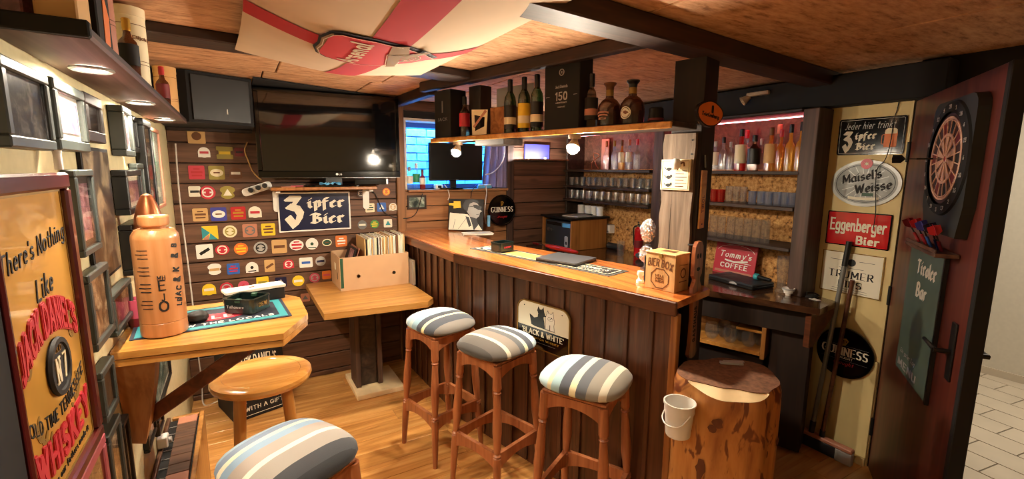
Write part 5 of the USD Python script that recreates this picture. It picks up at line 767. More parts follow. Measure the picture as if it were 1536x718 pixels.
# ================================================================ on the bar top
BZ = 1.130
TOPF = Flat((*BAR.at(0, 0)[:2], BZ), BAR.x, -BAR.n)      # along the bar, inwards
def bt_(px, py): q = onz(px, py, BZ)-TOPF.o; return q@TOPF.x, q@TOPF.y
t = Thing('bar_runner', 'long dark bar runner with pale stripe lying along the bar top', 'bar mat', TOPF.at(.5, .25)); R0, R1, H0, H1 = -.06, 1.03, .165, .345
t.add('runner', TOPF.put(ext(rrect(R1-R0, H1-H0, .004, (R0+R1)/2, (H0+H1)/2), .0022), h=.0004), 'runner_grey'); t.add('centre', TOPF.put(ext(rrect(R1-R0-.03, H1-H0-.04, .003, (R0+R1)/2, (H0+H1)/2), .0006), h=.0027), 'runner_black'); t.add('yellow_field', TOPF.put(box(.22, .60, H0+.025, H1-.025, .0034, .0040)), 'runner_yellow'); t.add('pale_stripe', TOPF.put(ext(ring(rrect(R1-R0-.05, H1-H0-.055, .003, (R0+R1)/2, (H0+H1)/2), .008), .0006), h=.0042), 'cream')
rl = lambda s: Flat(TOPF.at(0, 0, 0), BAR.x, -BAR.n).put(ext(s, .0006), h=.0035)
t.add('lettering', rl(fit(letters('BUSHMILLS', .03, .2, 'slab'), .20, .04, .86, H0+.105)), 'paper', label='white lettering'); t.add('lettering', rl(fit(letters('IRISH WHISKEY', .03, .15), .16, .016, .87, H0+.06)), 'paper'); t.add('emblem', rl(oval(.10, .07, .13-.10, H0+.09)), 'paper')
F = Flat(TOPF.at(.165, .25, .0052), (.97, .24, 0), (-.24, .97, 0)); t = Thing('ashtray', 'dark eight-sided ashtray standing on the bar runner', 'ashtray', F.at(0, 0)); tray(t, F, .125, .10, .055, 'ashtray'); t.add('lettering', Flat(F.at(0, 0, 0)-F.y*.0505, F.x, (0, 0, 1)).put(ext(fit(letters('PADDY', .02, .18, 'slab'), .06, .012, 0, .03), .0007)), 'crimson'); t.add('side_label', Flat(F.at(0, 0, 0)+F.x*.063, F.y, (0, 0, 1)).put(box(-.03, .03, .012, .034, 0, .0007)), 'light_grey')
q = [bt_(*p) for p in ((803, 392), (866, 402), (880, 388), (822, 381))]; F = Flat(TOPF.at(q[0][0], q[0][1], .0045), TOPF.at(*q[1])-TOPF.at(*q[0]), TOPF.at(*q[3])-TOPF.at(*q[0])); LW = .265; LD = .235
t = Thing('laptop', 'closed grey laptop lying across the bar runner', 'laptop', F.at(.13, .1)); t.add('base', F.put(ext(rrect(LW, LD, .008, LW/2, LD/2), .010), h=.001), 'black'); t.add('lid', F.put(ext(rrect(LW, LD, .008, LW/2, LD/2), .007), h=.0118), 'laptop', label='matt grey lid')
# portrait record sleeve leaning at the bend of the bar, other sleeves, blue packet
a, b = onz(672, 345, BZ+.008), onz(722, 346, BZ+.008); F = Flat(a+[0, .0, .001], (b-a)*[1, 1, 0], (.0, .22, 1)); PW = float(np.linalg.norm((b-a)[:2]))+.015; PH = .265
t = Thing('record_sleeve', 'black and white portrait record sleeve leaning back on the bar bend', 'record', F.at(PW/2, 0)); t.add('sleeve', F.put(cbox(0, PW, 0, PH, -.006, 0, .001)), 'soot')
def pr(s, m, k=0, nm='cover_print'): t.add(nm, F.put(ext(s, .0006), h=.0002+k*.0007), m)
sc = lambda *p: Polygon([(x*PW, y*PH) for x, y in p]).buffer(.004).buffer(-.002)
pr(sc((.02, .02), (.05, .55), (.40, .52), (.55, .50), (.62, .42), (.78, .30), (.97, .02)), 'paper')
pr(sc((.50, .81), (.63, .91), (.80, .87), (.88, .76), (.90, .65), (.95, .62), (.89, .57), (.885, .51), (.87, .46), (.80, .39), (.68, .42), (.63, .44), (.53, .61), (.47, .74)), 'light_grey', 1); pr(unary_union([sc((.40, .78), (.48, .95), (.66, .995), (.82, .95), (.85, .88), (.70, .905), (.60, .86), (.56, .74), (.54, .62), (.46, .66)), sc((.62, .43), (.72, .40), (.80, .37), (.85, .18), (.74, .02), (.67, .28)), sc((.50, .44), (.58, .42), (.66, .16), (.60, .12))]), 'charcoal', 2)
pr(unary_union([sc((.71, .81), (.80, .81), (.94, .75), (.93, .67), (.86, .66), (.80, .70), (.73, .73)), LineString([(.72*PW, .77*PH), (.52*PW, .74*PH)]).buffer(.002), LineString([(.88*PW, .52*PH), (.80*PW, .51*PH)]).buffer(.0015)]), 'black', 3); pr(LineString([(.30*PW, .05*PH), (.52*PW, .40*PH)]).buffer(.0015).union(LineString([(.15*PW, .05*PH), (.20*PW, .35*PH)]).buffer(.0015)), 'grey', 3); pr(sc((.02, .80), (.15, .78), (.15, .70), (.35, .72), (.33, .92), (.15, .92), (.15, .86), (.02, .86)), 'yellow', 3)
c = onz(712, 351, BZ); t = Thing('record_sleeve', 'flat white record sleeves lying at the foot of the portrait sleeve', 'record', c)
for k in range(3): t.add('sleeve', move(turn(cbox(-.13, .11, -.075, .06, .0008+.004*k, .0045+.004*k, .001), -20+4*k), c[0]+.03, c[1]-.01, BZ), ('white', 'paper', 'white')[k])
c = onz(727, 344, BZ); t = Thing('blue_packet', 'narrow light blue packet leaning behind the white sleeves', 'packet', c); t.add('packet', move(turn(turn(cbox(-.014, .014, -.005, .005, .0, .10, .002), -12, (1, 0, 0)), -30), c[0]+.07, c[1]+.06, BZ+.0155), 'sky')
# round stout tray on the back wall
c = ony(751.5, 315, YB-.02); R = 23.5/FPX*((c-CAM)@_f); F = Flat((c[0], YB-.036, c[2]), (1, 0, 0), (0, 0, 1))
def stout(t, F, R, wob=''):
    t.add('disc', F.put(lathe([(0, 0), (R, 0), (R, .004), (R*.985, .010), (R*.93, .0105), (R*.90, .006), (0, .006)], 48)), 'black_gloss', smooth=30)
    g = fit(letters('GUINNESS', .05, .17, 'roman', serif=True, gap=.12), R*1.62, R*.34, 0, R*.06); t.add('lettering', F.put(ext(g, .0007), h=.0062), 'paper', label='white serif lettering'); t.add('script', F.put(ext(fit(letters('draught', .05, .12, slant=.3), R*.7, R*.2, R*.02, -R*.42), .0007), h=.0062), 'red'); hp_ = unary_union([Polygon([(-.10, .30), (-.13, .62), (.02, .66), (.13, .56), (.02, .34)]).difference(Polygon([(-.06, .40), (-.09, .56), (.04, .58), (.07, .54), (.0, .40)])), LineString([(-.04, .36), (-.03, .58)]).buffer(.012), LineString([(0, .38), (.02, .58)]).buffer(.012)]); t.add('harp', F.put(ext(affinity.scale(hp_, R*.9, R*.9, origin=(0, 0)), .0007), h=.0062), 'gold', label='gold harp')
t = Thing('stout_tray', 'round black stout tray hanging on the wall under the window', 'sign', F.at(0, -R)); stout(t, F, R); t.add('back', F.put(lathe([(0, -.012), (R*.5, -.012), (R*.5, -.0005), (0, -.0005)], 20)), 'soot')
# wooden beer box on the bar end
q = [bt_(*p) for p in ((967, 430), (1011, 440), (1037, 433))]; A_, B_, C_ = [TOPF.at(*k) for k in q]; F = Plane(A_, B_-A_); W_ = float(np.linalg.norm((B_-A_)[:2])); D_ = .113; hb_ = F.st(970, 378)[1]
t = Thing('wooden_box', 'small plywood beer box with burnt lettering on the bar end', 'box', (*((A_+C_)/2)[:2], BZ)); t.add('front_panel', F.put(cbox(0, W_, BZ+.001, hb_, -.006, 0, .001)), 'box_ply'); t.add('back_panel', F.put(cbox(0, W_, BZ+.001, hb_, -D_, -D_+.006, .001)), 'box_ply'); t.add('side_panel', F.put(cbox(0, .006, BZ+.001, hb_, -D_+.0065, -.0065, .001)), 'box_ply'); t.add('side_panel', F.put(cbox(W_-.006, W_, BZ+.001, hb_, -D_+.0065, -.0065, .001)), 'box_ply')
t.add('lid', F.put(cbox(-.003, W_+.003, hb_+.0005, hb_+.007, -D_-.003, .003, .002)), 'box_ply'); t.add('clasp', [F.put(cbox(W_*.44, W_*.56, hb_-.014, hb_+.004, .0005, .004, .001))], 'gilt'); t.add('lid_print', F.put(box(W_*.3, W_*.75, hb_+.0071, hb_+.0077, -.085, -.045)), 'brown')
HB = hb_-BZ; bl = fit(letters('BIER BOX', .03, .17, 'slab'), W_*.84, .035, 0, 0); t.add('lettering', F.put(ext(affinity.translate(arch(affinity.rotate(bl, -6), -2), W_*.5, BZ+HB*.76), .0007), h=.0002), 'brown', label='burnt brown lettering'); oc = Polygon([(W_*.5+W_*.33*math.cos(math.radians(22.5+45*i)), BZ+HB*.33+W_*.33*math.sin(math.radians(22.5+45*i))) for i in range(8)]); t.add('octagon', F.put(ext(ring(oc, .004), .0007), h=.0002), 'brown')
for k, s in enumerate(('HELL', 'DUNKEL', 'BIER')): t.add('lettering', F.put(ext(fit(letters(s, .02, .16), W_*.3, .010, W_*.5, BZ+HB*(.41-.08*k)), .0007), h=.0002), 'brown')
SF = Plane(B_+np.array([0, 0, 0]), C_-B_); SF = Plane(F.at(W_, 0), -F.n); t.add('side_emblem', SF.put(ext(ring(oval(.045, .045, .065, BZ+HB*.5), .006).union(sbox(.035, BZ+HB*.26, .095, BZ+HB*.285)).union(sbox(.03, BZ+HB*.72, .10, BZ+HB*.73)), .0007), h=.0002), 'brown')
c = TOPF.at(*bt_(960, 424)); t = Thing('tap_handle', 'small white and black tap fitting left of the plywood box', 'tap', c); t.add('base', move(lathe([(0, 0), (.018, 0), (.018, .012), (.012, .018), (.010, .03), (.016, .04), (.014, .055), (0, .058)], 20), c[0], c[1], BZ+.0008), 'white_gloss', smooth=40); c2 = c+BAR.n*-.05; t.add('handle', move(lathe([(0, 0), (.009, 0), (.010, .12), (0, .125)], 14), c2[0], c2[1], BZ+.0008), 'black', smooth=40)
# ================================================================ boards on the post
RBH = -.245; a, b = BAR.off(RBH).st(997, 194), BAR.off(RBH).st(1035, 194); RB = BAR.off(RBH); s0, s1 = RB.st(988, 350)[0], RB.st(1034, 350)[0]
pts = [(s0, 1.134)]+[(s0+.004*math.sin(k*2.3), 1.134+k*.062) for k in range(1, 11)]+[(s0+.004, 1.81), (s1, 1.81)]+[(s1+.003*math.sin(k*1.9), 1.81-k*.062) for k in range(1, 11)]+[(s1, 1.134)]
t = Thing('rough_board', 'weathered grey rough-edged board standing on bar against the post', 'board', RB.at((s0+s1)/2, 1.134)); t.add('board', RB.put(ext(Polygon(pts), .022), h=-.022), 'grey_board'); t.add('crack', RB.put(ext(Polygon([(s0+.05, 1.14), (s0+.052, 1.50), (s0+.054, 1.14)]), .0008), h=.0002), 'soot')
for z in (1.78, 1.72): t.add('nail', rod(RB.at(s1-.012, z, .0003), RB.at(s1-.012, z, .002), .004, n=8), 'black')
NP = RB.off(.001); a, b = NP.st(994, 239), NP.st(1035, 286); t = Thing('cream_notice', 'cream notice board with drawings and lines of text on rough board', 'sign', NP.at((a[0]+b[0])/2, b[1])); t.add('board', NP.put(cbox(a[0], b[0], b[1], a[1], 0, .010, .002)), 'cream'); t.add('border', NP.put(ext(ring(sbox(a[0]+.006, b[1]+.006, b[0]-.006, a[1]-.006), .002), .0006), h=.0102), 'gilt')
w, h = b[0]-a[0], a[1]-b[1]; t.add('text_line', [NP.put(box(a[0]+w*.52, a[0]+w*(.80+.1*(k % 2)), b[1]+h*(.12+.10*k), b[1]+h*(.12+.10*k)+.003, .0102, .0108)) for k in range(6)], 'brown'); t.add('drawing', [NP.put(ext(affinity.translate(unary_union([oval(.022, .014), oval(.010, .012, .012, .006), LineString([(-.012, 0), (-.02, .008)]).buffer(.0015)]), a[0]+w*.28, b[1]+h*(.16+.26*k)), .0006), h=.0102) for k in range(3)], 'soot')
c = NP.hit(1019, 246)+NP.n*.034; sk = trimesh.creation.icosphere(3, .023); sk.apply_scale([1, 1.05, 1.1]); t = Thing('skull_ornament', 'small ivory animal skull hung on the cream notice', 'ornament', c); t.add('skull', move(sk, *c), 'white_gloss', smooth=True); h0 = c+NP.x*.024; t.add('horn', tube([h0-NP.x*.004, h0+NP.x*.012+[0, 0, .006], h0+NP.x*.016-[0, 0, .01]], .0035), 'brown', smooth=50); t.add('horn', tube([c-NP.y*.012+NP.x*.006, c-NP.y*.026+NP.x*.012], .003), 'brown', smooth=50); t.add('hook', rod(c-NP.n*.0235, c-NP.n*.021, .004), 'black')
CF = Plane(KC, cb); p0 = CF.st(1043, 255); p1 = CF.st(1040, 344); t = Thing('wooden_scale', 'narrow yellow wooden strip with lettering hanging on the dark post', 'plaque', CF.at(p1[0], p1[1])); sx = .012; t.add('strip', CF.put(cbox(sx, sx+.052, p1[1], p0[1], .001, .010, .002)), 'yellow_pine'); t.add('lettering', CF.put(ext(affinity.translate(affinity.rotate(letters('TIROL', .02, .2), 90, origin=(0, 0)), sx+.035, p1[1]+.07), .0007), h=.0102), 'brown'); t.add('screw', CF.put(move(lathe([(0, 0), (.004, 0), (.004, .0015), (0, .002)], 10), sx+.026, p1[1]+.02, .0102)), 'black')
t = Thing('small_pen', 'thin grey pen clipped above the yellow wooden strip', 'pen', CF.at(.05, p0[1]+.02)); t.add('pen', rod(CF.at(.045, p0[1]+.012, .006), CF.at(.032, p0[1]+.065, .006), .004), 'dull_steel', smooth=40); t.add('tip', rod(CF.at(.0452, p0[1]+.011, .006), CF.at(.048, p0[1]+.002, .006), .003, .001), 'black', smooth=40)
# carved wooden plaques hanging at the post's outer side
CP2 = CF.off(.045); c0 = CP2.st(1046, 385); ch = CP2.st(1046, 362)[1]; cl_ = CP2.st(1047, 528)[1]; cxx = c0[0]
t = Thing('carved_figure', 'carved brown wooden figure board hanging beside the bar end', 'carving', CP2.at(cxx, cl_)); H_ = ch-cl_
prof = [(.0, .012), (.015, .03), (.04, .040), (.12, .030), (.35, .024), (.50, .030), (.56, .040), (.62, .042), (.665, .024), (.69, .022), (.72, .040), (.80, .042), (.90, .042), (.96, .038), (1.0, .018)]
pg = Polygon([(cxx-w, cl_+H_*z) for z, w in prof]+[(cxx+w, cl_+H_*z) for z, w in prof[::-1]]); pg = pg.buffer(.004).buffer(-.004); t.add('board', CP2.put(ext(pg, .016), h=-.008), 'carved_wood'); t.add('carved_eye', [CP2.put(ext(oval(.014, .022, cxx+s*.013, cl_+H_*.88), .001), h=.0082) for s in (-1, 1)], 'soot'); t.add('carved_mouth', CP2.put(ext(oval(.034, .016, cxx, cl_+H_*.77), .001), h=.0082), 'soot'); t.add('lettering', CP2.put(ext(affinity.translate(affinity.rotate(letters('GASTHAUS', .022, .2), 90, origin=(0, 0)), cxx+.010, cl_+H_*.14), .001), h=.0082), 'soot'); t.add('hook', [rod(CP2.at(cxx, ch-.02, -.044), CP2.at(cxx, ch-.02, -.0085), .004)], 'black')
OS = Plane(KC, cb-ca*.35).off(.02); c = OS.st(1061, 171); t = Thing('oval_plaque', 'oval orange wood slice sign with bark rim on the post', 'sign', OS.at(c[0], c[1]-.07)); ow, oh = .155, .105; wob = Polygon([(c[0]+ow/2*math.cos(a)*(1+.03*math.sin(3*a)), c[1]+oh/2*math.sin(a)*(1+.03*math.cos(4*a))) for a in np.arange(40)*2*PI/40]); wob = affinity.rotate(wob, -6); t.add('slice', OS.put(ext(wob, .016)), 'dark_timber', label='dark bark rim'); t.add('face', OS.put(ext(wob.buffer(-.006), .0015), h=.016), 'orange'); t.add('lettering', OS.put(ext(fit(affinity.rotate(letters('Triefenburg', .03, .2, 'black', gap=.06), -8), ow*.66, None, c[0], c[1]-.008), .001), h=.0176), 'soot', label='black blackletter word'); t.add('drawing', OS.put(ext(rrect(.012, .032, .005, c[0]+.01, c[1]+.018), .001), h=.0176), 'soot'); t.add('peg', rod(OS.at(c[0], c[1], -.022), OS.at(c[0], c[1], -.0005), .008), 'dark_timber')
# ================================================================ bottles and boxes on the hanging shelf
USZ = 1.8425; ush = lambda px, h=-.10: np.array([*BAR.off(h).hit(px, 190)[:2], USZ])
def hgt(px, py, h=-.10): return BAR.off(h).st(px, py)[1]-USZ
def ubox(name, label, px0, px1, pyt, m, h=-.04, d=.12, cat_='box'):
    P = BAR.off(h); a, b = P.st(px0, 180)[0], P.st(px1, 180)[0]; H_ = P.st((px0+px1)/2, pyt)[1]; t = Thing(name, label, cat_, P.at((a+b)/2, USZ)); t.add('carton', P.put(cbox(a, b, USZ+.0005, H_, -d, 0, .003)), m); return t, P, a, b, H_
t, P, a, b, H_ = ubox('gift_box', 'tall black gift box with faint print at left end of shelf', 652, 676, 135, 'black_matte', -.012); t.add('print', [P.put(ext(fit(letters('JACK', .03, .18), (b-a)*.6, .02, (a+b)/2, USZ+.11), .0006), h=.0002), P.put(box((a+b)/2-.006, (a+b)/2+.006, USZ+.15, USZ+.22, .0002, .0008))], 'grey')
bottle('whiskey_bottle', 'dark bottle with red label beside the tall black gift box', ush(697, -.06), .235, 'glass_brown', 'crimson', 'black', 1.0)
t, P, a, b, H_ = ubox('hook_box', 'dark box behind the paper card on the hanging shelf', 735, 762, 160, 'crate_wood', -.10, .08); 
P = BAR.off(-.02); a, b = P.st(709, 190)[0], P.st(731, 190)[0]; z1 = P.st(720, 163)[1]; t = Thing('paper_card', 'cream cut-out paper card standing at the shelf edge', 'card', P.at((a+b)/2, USZ)); cd = Polygon([(a, USZ+.001), (b-.006, USZ+.001), (b+.006, z1-.01), (a-.004, z1)]).difference(Polygon([(a+.022, USZ+.022), (b-.022, USZ+.045), (b-.018, z1-.05), (a+.018, z1-.03)])); t.add('card', P.put(ext(cd, .004)), 'cream'); t.add('strip', P.put(ext(Polygon([(a+.01, USZ+.05), (a+.022, USZ+.04), (b, z1-.02), (b-.014, z1-.01)]), .002), h=.0042), 'salmon'); t.add('foot', P.put(box(a, b-.01, USZ+.0005, USZ+.006, -.03, -.0002)), 'dark_green')
GB = [(0, 0), (.033, 0), (.036, .005), (.036, .17), (.032, .195), (.016, .225), (.0135, .25), (.0135, .285)]
for k, (px, lb) in enumerate(((765, 'first of three green whiskey bottles, beside the wooden crate'), (786, 'middle green whiskey bottle of three, wrapped in a yellow label'), (805, 'third green whiskey bottle, touching the tall black anniversary box'))):
    bottle('green_bottle', lb, ush(px, -.07), .285, 'glass_green', ('black', 'yellow', 'black')[k], 'black', .92, GB, 'green whiskey bottles', (.08, .52), (.74, 1.), 'cream')
P = BAR.off(-.195); a, b = P.st(745, 150)[0], P.st(800, 150)[0]; z0 = P.st(770, 158)[1]; z1 = P.st(770, 129)[1]; solo('paper_sheet', P.put(cbox(a, b, USZ+.001, z1, -.004, 0, .001)), 'light_grey', 'pale printed sheet standing behind the three green bottles', 'paper')
t, P, a, b, H_ = ubox('anniversary_box', 'tall black whiskey box marked 150 standing on the shelf', 816, 868, 88, 'black_matte', -.035, .10); cx = (a+b)/2
for s, w, h, z in (('150', .075, .04, .155), ('Jack Daniels', .075, .014, .20), ('ANNIVERSARY', .07, .007, .125), ('TENNESSEE', .05, .006, .105)): t.add('lettering', P.put(ext(fit(letters(s, .03, .17, 'slab'), w, h, cx, USZ+z), .0006), h=.0002), 'light_grey', label='pale grey lettering')
t.add('emblem', P.put(ext(ring(Point(cx, USZ+.265).buffer(.016), .004).union(fit(letters('JD', .02, .2), .016, .012, cx, USZ+.265)), .0006), h=.0002), 'light_grey'); t.add('line', [P.put(box(a+.012, a+.035, USZ+.155, USZ+.157, .0002, .0008)), P.put(box(b-.035, b-.012, USZ+.155, USZ+.157, .0002, .0008))], 'light_grey')
bottle('whiskey_bottle', 'square dark bottle with black cap right of the anniversary box', ush(886, -.08), .245, 'glass_brown', 'soot', 'black', .85, [(0, 0), (.038, 0), (.041, .006), (.041, .17), (.034, .195), (.017, .212), (.0145, .23), (.0145, .29)], None, (.15, .55), (.76, 1.), 'salmon', sq=1)
DEC = [(0, 0), (.046, 0), (.052, .008), (.054, .06), (.050, .10), (.034, .125), (.0185, .137), (.0165, .15), (.0165, .195)]
for px, lb, c2, lm in ((913, 'squat round-shouldered decanter bottle with dark crest label', 'brown', 'soot'), (947, 'squat decanter bottle with round white label and flared stopper', 'black', 'paper')):
    o = ush(px, -.09); h = hgt(px, 121 if px > 930 else 125, -.09); b = Thing('decanter_bottle', lb, 'bottle', o, math.degrees(math.atan2(BAR.n[1], BAR.n[0]))); k = (h-.012)/.195; b.add('glass_body', lathe([(r, z*k) for r, z in DEC]+[(0, .195*k)], 24), 'glass_brown', smooth=35, local=True); b.add('stopper', lathe([(0, h-.03), (.0175, h-.03), (.019, h-.016), (.028, h-.006), (.028, h), (0, h)], 24), c2, smooth=35, local=True); b.add('neck_foil', lathe([(.0172, h*.70), (.0176, h*.72), (.0176, h*.83), (.0172, h*.84)], 20), 'gilt', smooth=35, local=True)
    if lm == 'paper': m = ext(ring(Point(0, 0).buffer(.026, quad_segs=8), .004).union(Point(0, 0).buffer(.019)).union(sbox(-.024, -.003, .024, .004)).segmentize(.004), .0008)
    else: m = ext(unary_union([arch(sbox(-.03, .008, .03, .016), -6), sbox(-.02, -.022, .02, -.012), arch(sbox(-.026, -.004, .026, .003), -6)]).segmentize(.004), .0008)
    v = np.asarray(m.vertices); a = v[:, 0]/.0545; m.vertices = np.column_stack([np.cos(a)*(.0548+v[:, 2]), np.sin(a)*(.0548+v[:, 2]), v[:, 1]+.055*k]); b.add('label', m, 'paper' if lm == 'paper' else 'salmon', local=True)
o = ush(983, -.10); t = Thing('black_hat', 'small black hat and red-lit trinket box at right end of shelf', 'hat', o); t.add('crown', move(lathe([(0, 0), (.032, 0), (.030, .05), (.024, .056), (0, .058)], 20), o[0], o[1], USZ+.012), 'black_matte', smooth=40); t.add('brim', move(lathe([(0, .001), (.052, .001), (.054, .007), (.034, .011), (0, .011)], 24), *o), 'black_matte', smooth=40); t.add('hat_band', move(lathe([(.0325, .013), (.0332, .014), (.0328, .022), (.032, .023)], 20), *o), 'dark_red', smooth=40)
# ================================================================ glasses and bottles of the back bar
def glass_thing(name, label, loc, prof, group, m='glass'): t = Thing(name, label, 'glass', loc, 0, group); t.add('glass_body', lathe(prof, 20), m, smooth=35, local=True); return t
def tumbler(r0, r1, h, t=.002, base=.006): return [(0, 0), (r0-.001, 0), (r0, .001), (r1, h-.001), (r1-t/2, h), (r1-t, h-.001), (r0-t, base), (0, base)]
def row(name, adj, where, ys, x, z, prof, group, m='glass', jit=.006):
    src = None
    for k, y in enumerate(ys):
        loc = (x+rng.uniform(-jit, jit), y, z+.0006); lb = f'{adj}, {ORD[k]} from left on {where}'
        if src is None: src = glass_thing(name, lb, loc, prof, group, m)
        else: src.copy(loc, rng.uniform(0, 360), lb)
row('shot_glass', 'small clear glass', 'the upper glass shelf', np.linspace(3.68, 2.70, 13), 2.86, 1.50, tumbler(.026, .033, .078, .003, .012), 'glasses on the upper glass shelf')
row('small_tumbler', 'small clear tumbler', 'the lower glass shelf', np.linspace(3.68, 2.70, 12), 2.86, 1.368, tumbler(.028, .035, .085, .003, .01), 'glasses on the lower glass shelf')
row('back_tumbler', 'small clear tumbler in second line', 'upper glass shelf', np.linspace(3.64, 2.74, 9), 2.97, 1.50, tumbler(.026, .033, .082, .003, .012), 'second line on the upper glass shelf')
CB = [(0, 0), (.033, 0), (.036, .004), (.036, .14), (.030, .165), (.0155, .185), (.0135, .20), (.0135, .245)]
for px, hh, g, l, c_, lb in ((909, 246, 'glass', None, 'copper', 'clear bottle with copper cap, leftmost on top of glass rack'), (921, 246, 'glass', None, 'gilt', 'empty-looking clear tall bottle, second on top of glass rack'), (932, 246, 'glass_amber', 'cream', 'brown', 'pale amber bottle, third on top of glass rack'), (943, 246, 'glass', 'paper', 'salmon', 'clear bottle with broad paper label, fourth on top of glass rack'), (955, 246, 'glass_grey', None, 'crimson', 'greyish bottle with red cap, rightmost on top of glass rack')):
    q = onx(px, hh, 2.90); bottle('spirit_bottle', lb, (2.90, q[1], 1.6516), .255, g, l, c_, .85, CB)
q = onx(893, 245, 2.88); t = Thing('wire_ornament', 'twisted pink-lit wire ornament at left end of top glass shelf', 'ornament', (2.88, q[1], 1.652)); t.add('wire', tube([(2.88, q[1]+.05, 1.6555), (2.86, q[1]+.02, 1.72), (2.90, q[1]-.03, 1.78), (2.88, q[1]+.03, 1.80), (2.87, q[1]-.02, 1.70), (2.88, q[1]-.05, 1.6555)], .004), 'copper', smooth=60); t.add('base', cbox(2.85, 2.91, q[1]-.06, q[1]+.06, 1.6515, 1.6548, .001), 'brown')
q = onx(903, 245, 3.0); solo('wood_slat', cbox(3.03, 3.045, q[1]-.05, q[1]+.05, 1.6515, 1.94, .003), 'salmon', 'upright orange slat behind the bottles on the glass rack', 'board')
# right-hand rack, top shelf
RBT = [(1071, .20, 'glass', 'paper', 'light_grey', 1.0, 'clear bottle half behind the post, leftmost on the right rack'), (1083, .225, 'glass', None, 'black', .95, 'clear bottle with black cap, second on the right rack'), (1094, .19, 'glass', None, 'light_grey', .95, 'short clear bottle left of the red one'), (1109, .27, 'glass_red', 'cream', 'black', 1.05, 'red liqueur bottle with cream label and black cap'), (1129, .225, 'glass_brown', 'black', 'black', 1.22, 'square black-labelled whiskey bottle right of the red one'), (1153, .265, 'glass_amber', 'tan', 'brown', 1.0, 'amber bottle with large tan label'), (1168, .25, 'glass_amber', None, 'crimson', .8, 'plain amber bottle between tan-labelled and golden bottles'), (1182, .275, 'glass_gold', None, 'black', .8, 'bright golden bottle with black cap'), (1198, .285, 'glass_gold', None, 'soot', .8, 'bright golden bottle beside the right upright')]
for px, h, g, l, c_, rs, lb in RBT:
    q = onx(px, 254, 2.87); bottle('spirit_bottle', lb, (2.87, max(q[1], 1.51), 1.6506), h, g, l, c_, rs, CB if rs < 1.2 else None, None, (.18, .62), (.82, 1.), None, sq=1 if rs > 1.2 else 0)
for k, (px, h, lb) in enumerate(((1117, .27, 'tall clear bottle in the back line behind the black-labelled bottle'), (1140, .21, 'clear bottle in the back line left of the tan-labelled one'), (1165, .29, 'tall pale bottle in the back line behind the amber ones'))):
    q = onx(px, 250, 2.985); bottle('spirit_bottle', lb, (2.985, q[1], 1.6506), h, ('glass', 'glass', 'glass_grey')[k], ('paper', None, 'cream')[k], ('crimson', 'light_grey', 'salmon')[k], 1., CB)
# middle shelf: red tumblers, clear glasses, blue printed cups
row('red_glass', 'red tinted tumbler', 'middle right shelf', [onx(px, 302, 2.86)[1] for px in (1071, 1081)], 2.86, 1.437, tumbler(.022, .026, .085, .003, .01), 'red glasses', 'glass_red')
row('clear_glass', 'tall clear glass', 'middle right shelf', [onx(px, 305, 2.86)[1] for px in (1093, 1103, 1113)], 2.86, 1.437, tumbler(.02, .0235, .11, .002, .01), 'clear glasses on the middle shelf')
row('printed_glass', 'squat blue-printed cut glass', 'middle right shelf', [onx(px, 310, 2.86)[1] for px in (1128, 1140, 1152, 1164, 1176, 1187)], 2.86, 1.437, tumbler(.022, .0255, .085, .003, .012), 'blue cut glasses', 'glass_blue')
row('beer_glass', 'large upturned beer glass', 'lower right shelf', [onx(px, 360, 2.87)[1] for px in (1068, 1081, 1094, 1107, 1120, 1133, 1147)], 2.87, 1.195, [(0, .15), (.025, .15), (.027, .149), (.0295, .001), (.0285, 0), (.0275, .001), (.024, .14), (0, .14)], 'upturned beer glasses')
# gap between the racks
q = onx(989, 250, 2.9); bottle('spirit_bottle', 'clear bottle with white label in the gap left of the post', (2.86, q[1]-.06, 1.6506), .25, 'glass', 'paper', 'salmon', 1., CB)
row('gap_glass', 'clear glass', 'short shelf left of the post', [onx(px, 293, 2.88)[1] for px in (983, 991)], 2.88, 1.437, tumbler(.018, .021, .13, .002, .01), 'glasses left of the post')
# ================================================================ on the back counter
CZ = .9205
st0 = onz(845, 378, CZ); sx0, sy0 = 2.56, st0[1]; sy1 = 3.745; szt = onx(848, 326, sx0)[2]
t = Thing('stereo_cabinet', 'oak cabinet holding a black stereo at the left end of worktop', 'cabinet', ((sx0+3.0)/2, sy0, CZ)); t.add('side_panel', cbox(sx0, 2.98, sy0, sy0+.02, CZ+.0005, szt-.02, .003), 'cabinet_oak'); t.add('side_panel', cbox(sx0, 2.98, sy1-.02, sy1, CZ+.0005, szt-.02, .003), 'cabinet_oak'); t.add('top_board', cbox(sx0-.02, 3.0, sy0-.015, sy1, szt-.0195, szt, .003), 'black'); t.add('bottom_board', box(sx0, 2.98, sy0+.0205, sy1-.0205, CZ+.0005, CZ+.012), 'cabinet_oak'); t.add('back_panel', box(2.97, 2.98, sy0+.0205, sy1-.0205, CZ+.0125, szt-.02), 'cabinet_oak')
t = Thing('stereo', 'black stereo with silver knobs and blue display in the oak cabinet', 'stereo', (sx0+.1, (sy0+sy1)/2, CZ+.013)); za, zb_ = CZ+.0128, szt-.045; t.add('case', cbox(sx0+.02, 2.9, sy0+.03, sy1-.03, za, zb_, .004), 'charcoal'); fx = sx0+.0195
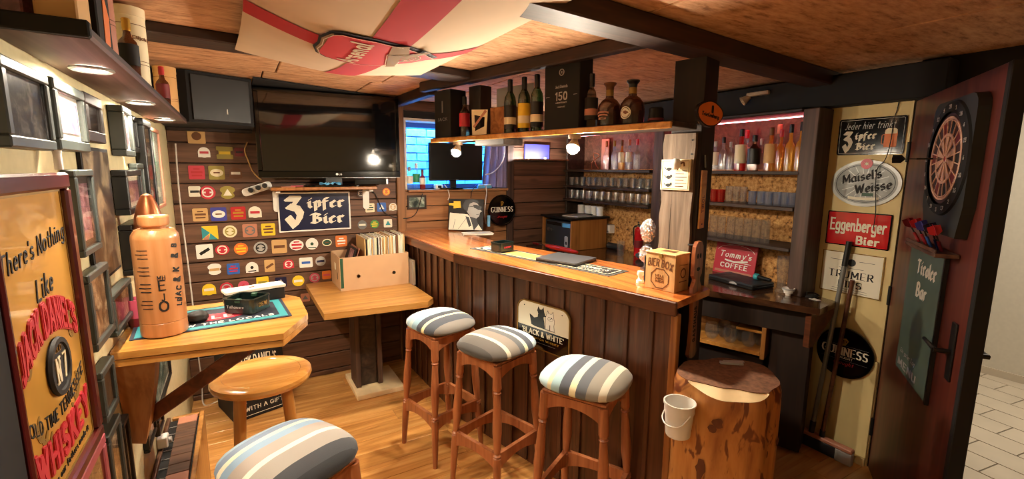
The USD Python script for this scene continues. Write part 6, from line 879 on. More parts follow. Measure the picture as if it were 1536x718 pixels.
t.add('display', box(fx-.002, fx-.0001, sy0+.035, sy0+.16, zb_-.05, zb_-.012), 'sky', label='light blue display strip'); t.add('disc_slot', box(fx-.002, fx-.0001, sy0+.18, sy1-.05, zb_-.045, zb_-.015), 'black_gloss'); t.add('knob', rod((fx-.0002, sy1-.10, zb_-.09), (fx-.018, sy1-.10, zb_-.09), .016, n=18), 'steel', smooth=40); t.add('knob', rod((fx-.0002, sy1-.15, zb_-.09), (fx-.018, sy1-.15, zb_-.09), .013, n=18), 'steel', smooth=40); t.add('speaker_badge', Flat((fx, sy0+.10, za+.06), (0, -1, 0), (0, 0, 1)).put(ext(rrect(.05, .10, .012).difference(oval(.03, .03, 0, -.015)), .001)), 'light_grey')
t = Thing('folded_papers', 'flat grey folded sheet and black leads on the stereo cabinet', 'papers', (2.75, sy0+.15, szt)); t.add('sheet', turn(cbox(2.62, 2.86, sy0+.02, sy0+.22, szt+.001, szt+.012, .002), 8, at=(2.74, sy0+.1, 0)), 'light_grey'); t.add('lead', tube([(2.72, sy0+.20, szt+.018), (2.78, sy0+.12, szt+.022), (2.84, sy0+.06, szt+.018), (2.80, sy0+.02, szt+.017)], .005), 'black', smooth=60)
row('white_mug', 'white mug', 'top of the oak stereo cabinet', [onx(px, 318, 2.95)[1] for px in (874, 884, 893, 902)], 2.93, szt+.0002, [(0, 0), (.030, 0), (.033, .003), (.034, .085), (.032, .087), (.030, .084), (.029, .006), (0, .006)], 'white mugs', 'white_gloss', .002)
q = onz(830, 372, CZ); t = Thing('red_umbrella', 'red folded umbrella lying on the worktop in front of stereo', 'umbrella', q); d = np.array([.1, -.995, 0]); a = np.array([2.45, 3.52, CZ+.026]); t.add('canopy', along(lathe([(0, 0), (.012, .005), (.024, .10), (.022, .30), (.012, .42), (0, .43)], 14), a, a+d), 'plastic_red', smooth=40); t.add('shaft', rod(a-d*.10, a-d*.0005, .005), 'steel'); t.add('handle', rod(a-d*.18, a-d*.1, .012), 'dark_red', smooth=40)
ex = onz(948, 384, CZ); t = Thing('fire_extinguisher', 'small red fire extinguisher standing on the back counter', 'fire extinguisher', (2.93, ex[1], CZ)); o = np.array([2.93, ex[1]-.02, CZ+.0006]); eh = onx(945, 330, 2.93)[2]-CZ; t.add('cylinder', move(lathe([(0, 0), (.036, 0), (.038, .004), (.038, eh*.70), (.034, eh*.78), (.016, eh*.84), (0, eh*.84)], 28), *o), 'red_gloss', smooth=35); t.add('valve', move(lathe([(0, eh*.84), (.012, eh*.84), (.012, eh*.92), (0, eh*.92)], 14), *o), 'steel', smooth=40); t.add('lever', bar(o+[-.0, .01, eh*.95], o+[-.045, -.03, eh*1.0], .014, .006), 'black'); t.add('lever', bar(o+[0, .01, eh*.925], o+[-.05, -.035, eh*.93], .014, .006), 'black'); t.add('hose', tube([o+[-.01, .012, eh*.88], o+[-.02, .045, eh*.8], o+[-.012, .048, eh*.5], o+[-.01, .046, eh*.3]], .006), 'black', smooth=60); t.add('label', move(lathe([(.0383, eh*.25), (.0387, eh*.26), (.0387, eh*.45), (.0383, eh*.46)], 28), *o), 'dark_red', label='darker red instruction label')
for nm, px, py, r, h, lb in (('foil_tap', 972, 346, .045, .11, 'foil-wrapped beer tap head beside the rough board'), ('foil_tap', 970, 381, .045, .085, 'lower foil-wrapped tap head left of the plywood box')):
    q = BAR.off(-.45).hit(px, py); zc = q[2]; t = Thing(nm, lb, 'tap', (q[0], q[1], BZ if zc > BZ else .92)); s = trimesh.creation.icosphere(4, 1.); v = np.asarray(s.vertices); s.vertices = v*np.array([r*.85, r*.85, h*.55])*(1+.55*(meshkit.fbm(v*5+len(lb), 4, 5)[:, None]-.5))+[q[0], q[1], zc]; t.add('foil', s, 'foil')
q = BAR.off(-.45).hit(972, 365); t = Thing('tap_column', 'dark tap column rising behind the plywood box on the counter', 'tap', (q[0], q[1], BZ)); t.add('column', rod((q[0], q[1], BZ+.0008), (q[0], q[1], BAR.off(-.45).st(972, 352)[1]-.05), .016), 'dull_steel', smooth=40); t.add('flange', move(lathe([(0, 0), (.034, 0), (.034, .008), (.018, .014), (0, .014)], 24), q[0], q[1], BZ+.0008), 'steel', smooth=40)
q = onz(955, 384, CZ); t = Thing('slate_stone', 'rounded grey slate lump on the worktop beside the extinguisher', 'stone', (2.72, 2.62, CZ)); s = trimesh.creation.icosphere(3, 1.); v = np.asarray(s.vertices); q = onz(963, 388, CZ); s.vertices = v*[.06, .05, .028]*(1+.2*(meshkit.fbm(v*2, 3, 8)[:, None]-.5))+[q[0], q[1], CZ+.029]; t.add('stone', s, 'slate', smooth=True)
q = onz(918, 371, CZ); t = Thing('speaker_pill', 'dark cylindrical bluetooth speaker lying on the worktop', 'speaker', q); a = np.array([min(q[0], 2.98), sy0-.03, CZ+.029]); d = np.array([.1, -.99, 0]); t.add('body', rod(a, a+d*.15, .028, n=22), 'charcoal', smooth=40); t.add('end_cap', rod(a+d*.1505, a+d*.158, .026, n=22), 'black', smooth=40)
glass_thing('tall_glass', 'clear beer glass on worktop left of the extinguisher', (2.80, onz(936, 383, CZ)[1], CZ), tumbler(.028, .036, .13, .002, .012), None)
ox = XR-.0125
for k, (px, py, lb) in enumerate(((900, 341, 'left white paper dispenser on the cork wall'), (913, 342, 'right white paper dispenser on the cork wall'))):
    q = onx(px, py, ox-.04); t = Thing('paper_dispenser', lb, 'dispenser', (ox-.03, q[1], q[2])); t.add('case', cbox(ox-.07, ox-.0005, q[1]-.045, q[1]+.045, q[2]-.045, q[2]+.035, .006), 'white_gloss'); t.add('slot', box(ox-.0712, ox-.0701, q[1]-.03, q[1]+.03, q[2]-.03, q[2]-.02), 'grey')
# right part of the counter: coffee sign, case, microphone, glass, lamp cup, remote
SGX = 2.97; a, b = onx(1068, 412, SGX), onx(1133, 378, SGX); F = Flat((SGX, a[1], CZ+.002), (0, -1, 0), (.16, 0, 1)); w = a[1]-b[1]; h = onx(1070, 367, SGX)[2]-CZ
h = .235; t = Thing('coffee_sign', 'crimson coffee advertising sign with white script leaning on the cork', 'sign', F.at(w/2, 0)); t.add('plate', F.put(cbox(0, w, 0, h, -.006, 0, .002)), 'crimson')
def cs(s, m='white', k=0): t.add('lettering', F.put(ext(s, .0008), h=.0002+k*.0009), m)
cs(fit(affinity.rotate(letters("Tommy's", .05, .16, slant=.2), 0), w*.76, h*.24, w*.52, h*.58)); cs(fit(letters('COFFEE', .05, .22, 'slab'), w*.66, h*.15, w*.5, h*.27)); cs(LineString(spline([(w*.28, h*.43), (w*.5, h*.40), (w*.8, h*.46)], 6)).buffer(.006)); cs(ring(oval(w*.9, h*.46, w*.5, h*.68), .0025).intersection(sbox(0, h*.72, w, h))); cs(sbox(w*.62, h*.385, w*.9, h*.4)); cs(sbox(w*.05, h*.05, w*.95, h*.12), 'salmon')
q0, q1, q2 = onz(1062, 418, CZ), onz(1128, 436, CZ), onz(1152, 427, CZ); F = Flat(q0, (q1-q0)*[1, 1, 0], (q2-q1)*[1, 1, 0]); w = float(np.linalg.norm((q1-q0)[:2])); d = float(np.linalg.norm((q2-q1)[:2])); d = min(d, .20)
t = Thing('tool_case', 'flat black plastic case lying in front of the coffee sign', 'case', F.at(w/2, d/2)); t.add('bottom_shell', F.put(cbox(0, w, 0, d, .001, .018, .004)), 'black'); t.add('lid', F.put(cbox(0, w, 0, d, .0185, .034, .005)), 'charcoal'); t.add('label', F.put(ext(Polygon([(w*.50, 0), (w*.68, 0), (w*.66, .01), (w*.59, .016), (w*.52, .01)]), .0008).apply_transform(np.array([[1, 0, 0, 0], [0, 0, 1, -.0012], [0, 1, 0, .012], [0, 0, 0, 1.]]))), 'light_grey'); t.add('tray_line', [F.put(box(w*.15+w*.1*i, w*.155+w*.1*i, d*.1, d*.9, .0341, .0346)) for i in range(7)], 'black')
q = F.at(w*.78, d*.75, .0345); t = Thing('microphone', 'teal-headed microphone lying on the black case', 'microphone', q); q = q+[0, 0, .022]; d_ = F.x*.9-F.y*.1; t.add('head', along(lathe([(0, 0), (.012, .002), (.021, .012), (.021, .03), (.017, .04), (0, .042)], 18), q-d_*.045, q), 'teal', smooth=40); t.add('handle', rod(q-d_*.001, q+d_*.10, .015, .010), 'black', smooth=40)
glass_thing('weizen_glass', 'tall wheat beer glass at the right end of the counter', (*onz(1171, 437, CZ)[:2], CZ), [(0, 0), (.034, 0), (.034, .004), (.026, .02), (.024, .06), (.036, .16), (.034, .22), (.032, .22), (.034, .16), (.022, .062), (.022, .022), (0, .018)], None)
q = onz(1182, 443, CZ); t = Thing('white_cup', 'white ribbed plastic lamp cup lying at the counter edge', 'cup', q); t.add('cup', move(lathe([(0, 0), (.014, 0), (.016, .012), (.024, .015), (.025, .028), (.033, .031), (.034, .045), (.031, .045), (.024, .031), (.012, .008), (0, .008)], 28), q[0], q[1], CZ+.0008), 'white_gloss', smooth=25); t.add('ring', move(lathe([(.0341, .036), (.0356, .038), (.0356, .044), (.0341, .046)], 28), q[0], q[1], CZ+.0008), 'light_grey', smooth=30)
q = onz(1222, 449, CZ); t = Thing('key_bundle', 'black pouch with white card at the right counter corner', 'pouch', q); t.add('pouch', move(cbox(-.05, .02, -.02, .02, .0008, .016, .006), q[0]+.04, q[1]+.03, CZ), 'black_matte'); t.add('card', move(turn(cbox(-.03, .03, -.016, .016, .0008, .003, .0008), 70), q[0], q[1], CZ), 'white'); t.add('strap', tube([(q[0]+.01, q[1]+.05, CZ+.007), (q[0]+.03, q[1]+.06, CZ+.024), (q[0]+.07, q[1]+.04, CZ+.020), (q[0]+.09, q[1]+.02, CZ+.006)], .004), 'black', smooth=60)
# glasses in the open cupboard
src = None
for k, (px, py) in enumerate(((1062, 508), (1076, 512), (1090, 513), (1104, 517), (1118, 520), (1132, 524))):
    a_ = CAB.st(px, py)[0]; loc = CAB.at(a_, cab_z+.0128, -.07-.07*(k % 2)); lb = f'clear stemless wine glass in the open cupboard, {ORD[k]} from left'
    if src is None: src = glass_thing('wine_glass', lb, loc, [(0, 0), (.026, 0), (.038, .02), (.043, .05), (.040, .08), (.035, .098), (.033, .098), (.038, .08), (.041, .05), (.036, .022), (.024, .004), (0, .004)], 'glasses in the open cupboard')
    else: src.copy(loc, 0, lb)

# enamel whisky sign on the bar front
WSg = BAR.off(-.017); a, b, c = WSg.st(778, 446), WSg.st(857, 466), WSg.st(857, 541); w = b[0]-a[0]; z0 = c[1]; h = a[1]-z0+.004; x0 = a[0]
t = Thing('whisky_sign', 'cream and black whisky sign with two terriers on the bar front', 'sign', WSg.at(x0+w/2, z0)); put = lambda s, d=.0008, k=.0072: WSg.put(ext(s, d), x0, z0, k)
def arcbox(m): s = sbox(m, m, w-m, h-.05).union(sbox(m, h-.06, w-m, h-m).intersection(unary_union([Point(.055+m, h-.055-m).buffer(.055), Point(w-.055-m, h-.055-m).buffer(.055), sbox(.055+m, 0, w-.055-m, h)]))); return s.buffer(.0005)
t.add('rim', put(ring(arcbox(0), .006), .010, 0), 'gilt', label='rusty gilt rim'); t.add('plate', put(arcbox(.0062), .007, 0), 'paper'); t.add('black_field', put(arcbox(.0062).intersection(sbox(0, 0, w, h*.44)), .0008), 'black_gloss')
t.add('lettering', put(fit(letters('"BLACK & WHITE"'.replace('"', "'"), .05, .2, 'slab', gap=.06), w*.80, h*.12, w*.5, h*.345), .0008, .0081), 'paper', label='white lettering'); t.add('lettering', put(fit(letters('SCOTCH WHISKY', .03, .16, 'slab'), w*.56, h*.045, w*.54, h*.225), .0008, .0081), 'gold'); t.add('text_line', put(sbox(w*.3, h*.14, w*.75, h*.15), .0008, .0081), 'grey')
sc = lambda pts: Polygon([(w*x, h*y) for x, y in pts]).buffer(.003).buffer(-.003)
t.add('black_terrier', put(unary_union([sc([(.29, .50), (.27, .60), (.25, .72), (.29, .70), (.34, .66), (.41, .70), (.42, .78), (.40, .84), (.42, .93), (.45, .87), (.49, .88), (.52, .94), (.53, .84), (.55, .78), (.52, .72), (.54, .60), (.55, .49), (.60, .475), (.44, .48), (.36, .48)]), sc([(.52, .78), (.57, .765), (.56, .745), (.50, .74)])])), 'black', label='black terrier'); wt_ = sc([(.57, .485), (.57, .62), (.56, .72), (.58, .82), (.60, .90), (.62, .84), (.67, .84), (.70, .90), (.71, .80), (.73, .70), (.72, .60), (.73, .485)]); t.add('white_terrier', put(wt_), 'white', label='white terrier'); t.add('terrier_outline', put(unary_union([ring(wt_, .0012)]+[Point(w*x, h*y).buffer(.0028) for x, y in ((.625, .755), (.675, .755), (.65, .725))]+[ring(oval(w*.10, h*.07, w*.65, h*.725), .001), sbox(w*.57, h*.475, w*.75, h*.48), sbox(w*.64, h*.49, w*.65, h*.60)]), .0008, .0081), 'charcoal'); t.add('screw', [WSg.put(move(lathe([(0, 0), (.003, 0), (.003, .001), (0, .0015)], 10), x0+w*x, z0+h*.88, .0072)) for x in (.14, .86)], 'soot')
# ================================================================ signs on the cream panel
PS = PANEL.off(.0005)
def quad(P, TL, TR, BL): a, b, c = P.st(*TL), P.st(*TR), P.st(*BL); return (a[0]+c[0])/2, c[1], b[0]-a[0], a[1]-c[1]
x0, z0, w, h = quad(PS, (1260, 180), (1362, 173), (1256, 233)); t = Thing('tin_sign', 'black rounded tin beer sign at the top of cream panel', 'sign', PS.at(x0+w/2, z0)); put = lambda s, d=.0008, k=.0062: PS.put(ext(s, d), x0, z0, k)
t.add('plate', put(rrect(w, h, .012, w/2, h/2), .006, 0), 'black_gloss'); t.add('border', put(ring(rrect(w-.016, h-.016, .008, w/2, h/2), .002)), 'light_grey'); t.add('lettering', put(fit(letters('Jeder hier trinkt', .03, .12, slant=.3), w*.76, h*.20, w*.48, h*.80)), 'light_grey', label='white script line'); t.add('lettering', put(fit(black_sign(1), w*.52, h*.60, w*.34, h*.36)), 'paper', label='white blackletter words'); t.add('mug', put(rrect(w*.18, h*.42, .006, w*.80, h*.40)), 'orange', label='orange beer mug'); t.add('mug_foam', put(unary_union([rrect(w*.17, h*.12, .005, w*.80, h*.60), oval(w*.10, h*.12, w*.77, h*.63), oval(w*.1, h*.12, w*.83, h*.63)]), .0008, .0071), 'cream'); t.add('mug_handle', put(ring(rrect(w*.08, h*.26, .006, w*.71, h*.40), .003).difference(sbox(w*.712, 0, w, h))), 'orange')
c = PS.st(1298, 275); ow = PS.st(1352, 275)[0]-PS.st(1246, 275)[0]; oh = PS.st(1298, 240)[1]-PS.st(1298, 310)[1]; t = Thing('oval_sign', 'oval metal wheat beer sign in grey and white on cream panel', 'sign', PS.at(c[0], c[1]-oh/2)); put = lambda s, d=.0008, k=.0082: PS.put(ext(s, d), c[0], c[1], k)
t.add('plate', put(oval(ow, oh, q=12), .008, 0), 'silver'); t.add('field', put(oval(ow*.90, oh*.88, q=12), .001), 'sign_grey'); t.add('inner_rim', put(ring(oval(ow*.84, oh*.82, q=12), .003), .0008, .0093), 'charcoal'); t.add('rays', put(unary_union([affinity.rotate(sbox(ow*.16, -.0018, ow*.34, .0018), a, origin=(0, 0)) for a in range(0, 360, 20)]).intersection(oval(ow*.78, oh*.74)), .0008, .0093), 'silver'); t.add('lettering', put(fit(affinity.rotate(letters("Maisel's", .05, .15, 'black', slant=.1, gap=.08), 12), ow*.56, None, -ow*.05, oh*.14), .001, .0102), 'soot', label='dark lettering'); t.add('lettering', put(fit(affinity.rotate(letters('Weisse', .05, .15, 'black', slant=.1, gap=.08), 12), ow*.52, None, ow*.12, -oh*.10), .001, .0102), 'soot', label='dark lettering'); t.add('crest', put(Point(0, oh*.42).buffer(oh*.11, quad_segs=6), .0012, .0102), 'crimson', label='red round crest'); t.add('crest_mark', put(Polygon([(oh*.05*math.cos(a)*(1 if i % 2 else .5), oh*.42+oh*.05*math.sin(a)*(1 if i % 2 else .5)) for i, a in enumerate(np.arange(12)*PI/6)]), .0006, .0115), 'paper'); t.add('banner', put(sbox(-ow*.02, -oh*.27, ow*.14, -oh*.20), .0008, .0102), 'dark_green'); t.add('banner', put(arch(sbox(-ow*.22, -oh*.36, ow*.22, -oh*.30), .8), .0008, .0102), 'paper')
x0, z0, w, h = quad(PS, (1244, 315), (1341, 321), (1238, 364)); t = Thing('tin_sign', 'red beer sign with white lettering in the middle of cream panel', 'sign', PS.at(x0+w/2, z0)); put = lambda s, d=.0008, k=.0078: PS.put(ext(s, d), x0, z0, k)
t.add('plate', put(rrect(w, h, .006, w/2, h/2), .006, 0), 'black_gloss'); t.add('field', put(rrect(w-.012, h-.012, .004, w/2, h/2), .0016, .0061), 'red_gloss'); t.add('lettering', put(fit(arch(letters('Eggenberger', .05, .2, 'slab', gap=.04), .0), w*.88, h*.50, w*.5, h*.58)), 'paper', label='white lettering'); t.add('lettering', put(fit(letters('Bier', .05, .22, 'slab', gap=.08), w*.36, h*.25, w*.68, h*.20)), 'paper', label='white lettering')
x0, z0, w, h = quad(PS, (1237, 373), (1330, 385), (1229, 432)); t = Thing('framed_beer_sign', 'cream pilsner sign with black serif letters in worn frame', 'sign', PS.at(x0+w/2, z0)); put = lambda s, d=.0008, k=.0062: PS.put(ext(s, d), x0, z0, k)
t.add('plate', put(sbox(0, 0, w, h), .006, 0), 'paper'); t.add('edge', put(ring(sbox(0, 0, w, h), .005), .002, .0061), 'gilt'); t.add('lettering', put(fit(letters('TRUMER', .05, .13, 'roman', serif=True, gap=.2), w*.74, h*.17, w*.5, h*.47)), 'soot', label='black serif lettering'); t.add('lettering', put(fit(letters('PILS', .05, .13, 'roman', serif=True, gap=.2), w*.40, h*.16, w*.5, h*.24)), 'soot', label='black serif lettering'); t.add('seal', put(Point(w*.5, h*.76).buffer(h*.085, quad_segs=7)), 'charcoal'); t.add('text_line', [PS.put(box(w*.2+i*.004, w*.8-i*.004, h*(.06+.05*i), h*(.06+.05*i)+.0018, .0062, .0068), x0, z0) for i in range(2)]+[PS.put(box(w*.14, w*.38, h*.80, h*.81, .0062, .0068), x0, z0), PS.put(box(w*.62, w*.86, h*.80, h*.81, .0062, .0068), x0, z0), PS.put(box(w*.3, w*.7, h*.62, h*.63, .0062, .0068), x0, z0)], 'grey')
c = PS.off(.014).st(1267, 529); R = .5*(PS.st(1310, 535)[0]-PS.st(1223, 524)[0]); F = Flat(PS.at(c[0], c[1], .0135), PS.x, (0, 0, 1)); t = Thing('stout_sign', 'round black stout sign low on the cream panel', 'sign', F.at(0, -R)); stout(t, F, R)
t.add('lettering', F.put(ext(fit(letters('DRAUGHT', .03, .15, 'slab'), R*.62, R*.09, 0, -R*.19), .0007), h=.0062), 'paper'); t.add('line', [F.put(box(-R*.8, R*.8, s*R, s*R+.0015, .0062, .0068)) for s in (.29, -.30)], 'grey')
solo('panel_cable', tube([PS.hit(*p)+PS.n*(.02 if 180 < p[1] < 440 else .005) for p in ((1349, 153), (1346, 166), (1342, 178), (1338, 215), (1330, 240), (1318, 255), (1316, 290), (1316, 320), (1312, 345))], .0022), 'black', 'thin dark cable running down across the signs on the panel', 'cable', smooth=60)
# broom leaning on the panel
g0, g1 = onz(1178, 655, .05), onz(1288, 686, .05); g0[0] = min(g0[0], 2.90); bh0, bh1 = np.array([2.885, 1.47, .04]), np.array([2.885, 1.055, .04])
t = Thing('broom', 'wide broom with grey metal pole leaning on the cream panel', 'broom', (2.88, 1.26, 0)); t.add('head', cbox(2.862, 2.905, 1.085, 1.53, .075, .10, .006), 'salmon'); t.add('bristles', cbox(2.866, 2.90, 1.085, 1.17, .002, .0745, .004), 'light_grey'); t.add('bristles', cbox(2.866, 2.90, 1.43, 1.535, .002, .0745, .004), 'light_grey'); t.add('bristles', cbox(2.868, 2.898, 1.171, 1.429, .004, .0745, .004), 'charcoal')
PB = Plane((2.88, 0), (0, -1)); pb, pt = PB.hit(1216, 655), Plane((2.935, 0), (0, -1)).hit(1274, 362); pb[2] = .10; pm = pb+(pt-pb)*.88; t.add('pole', rod(pb+(pt-pb)*.062, pm, .0125, n=16), 'pole_grey', smooth=40, label='grey metal pole'); t.add('grip', rod(pm-(pt-pb)*.001, pt, .0145, n=16), 'black', smooth=40, label='black rubber grip'); t.add('socket', rod(pb, pb+(pt-pb)*.06, .0155, n=16), 'black', smooth=40)
pb2, pt2 = PB.hit(1232, 659), Plane((2.925, 0), (0, -1)).hit(1279, 420); pb2[2] = .102; t = Thing('broom_stick', 'dark brown wooden stick standing beside the grey broom pole', 'stick', pb2); t.add('stick', rod(pb2+(pt2-pb2)*.03, pt2, .0115, n=14), 'brace_wood', smooth=40); t.add('cap', rod(pb2, pb2+(pt2-pb2)*.04, .0145, n=14), 'black', smooth=40)
# ================================================================ on the door: dart board, darts, chalk board
c = DOOR.off(.05).st(1414, 238); DB = Flat(DOOR.at(c[0], c[1], .001), DOOR.x, (0, 0, 1)); KD = .86
_dbput = DB.put
def _dbs(m, a=0, z=0, h=0): m = m.copy(); m.apply_scale([KD, KD, 1]); return _dbput(m, a*KD, z*KD, h)
DB.put = _dbs
t = Thing('dart_board', 'electronic dart board with pinkish segments hanging on the door', 'dart board', DB.at(0, -.335)); t.add('cabinet', DB.put(ext(rrect(.50, .52, .06), .036), 0, .0, 0), 'dart_board'); t.add('lower_console', DB.put(ext(Polygon([(-.25, -.20), (.25, -.20), (.21, -.335), (-.19, -.335)]).difference(rrect(.50, .52, .06)), .036)), 'dart_board')
t.add('catch_ring', DB.put(lathe([(.20, .0361), (.255, .0361), (.25, .044), (.205, .048)], 60)), 'black_matte', smooth=30); t.add('face', DB.put(lathe([(0, .0365), (.199, .0365), (.199, .0405), (0, .0405)], 60)), 'dart_dark')
rings = [(.172, .183, 'w'), (.108, .118, 'w')]
t.add('spider_ring', DB.put(ext(ring(Point(0, 0).buffer(.185, quad_segs=16), .010), .003), h=.0406), 'dart_pink'); t.add('spider_ring', DB.put(ext(ring(Point(0, 0).buffer(.172, quad_segs=16), .004), .003), h=.0406), 'dart_pink'); t.add('spider_ring', DB.put(ext(ring(Point(0, 0).buffer(.112, quad_segs=16), .012), .003), h=.0406), 'dart_pink'); t.add('bull_ring', DB.put(ext(ring(Point(0, 0).buffer(.020, quad_segs=8), .007), .003), h=.0406), 'dart_pink'); t.add('bull', DB.put(ext(Point(0, 0).buffer(.011), .002), h=.0406), 'red')
for k in range(20):
    a = math.radians(9+18*k); t.add('spider_wire', DB.put(ext(affinity.rotate(sbox(.021, -.0022, .184, .0022), 9+18*k, origin=(0, 0)), .0032), h=.0406), 'dart_pink')
    if k % 2: t.add('segment', DB.put(ext(affinity.rotate(Polygon([(.024, -.003), (.098, -.0145), (.098, .0145), (.024, .003)]), 18*k, origin=(0, 0)), .002), h=.0406), 'dart_pink'); 
    else: t.add('segment', DB.put(ext(affinity.rotate(Polygon([(.114, -.016), (.166, -.024), (.166, .024), (.114, .016)]), 18*k, origin=(0, 0)), .001), h=.0406), 'dark_red' if k % 4 else 'soot')
NUM = [20, 1, 18, 4, 13, 6, 10, 15, 2, 17, 3, 19, 7, 16, 8, 11, 14, 9, 12, 5]
for k, nmb in enumerate(NUM): a = math.radians(90-18*k); m = words(str(nmb), .018); t.add('number', DB.put(m, .228*math.cos(a), .228*math.sin(a), .0475), 'light_grey')
t = Thing('dart', 'black dart stuck in the bull of the dart board', 'dart', DB.at(0, 0, .045)); a = DB.at(.0, .0, .0435); L = .16; t.add('point', rod(a, a+DB.n*.035, .0012, .002, 8), 'steel'); t.add('barrel', rod(a+DB.n*.0352, a+DB.n*.085, .0035, n=10), 'black', smooth=40); t.add('shaft', rod(a+DB.n*.0853, a+DB.n*.125, .002, n=8), 'black', smooth=40); t.add('flight', [Flat(a+DB.n*.12, DB.n, v).put(ext(Polygon([(0, -.003), (.012, -.016), (.04, -.016), (.042, 0), (.04, .016), (.012, .016), (0, .003)]), .0012), h=-.0006) for v in (DB.x, DB.y)], 'black_matte')
# dart holder shelf and spare darts
HO = Flat(DB.at(-.02, -.355, .0), DOOR.x, (0, 0, 1)); t = Thing('dart_holder', 'small wooden tray below the dart board holding spare darts', 'shelf', HO.at(0, 0)); t.add('tray', HO.put(cbox(-.20, .17, -.012, .004, .001, .075, .003)), 'wall_plank'); t.add('lip', HO.put(cbox(-.20, .17, .0045, .018, .068, .075, .002)), 'wall_plank')
for k, (x, z, m, fl_, lb) in enumerate(((-.17, .045, 'red', 'dark_red', 'red dart lying leftmost on the small tray, flight outwards'), (-.10, .040, 'crimson', 'red', 'red dart standing second in the small tray'), (-.02, .045, 'blue', 'violet', 'blue dart standing in the middle of the small tray'), (.05, .040, 'navy', 'navy', 'dark blue dart standing right in the small tray'), (.10, .045, 'dark_red', 'crimson', 'dark red dart rightmost in the small tray'))):
    o = HO.at(x, .0048, z-.01); u = (HO.y*.80+HO.n*.35+HO.x*(-.35 if k < 1 else .12*(k-2))); u /= np.linalg.norm(u); t = Thing('spare_dart', lb, 'dart', o); t.add('barrel', rod(o, o+u*.045, .006, n=10), m, smooth=40); t.add('shaft', rod(o+u*.0452, o+u*.075, .003, n=8), 'black', smooth=40); sdx = np.cross(u, HO.n); sdx /= np.linalg.norm(sdx); t.add('flight', [Flat(o+u*.07, u, v).put(ext(Polygon([(0, -.004), (.012, -.02), (.04, -.02), (.043, 0), (.04, .02), (.012, .02), (0, .004)]), .0014), h=-.0007) for v in (sdx, np.cross(u, sdx))], fl_)
CH = DOOR.off(.001); zt = CH.st(1395, 365)[1]-.025; cpts = [CH.st(*p) for p in ((1377, 363), (1428, 379), (1389, 598), (1343, 546))]
ax0, ax1 = np.mean([cpts[0][0], cpts[3][0]]), np.mean([cpts[1][0], cpts[2][0]]); bz0 = np.mean([cpts[2][1], cpts[3][1]]); CW_, CH_ = ax1-ax0, zt-bz0
t = Thing('chalk_board', 'tall grey-green chalk board hanging on the door under dart board', 'chalk board', CH.at((ax0+ax1)/2, bz0)); t.add('slate', CH.put(cbox(ax0, ax1, bz0, zt, 0, .010, .002)), 'chalk_green'); t.add('edge', CH.put(box(ax1+.0005, ax1+.014, bz0-.002, zt, 0, .014)), 'black')
cl = lambda s: CH.put(ext(s, .0008), h=.0101)
t.add('lettering', cl(fit(letters('Tiroler', .05, .2, 'black', glyphs=BLACK, gap=.06), CW_*.58, .07, ax0+CW_*.56, zt-.085)), 'paper', label='white blackletter word'); t.add('lettering', cl(fit(letters('Bar', .05, .2, 'black', gap=.06), CW_*.32, .07, ax0+CW_*.50, zt-.185)), 'paper', label='white blackletter word'); t.add('lettering', cl(fit(letters('Ein guter Tag', .03, .14, slant=.2), CW_*.5, .028, ax0+CW_*.36, bz0+.095)), 'light_grey'); t.add('lettering', cl(fit(letters('MENU', .03, .2, 'slab'), CW_*.62, .036, ax0+CW_*.38, bz0+.04)), 'light_grey')
# ================================================================ flag slung under the ceiling
fx0, fx1, fy1, fy0 = .036, .905, 2.42, 1.0
def sag(u, v):  # u from left to right, v from the far edge to the near edge
    x = fx0+(fx1-fx0)*u+.02*math.sin(PI*v)*(1 if u < .5 else -1)*(abs(2*u-1)); y = fy1+.10*u+.05*math.sin(PI*u)*(1-v)+(fy0-fy1)*v
    s = math.sin(PI*u)**.9; z = 2.152-.092*s*(.30+.70*math.sin(PI*min(1, v*.94+.03)))-.012*math.sin(PI*v)*(1-s)+.004*math.sin(9*u+5*v)*s; return x, y, z
def draped(poly, lift, mx=.022):
    lift *= 2.4; gs = [g for g in getattr(poly, 'geoms', [poly]) if g.area > 1e-6]; out = []
    for g in gs:
        v, f = trimesh.creation.triangulate_polygon(g.segmentize(mx), engine='earcut'); v, f = trimesh.remesh.subdivide_to_size(np.column_stack([v, np.zeros(len(v))]), f, mx); m = trimesh.Trimesh(v, f); m.merge_vertices(); P = np.array([sag(a, b) for a, b in np.asarray(m.vertices)[:, :2]]); P[:, 2] -= lift
        m2 = trimesh.Trimesh(P, m.faces, process=False); 
        if m2.face_normals[:, 2].mean() > 0: m2.invert()
        out.append(m2)
    return cat(out)
fg = Thing('football_flag', 'white flag with red cross and football club crest slung under the ceiling', 'flag', (.47, 1.75, 2.1)); base = draped(sbox(0, 0, 1, 1), 0); back = base.copy(); back.vertices = back.vertices+[0, 0, .0025]; back.invert()
fg.add('cloth', [base, back], 'flag_white', smooth=True); vc, uc = .50, .515; fg.add('red_cross', draped(unary_union([sbox(0, vc-.045, 1, vc+.045), sbox(uc-.085, 0, uc+.085, 1)]), .0012), 'flag_red', smooth=True, label='red cross')
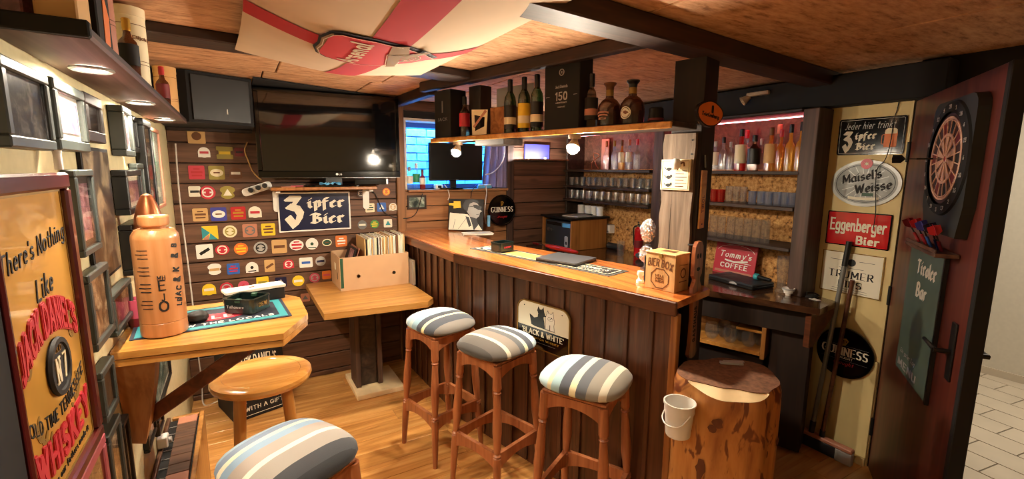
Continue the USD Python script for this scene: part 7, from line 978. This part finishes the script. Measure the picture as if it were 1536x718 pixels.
# crest drawn in metres, its top pointing left (-x), words running towards the camera (-y)
ua, va = 1/(fx1-fx0), 1/(fy1-fy0)
def crest(s): return affinity.affine_transform(affinity.scale(s, 1.12, 1.12, origin=(0, 0)), [0, -ua, va, 0, uc, vc])       # local right -> v (towards the camera), local up -> -u
shield = Polygon([(-.155, .155), (-.13, .185), (-.06, .205), (0, .20), (.06, .205), (.13, .185), (.155, .155), (.165, .05), (.145, -.06), (.09, -.15), (0, -.225), (-.09, -.15), (-.145, -.06), (-.165, .05)])
fg.add('crest_rim', draped(crest(shield), .0024, .02), 'flag_navy', smooth=True, label='dark blue crest rim'); fg.add('crest_gold', draped(crest(shield.buffer(-.008).intersection(sbox(-.2, .172, .2, .3))), .0034, .02), 'flag_gold', smooth=True); fg.add('crest_field', draped(crest(shield.buffer(-.016).intersection(sbox(-.3, -.3, .3, .18))), .0036, .02), 'flag_crest', smooth=True, label='red crest field'); fg.add('crest_gold', draped(crest(Polygon([(.16, -.055), (.135, -.005), (.05, -.02), (.02, -.06), (.06, -.09), (.145, -.06)])), .0046, .02), 'flag_gold', smooth=True)
fg.add('crest_line', draped(crest(ring(shield.buffer(-.013), .003)), .0046, .02), 'flag_white', smooth=True)
fg.add('lettering', draped(crest(fit(letters('Arsenal', .06, .2, gap=.06), .255, .075, -.005, .085)), .0048, .02), 'flag_white', smooth=True, label='white club name')
can = unary_union([affinity.rotate(Polygon([(-.12, -.016), (.05, -.024), (.06, .024), (-.12, .016), (-.13, .02), (-.13, -.02)]), 12, origin=(0, 0)), ring(Point(.02, -.035).buffer(.052, quad_segs=8), .010), affinity.rotate(sbox(-.048, -.004, .048, .004), 30, origin=(0, 0)).buffer(.001)]+[affinity.translate(affinity.rotate(sbox(-.046, -.004, .046, .004), a, origin=(0, 0)), .02, -.035) for a in (0, 45, 90, 135)]+[Polygon([(.05, -.01), (.13, -.085), (.12, -.095), (.03, -.04)])])
fg.add('cannon', draped(crest(affinity.translate(can, -.005, -.055)), .0056, .02), 'flag_gold', smooth=True, label='gold cannon'); fg.add('cannon_line', draped(crest(affinity.translate(ring(can.buffer(.005), .003), -.005, -.055)), .0052, .02), 'flag_white', smooth=True)
for u, v in ((.01, .01), (.99, .01), (.01, .99), (.99, .99)): x, y, z = sag(u, v); fg.add('cord', rod((x, y, z+.001), (x, y, ZC-.0005), .003, n=8), 'cable_white')
# small lamp and odd things on the dark beam over the back bar
q = Plane((2.86, 0), (0, -1)).hit(1120, 158); t = Thing('beam_lamp', 'small pale clip lamp mounted under the dark beam', 'lamp', q); q2 = Plane((2.86, 0), (0, -1)).hit(1143, 140); t.add('arm', [cbox(2.835, 2.868, q2[1]-.05, q2[1]+.09, q2[2]-.012, q2[2]+.012, .004)], 'lamp_body'); t.add('shade', along(lathe([(0, 0), (.014, 0), (.030, .05), (.028, .05), (.012, .004), (0, .004)], 20), np.array([2.852, q2[1]+.075, q2[2]-.0125]), np.array([2.80, q2[1]+.125, q2[2]-.06])), 'lamp_body', smooth=35)
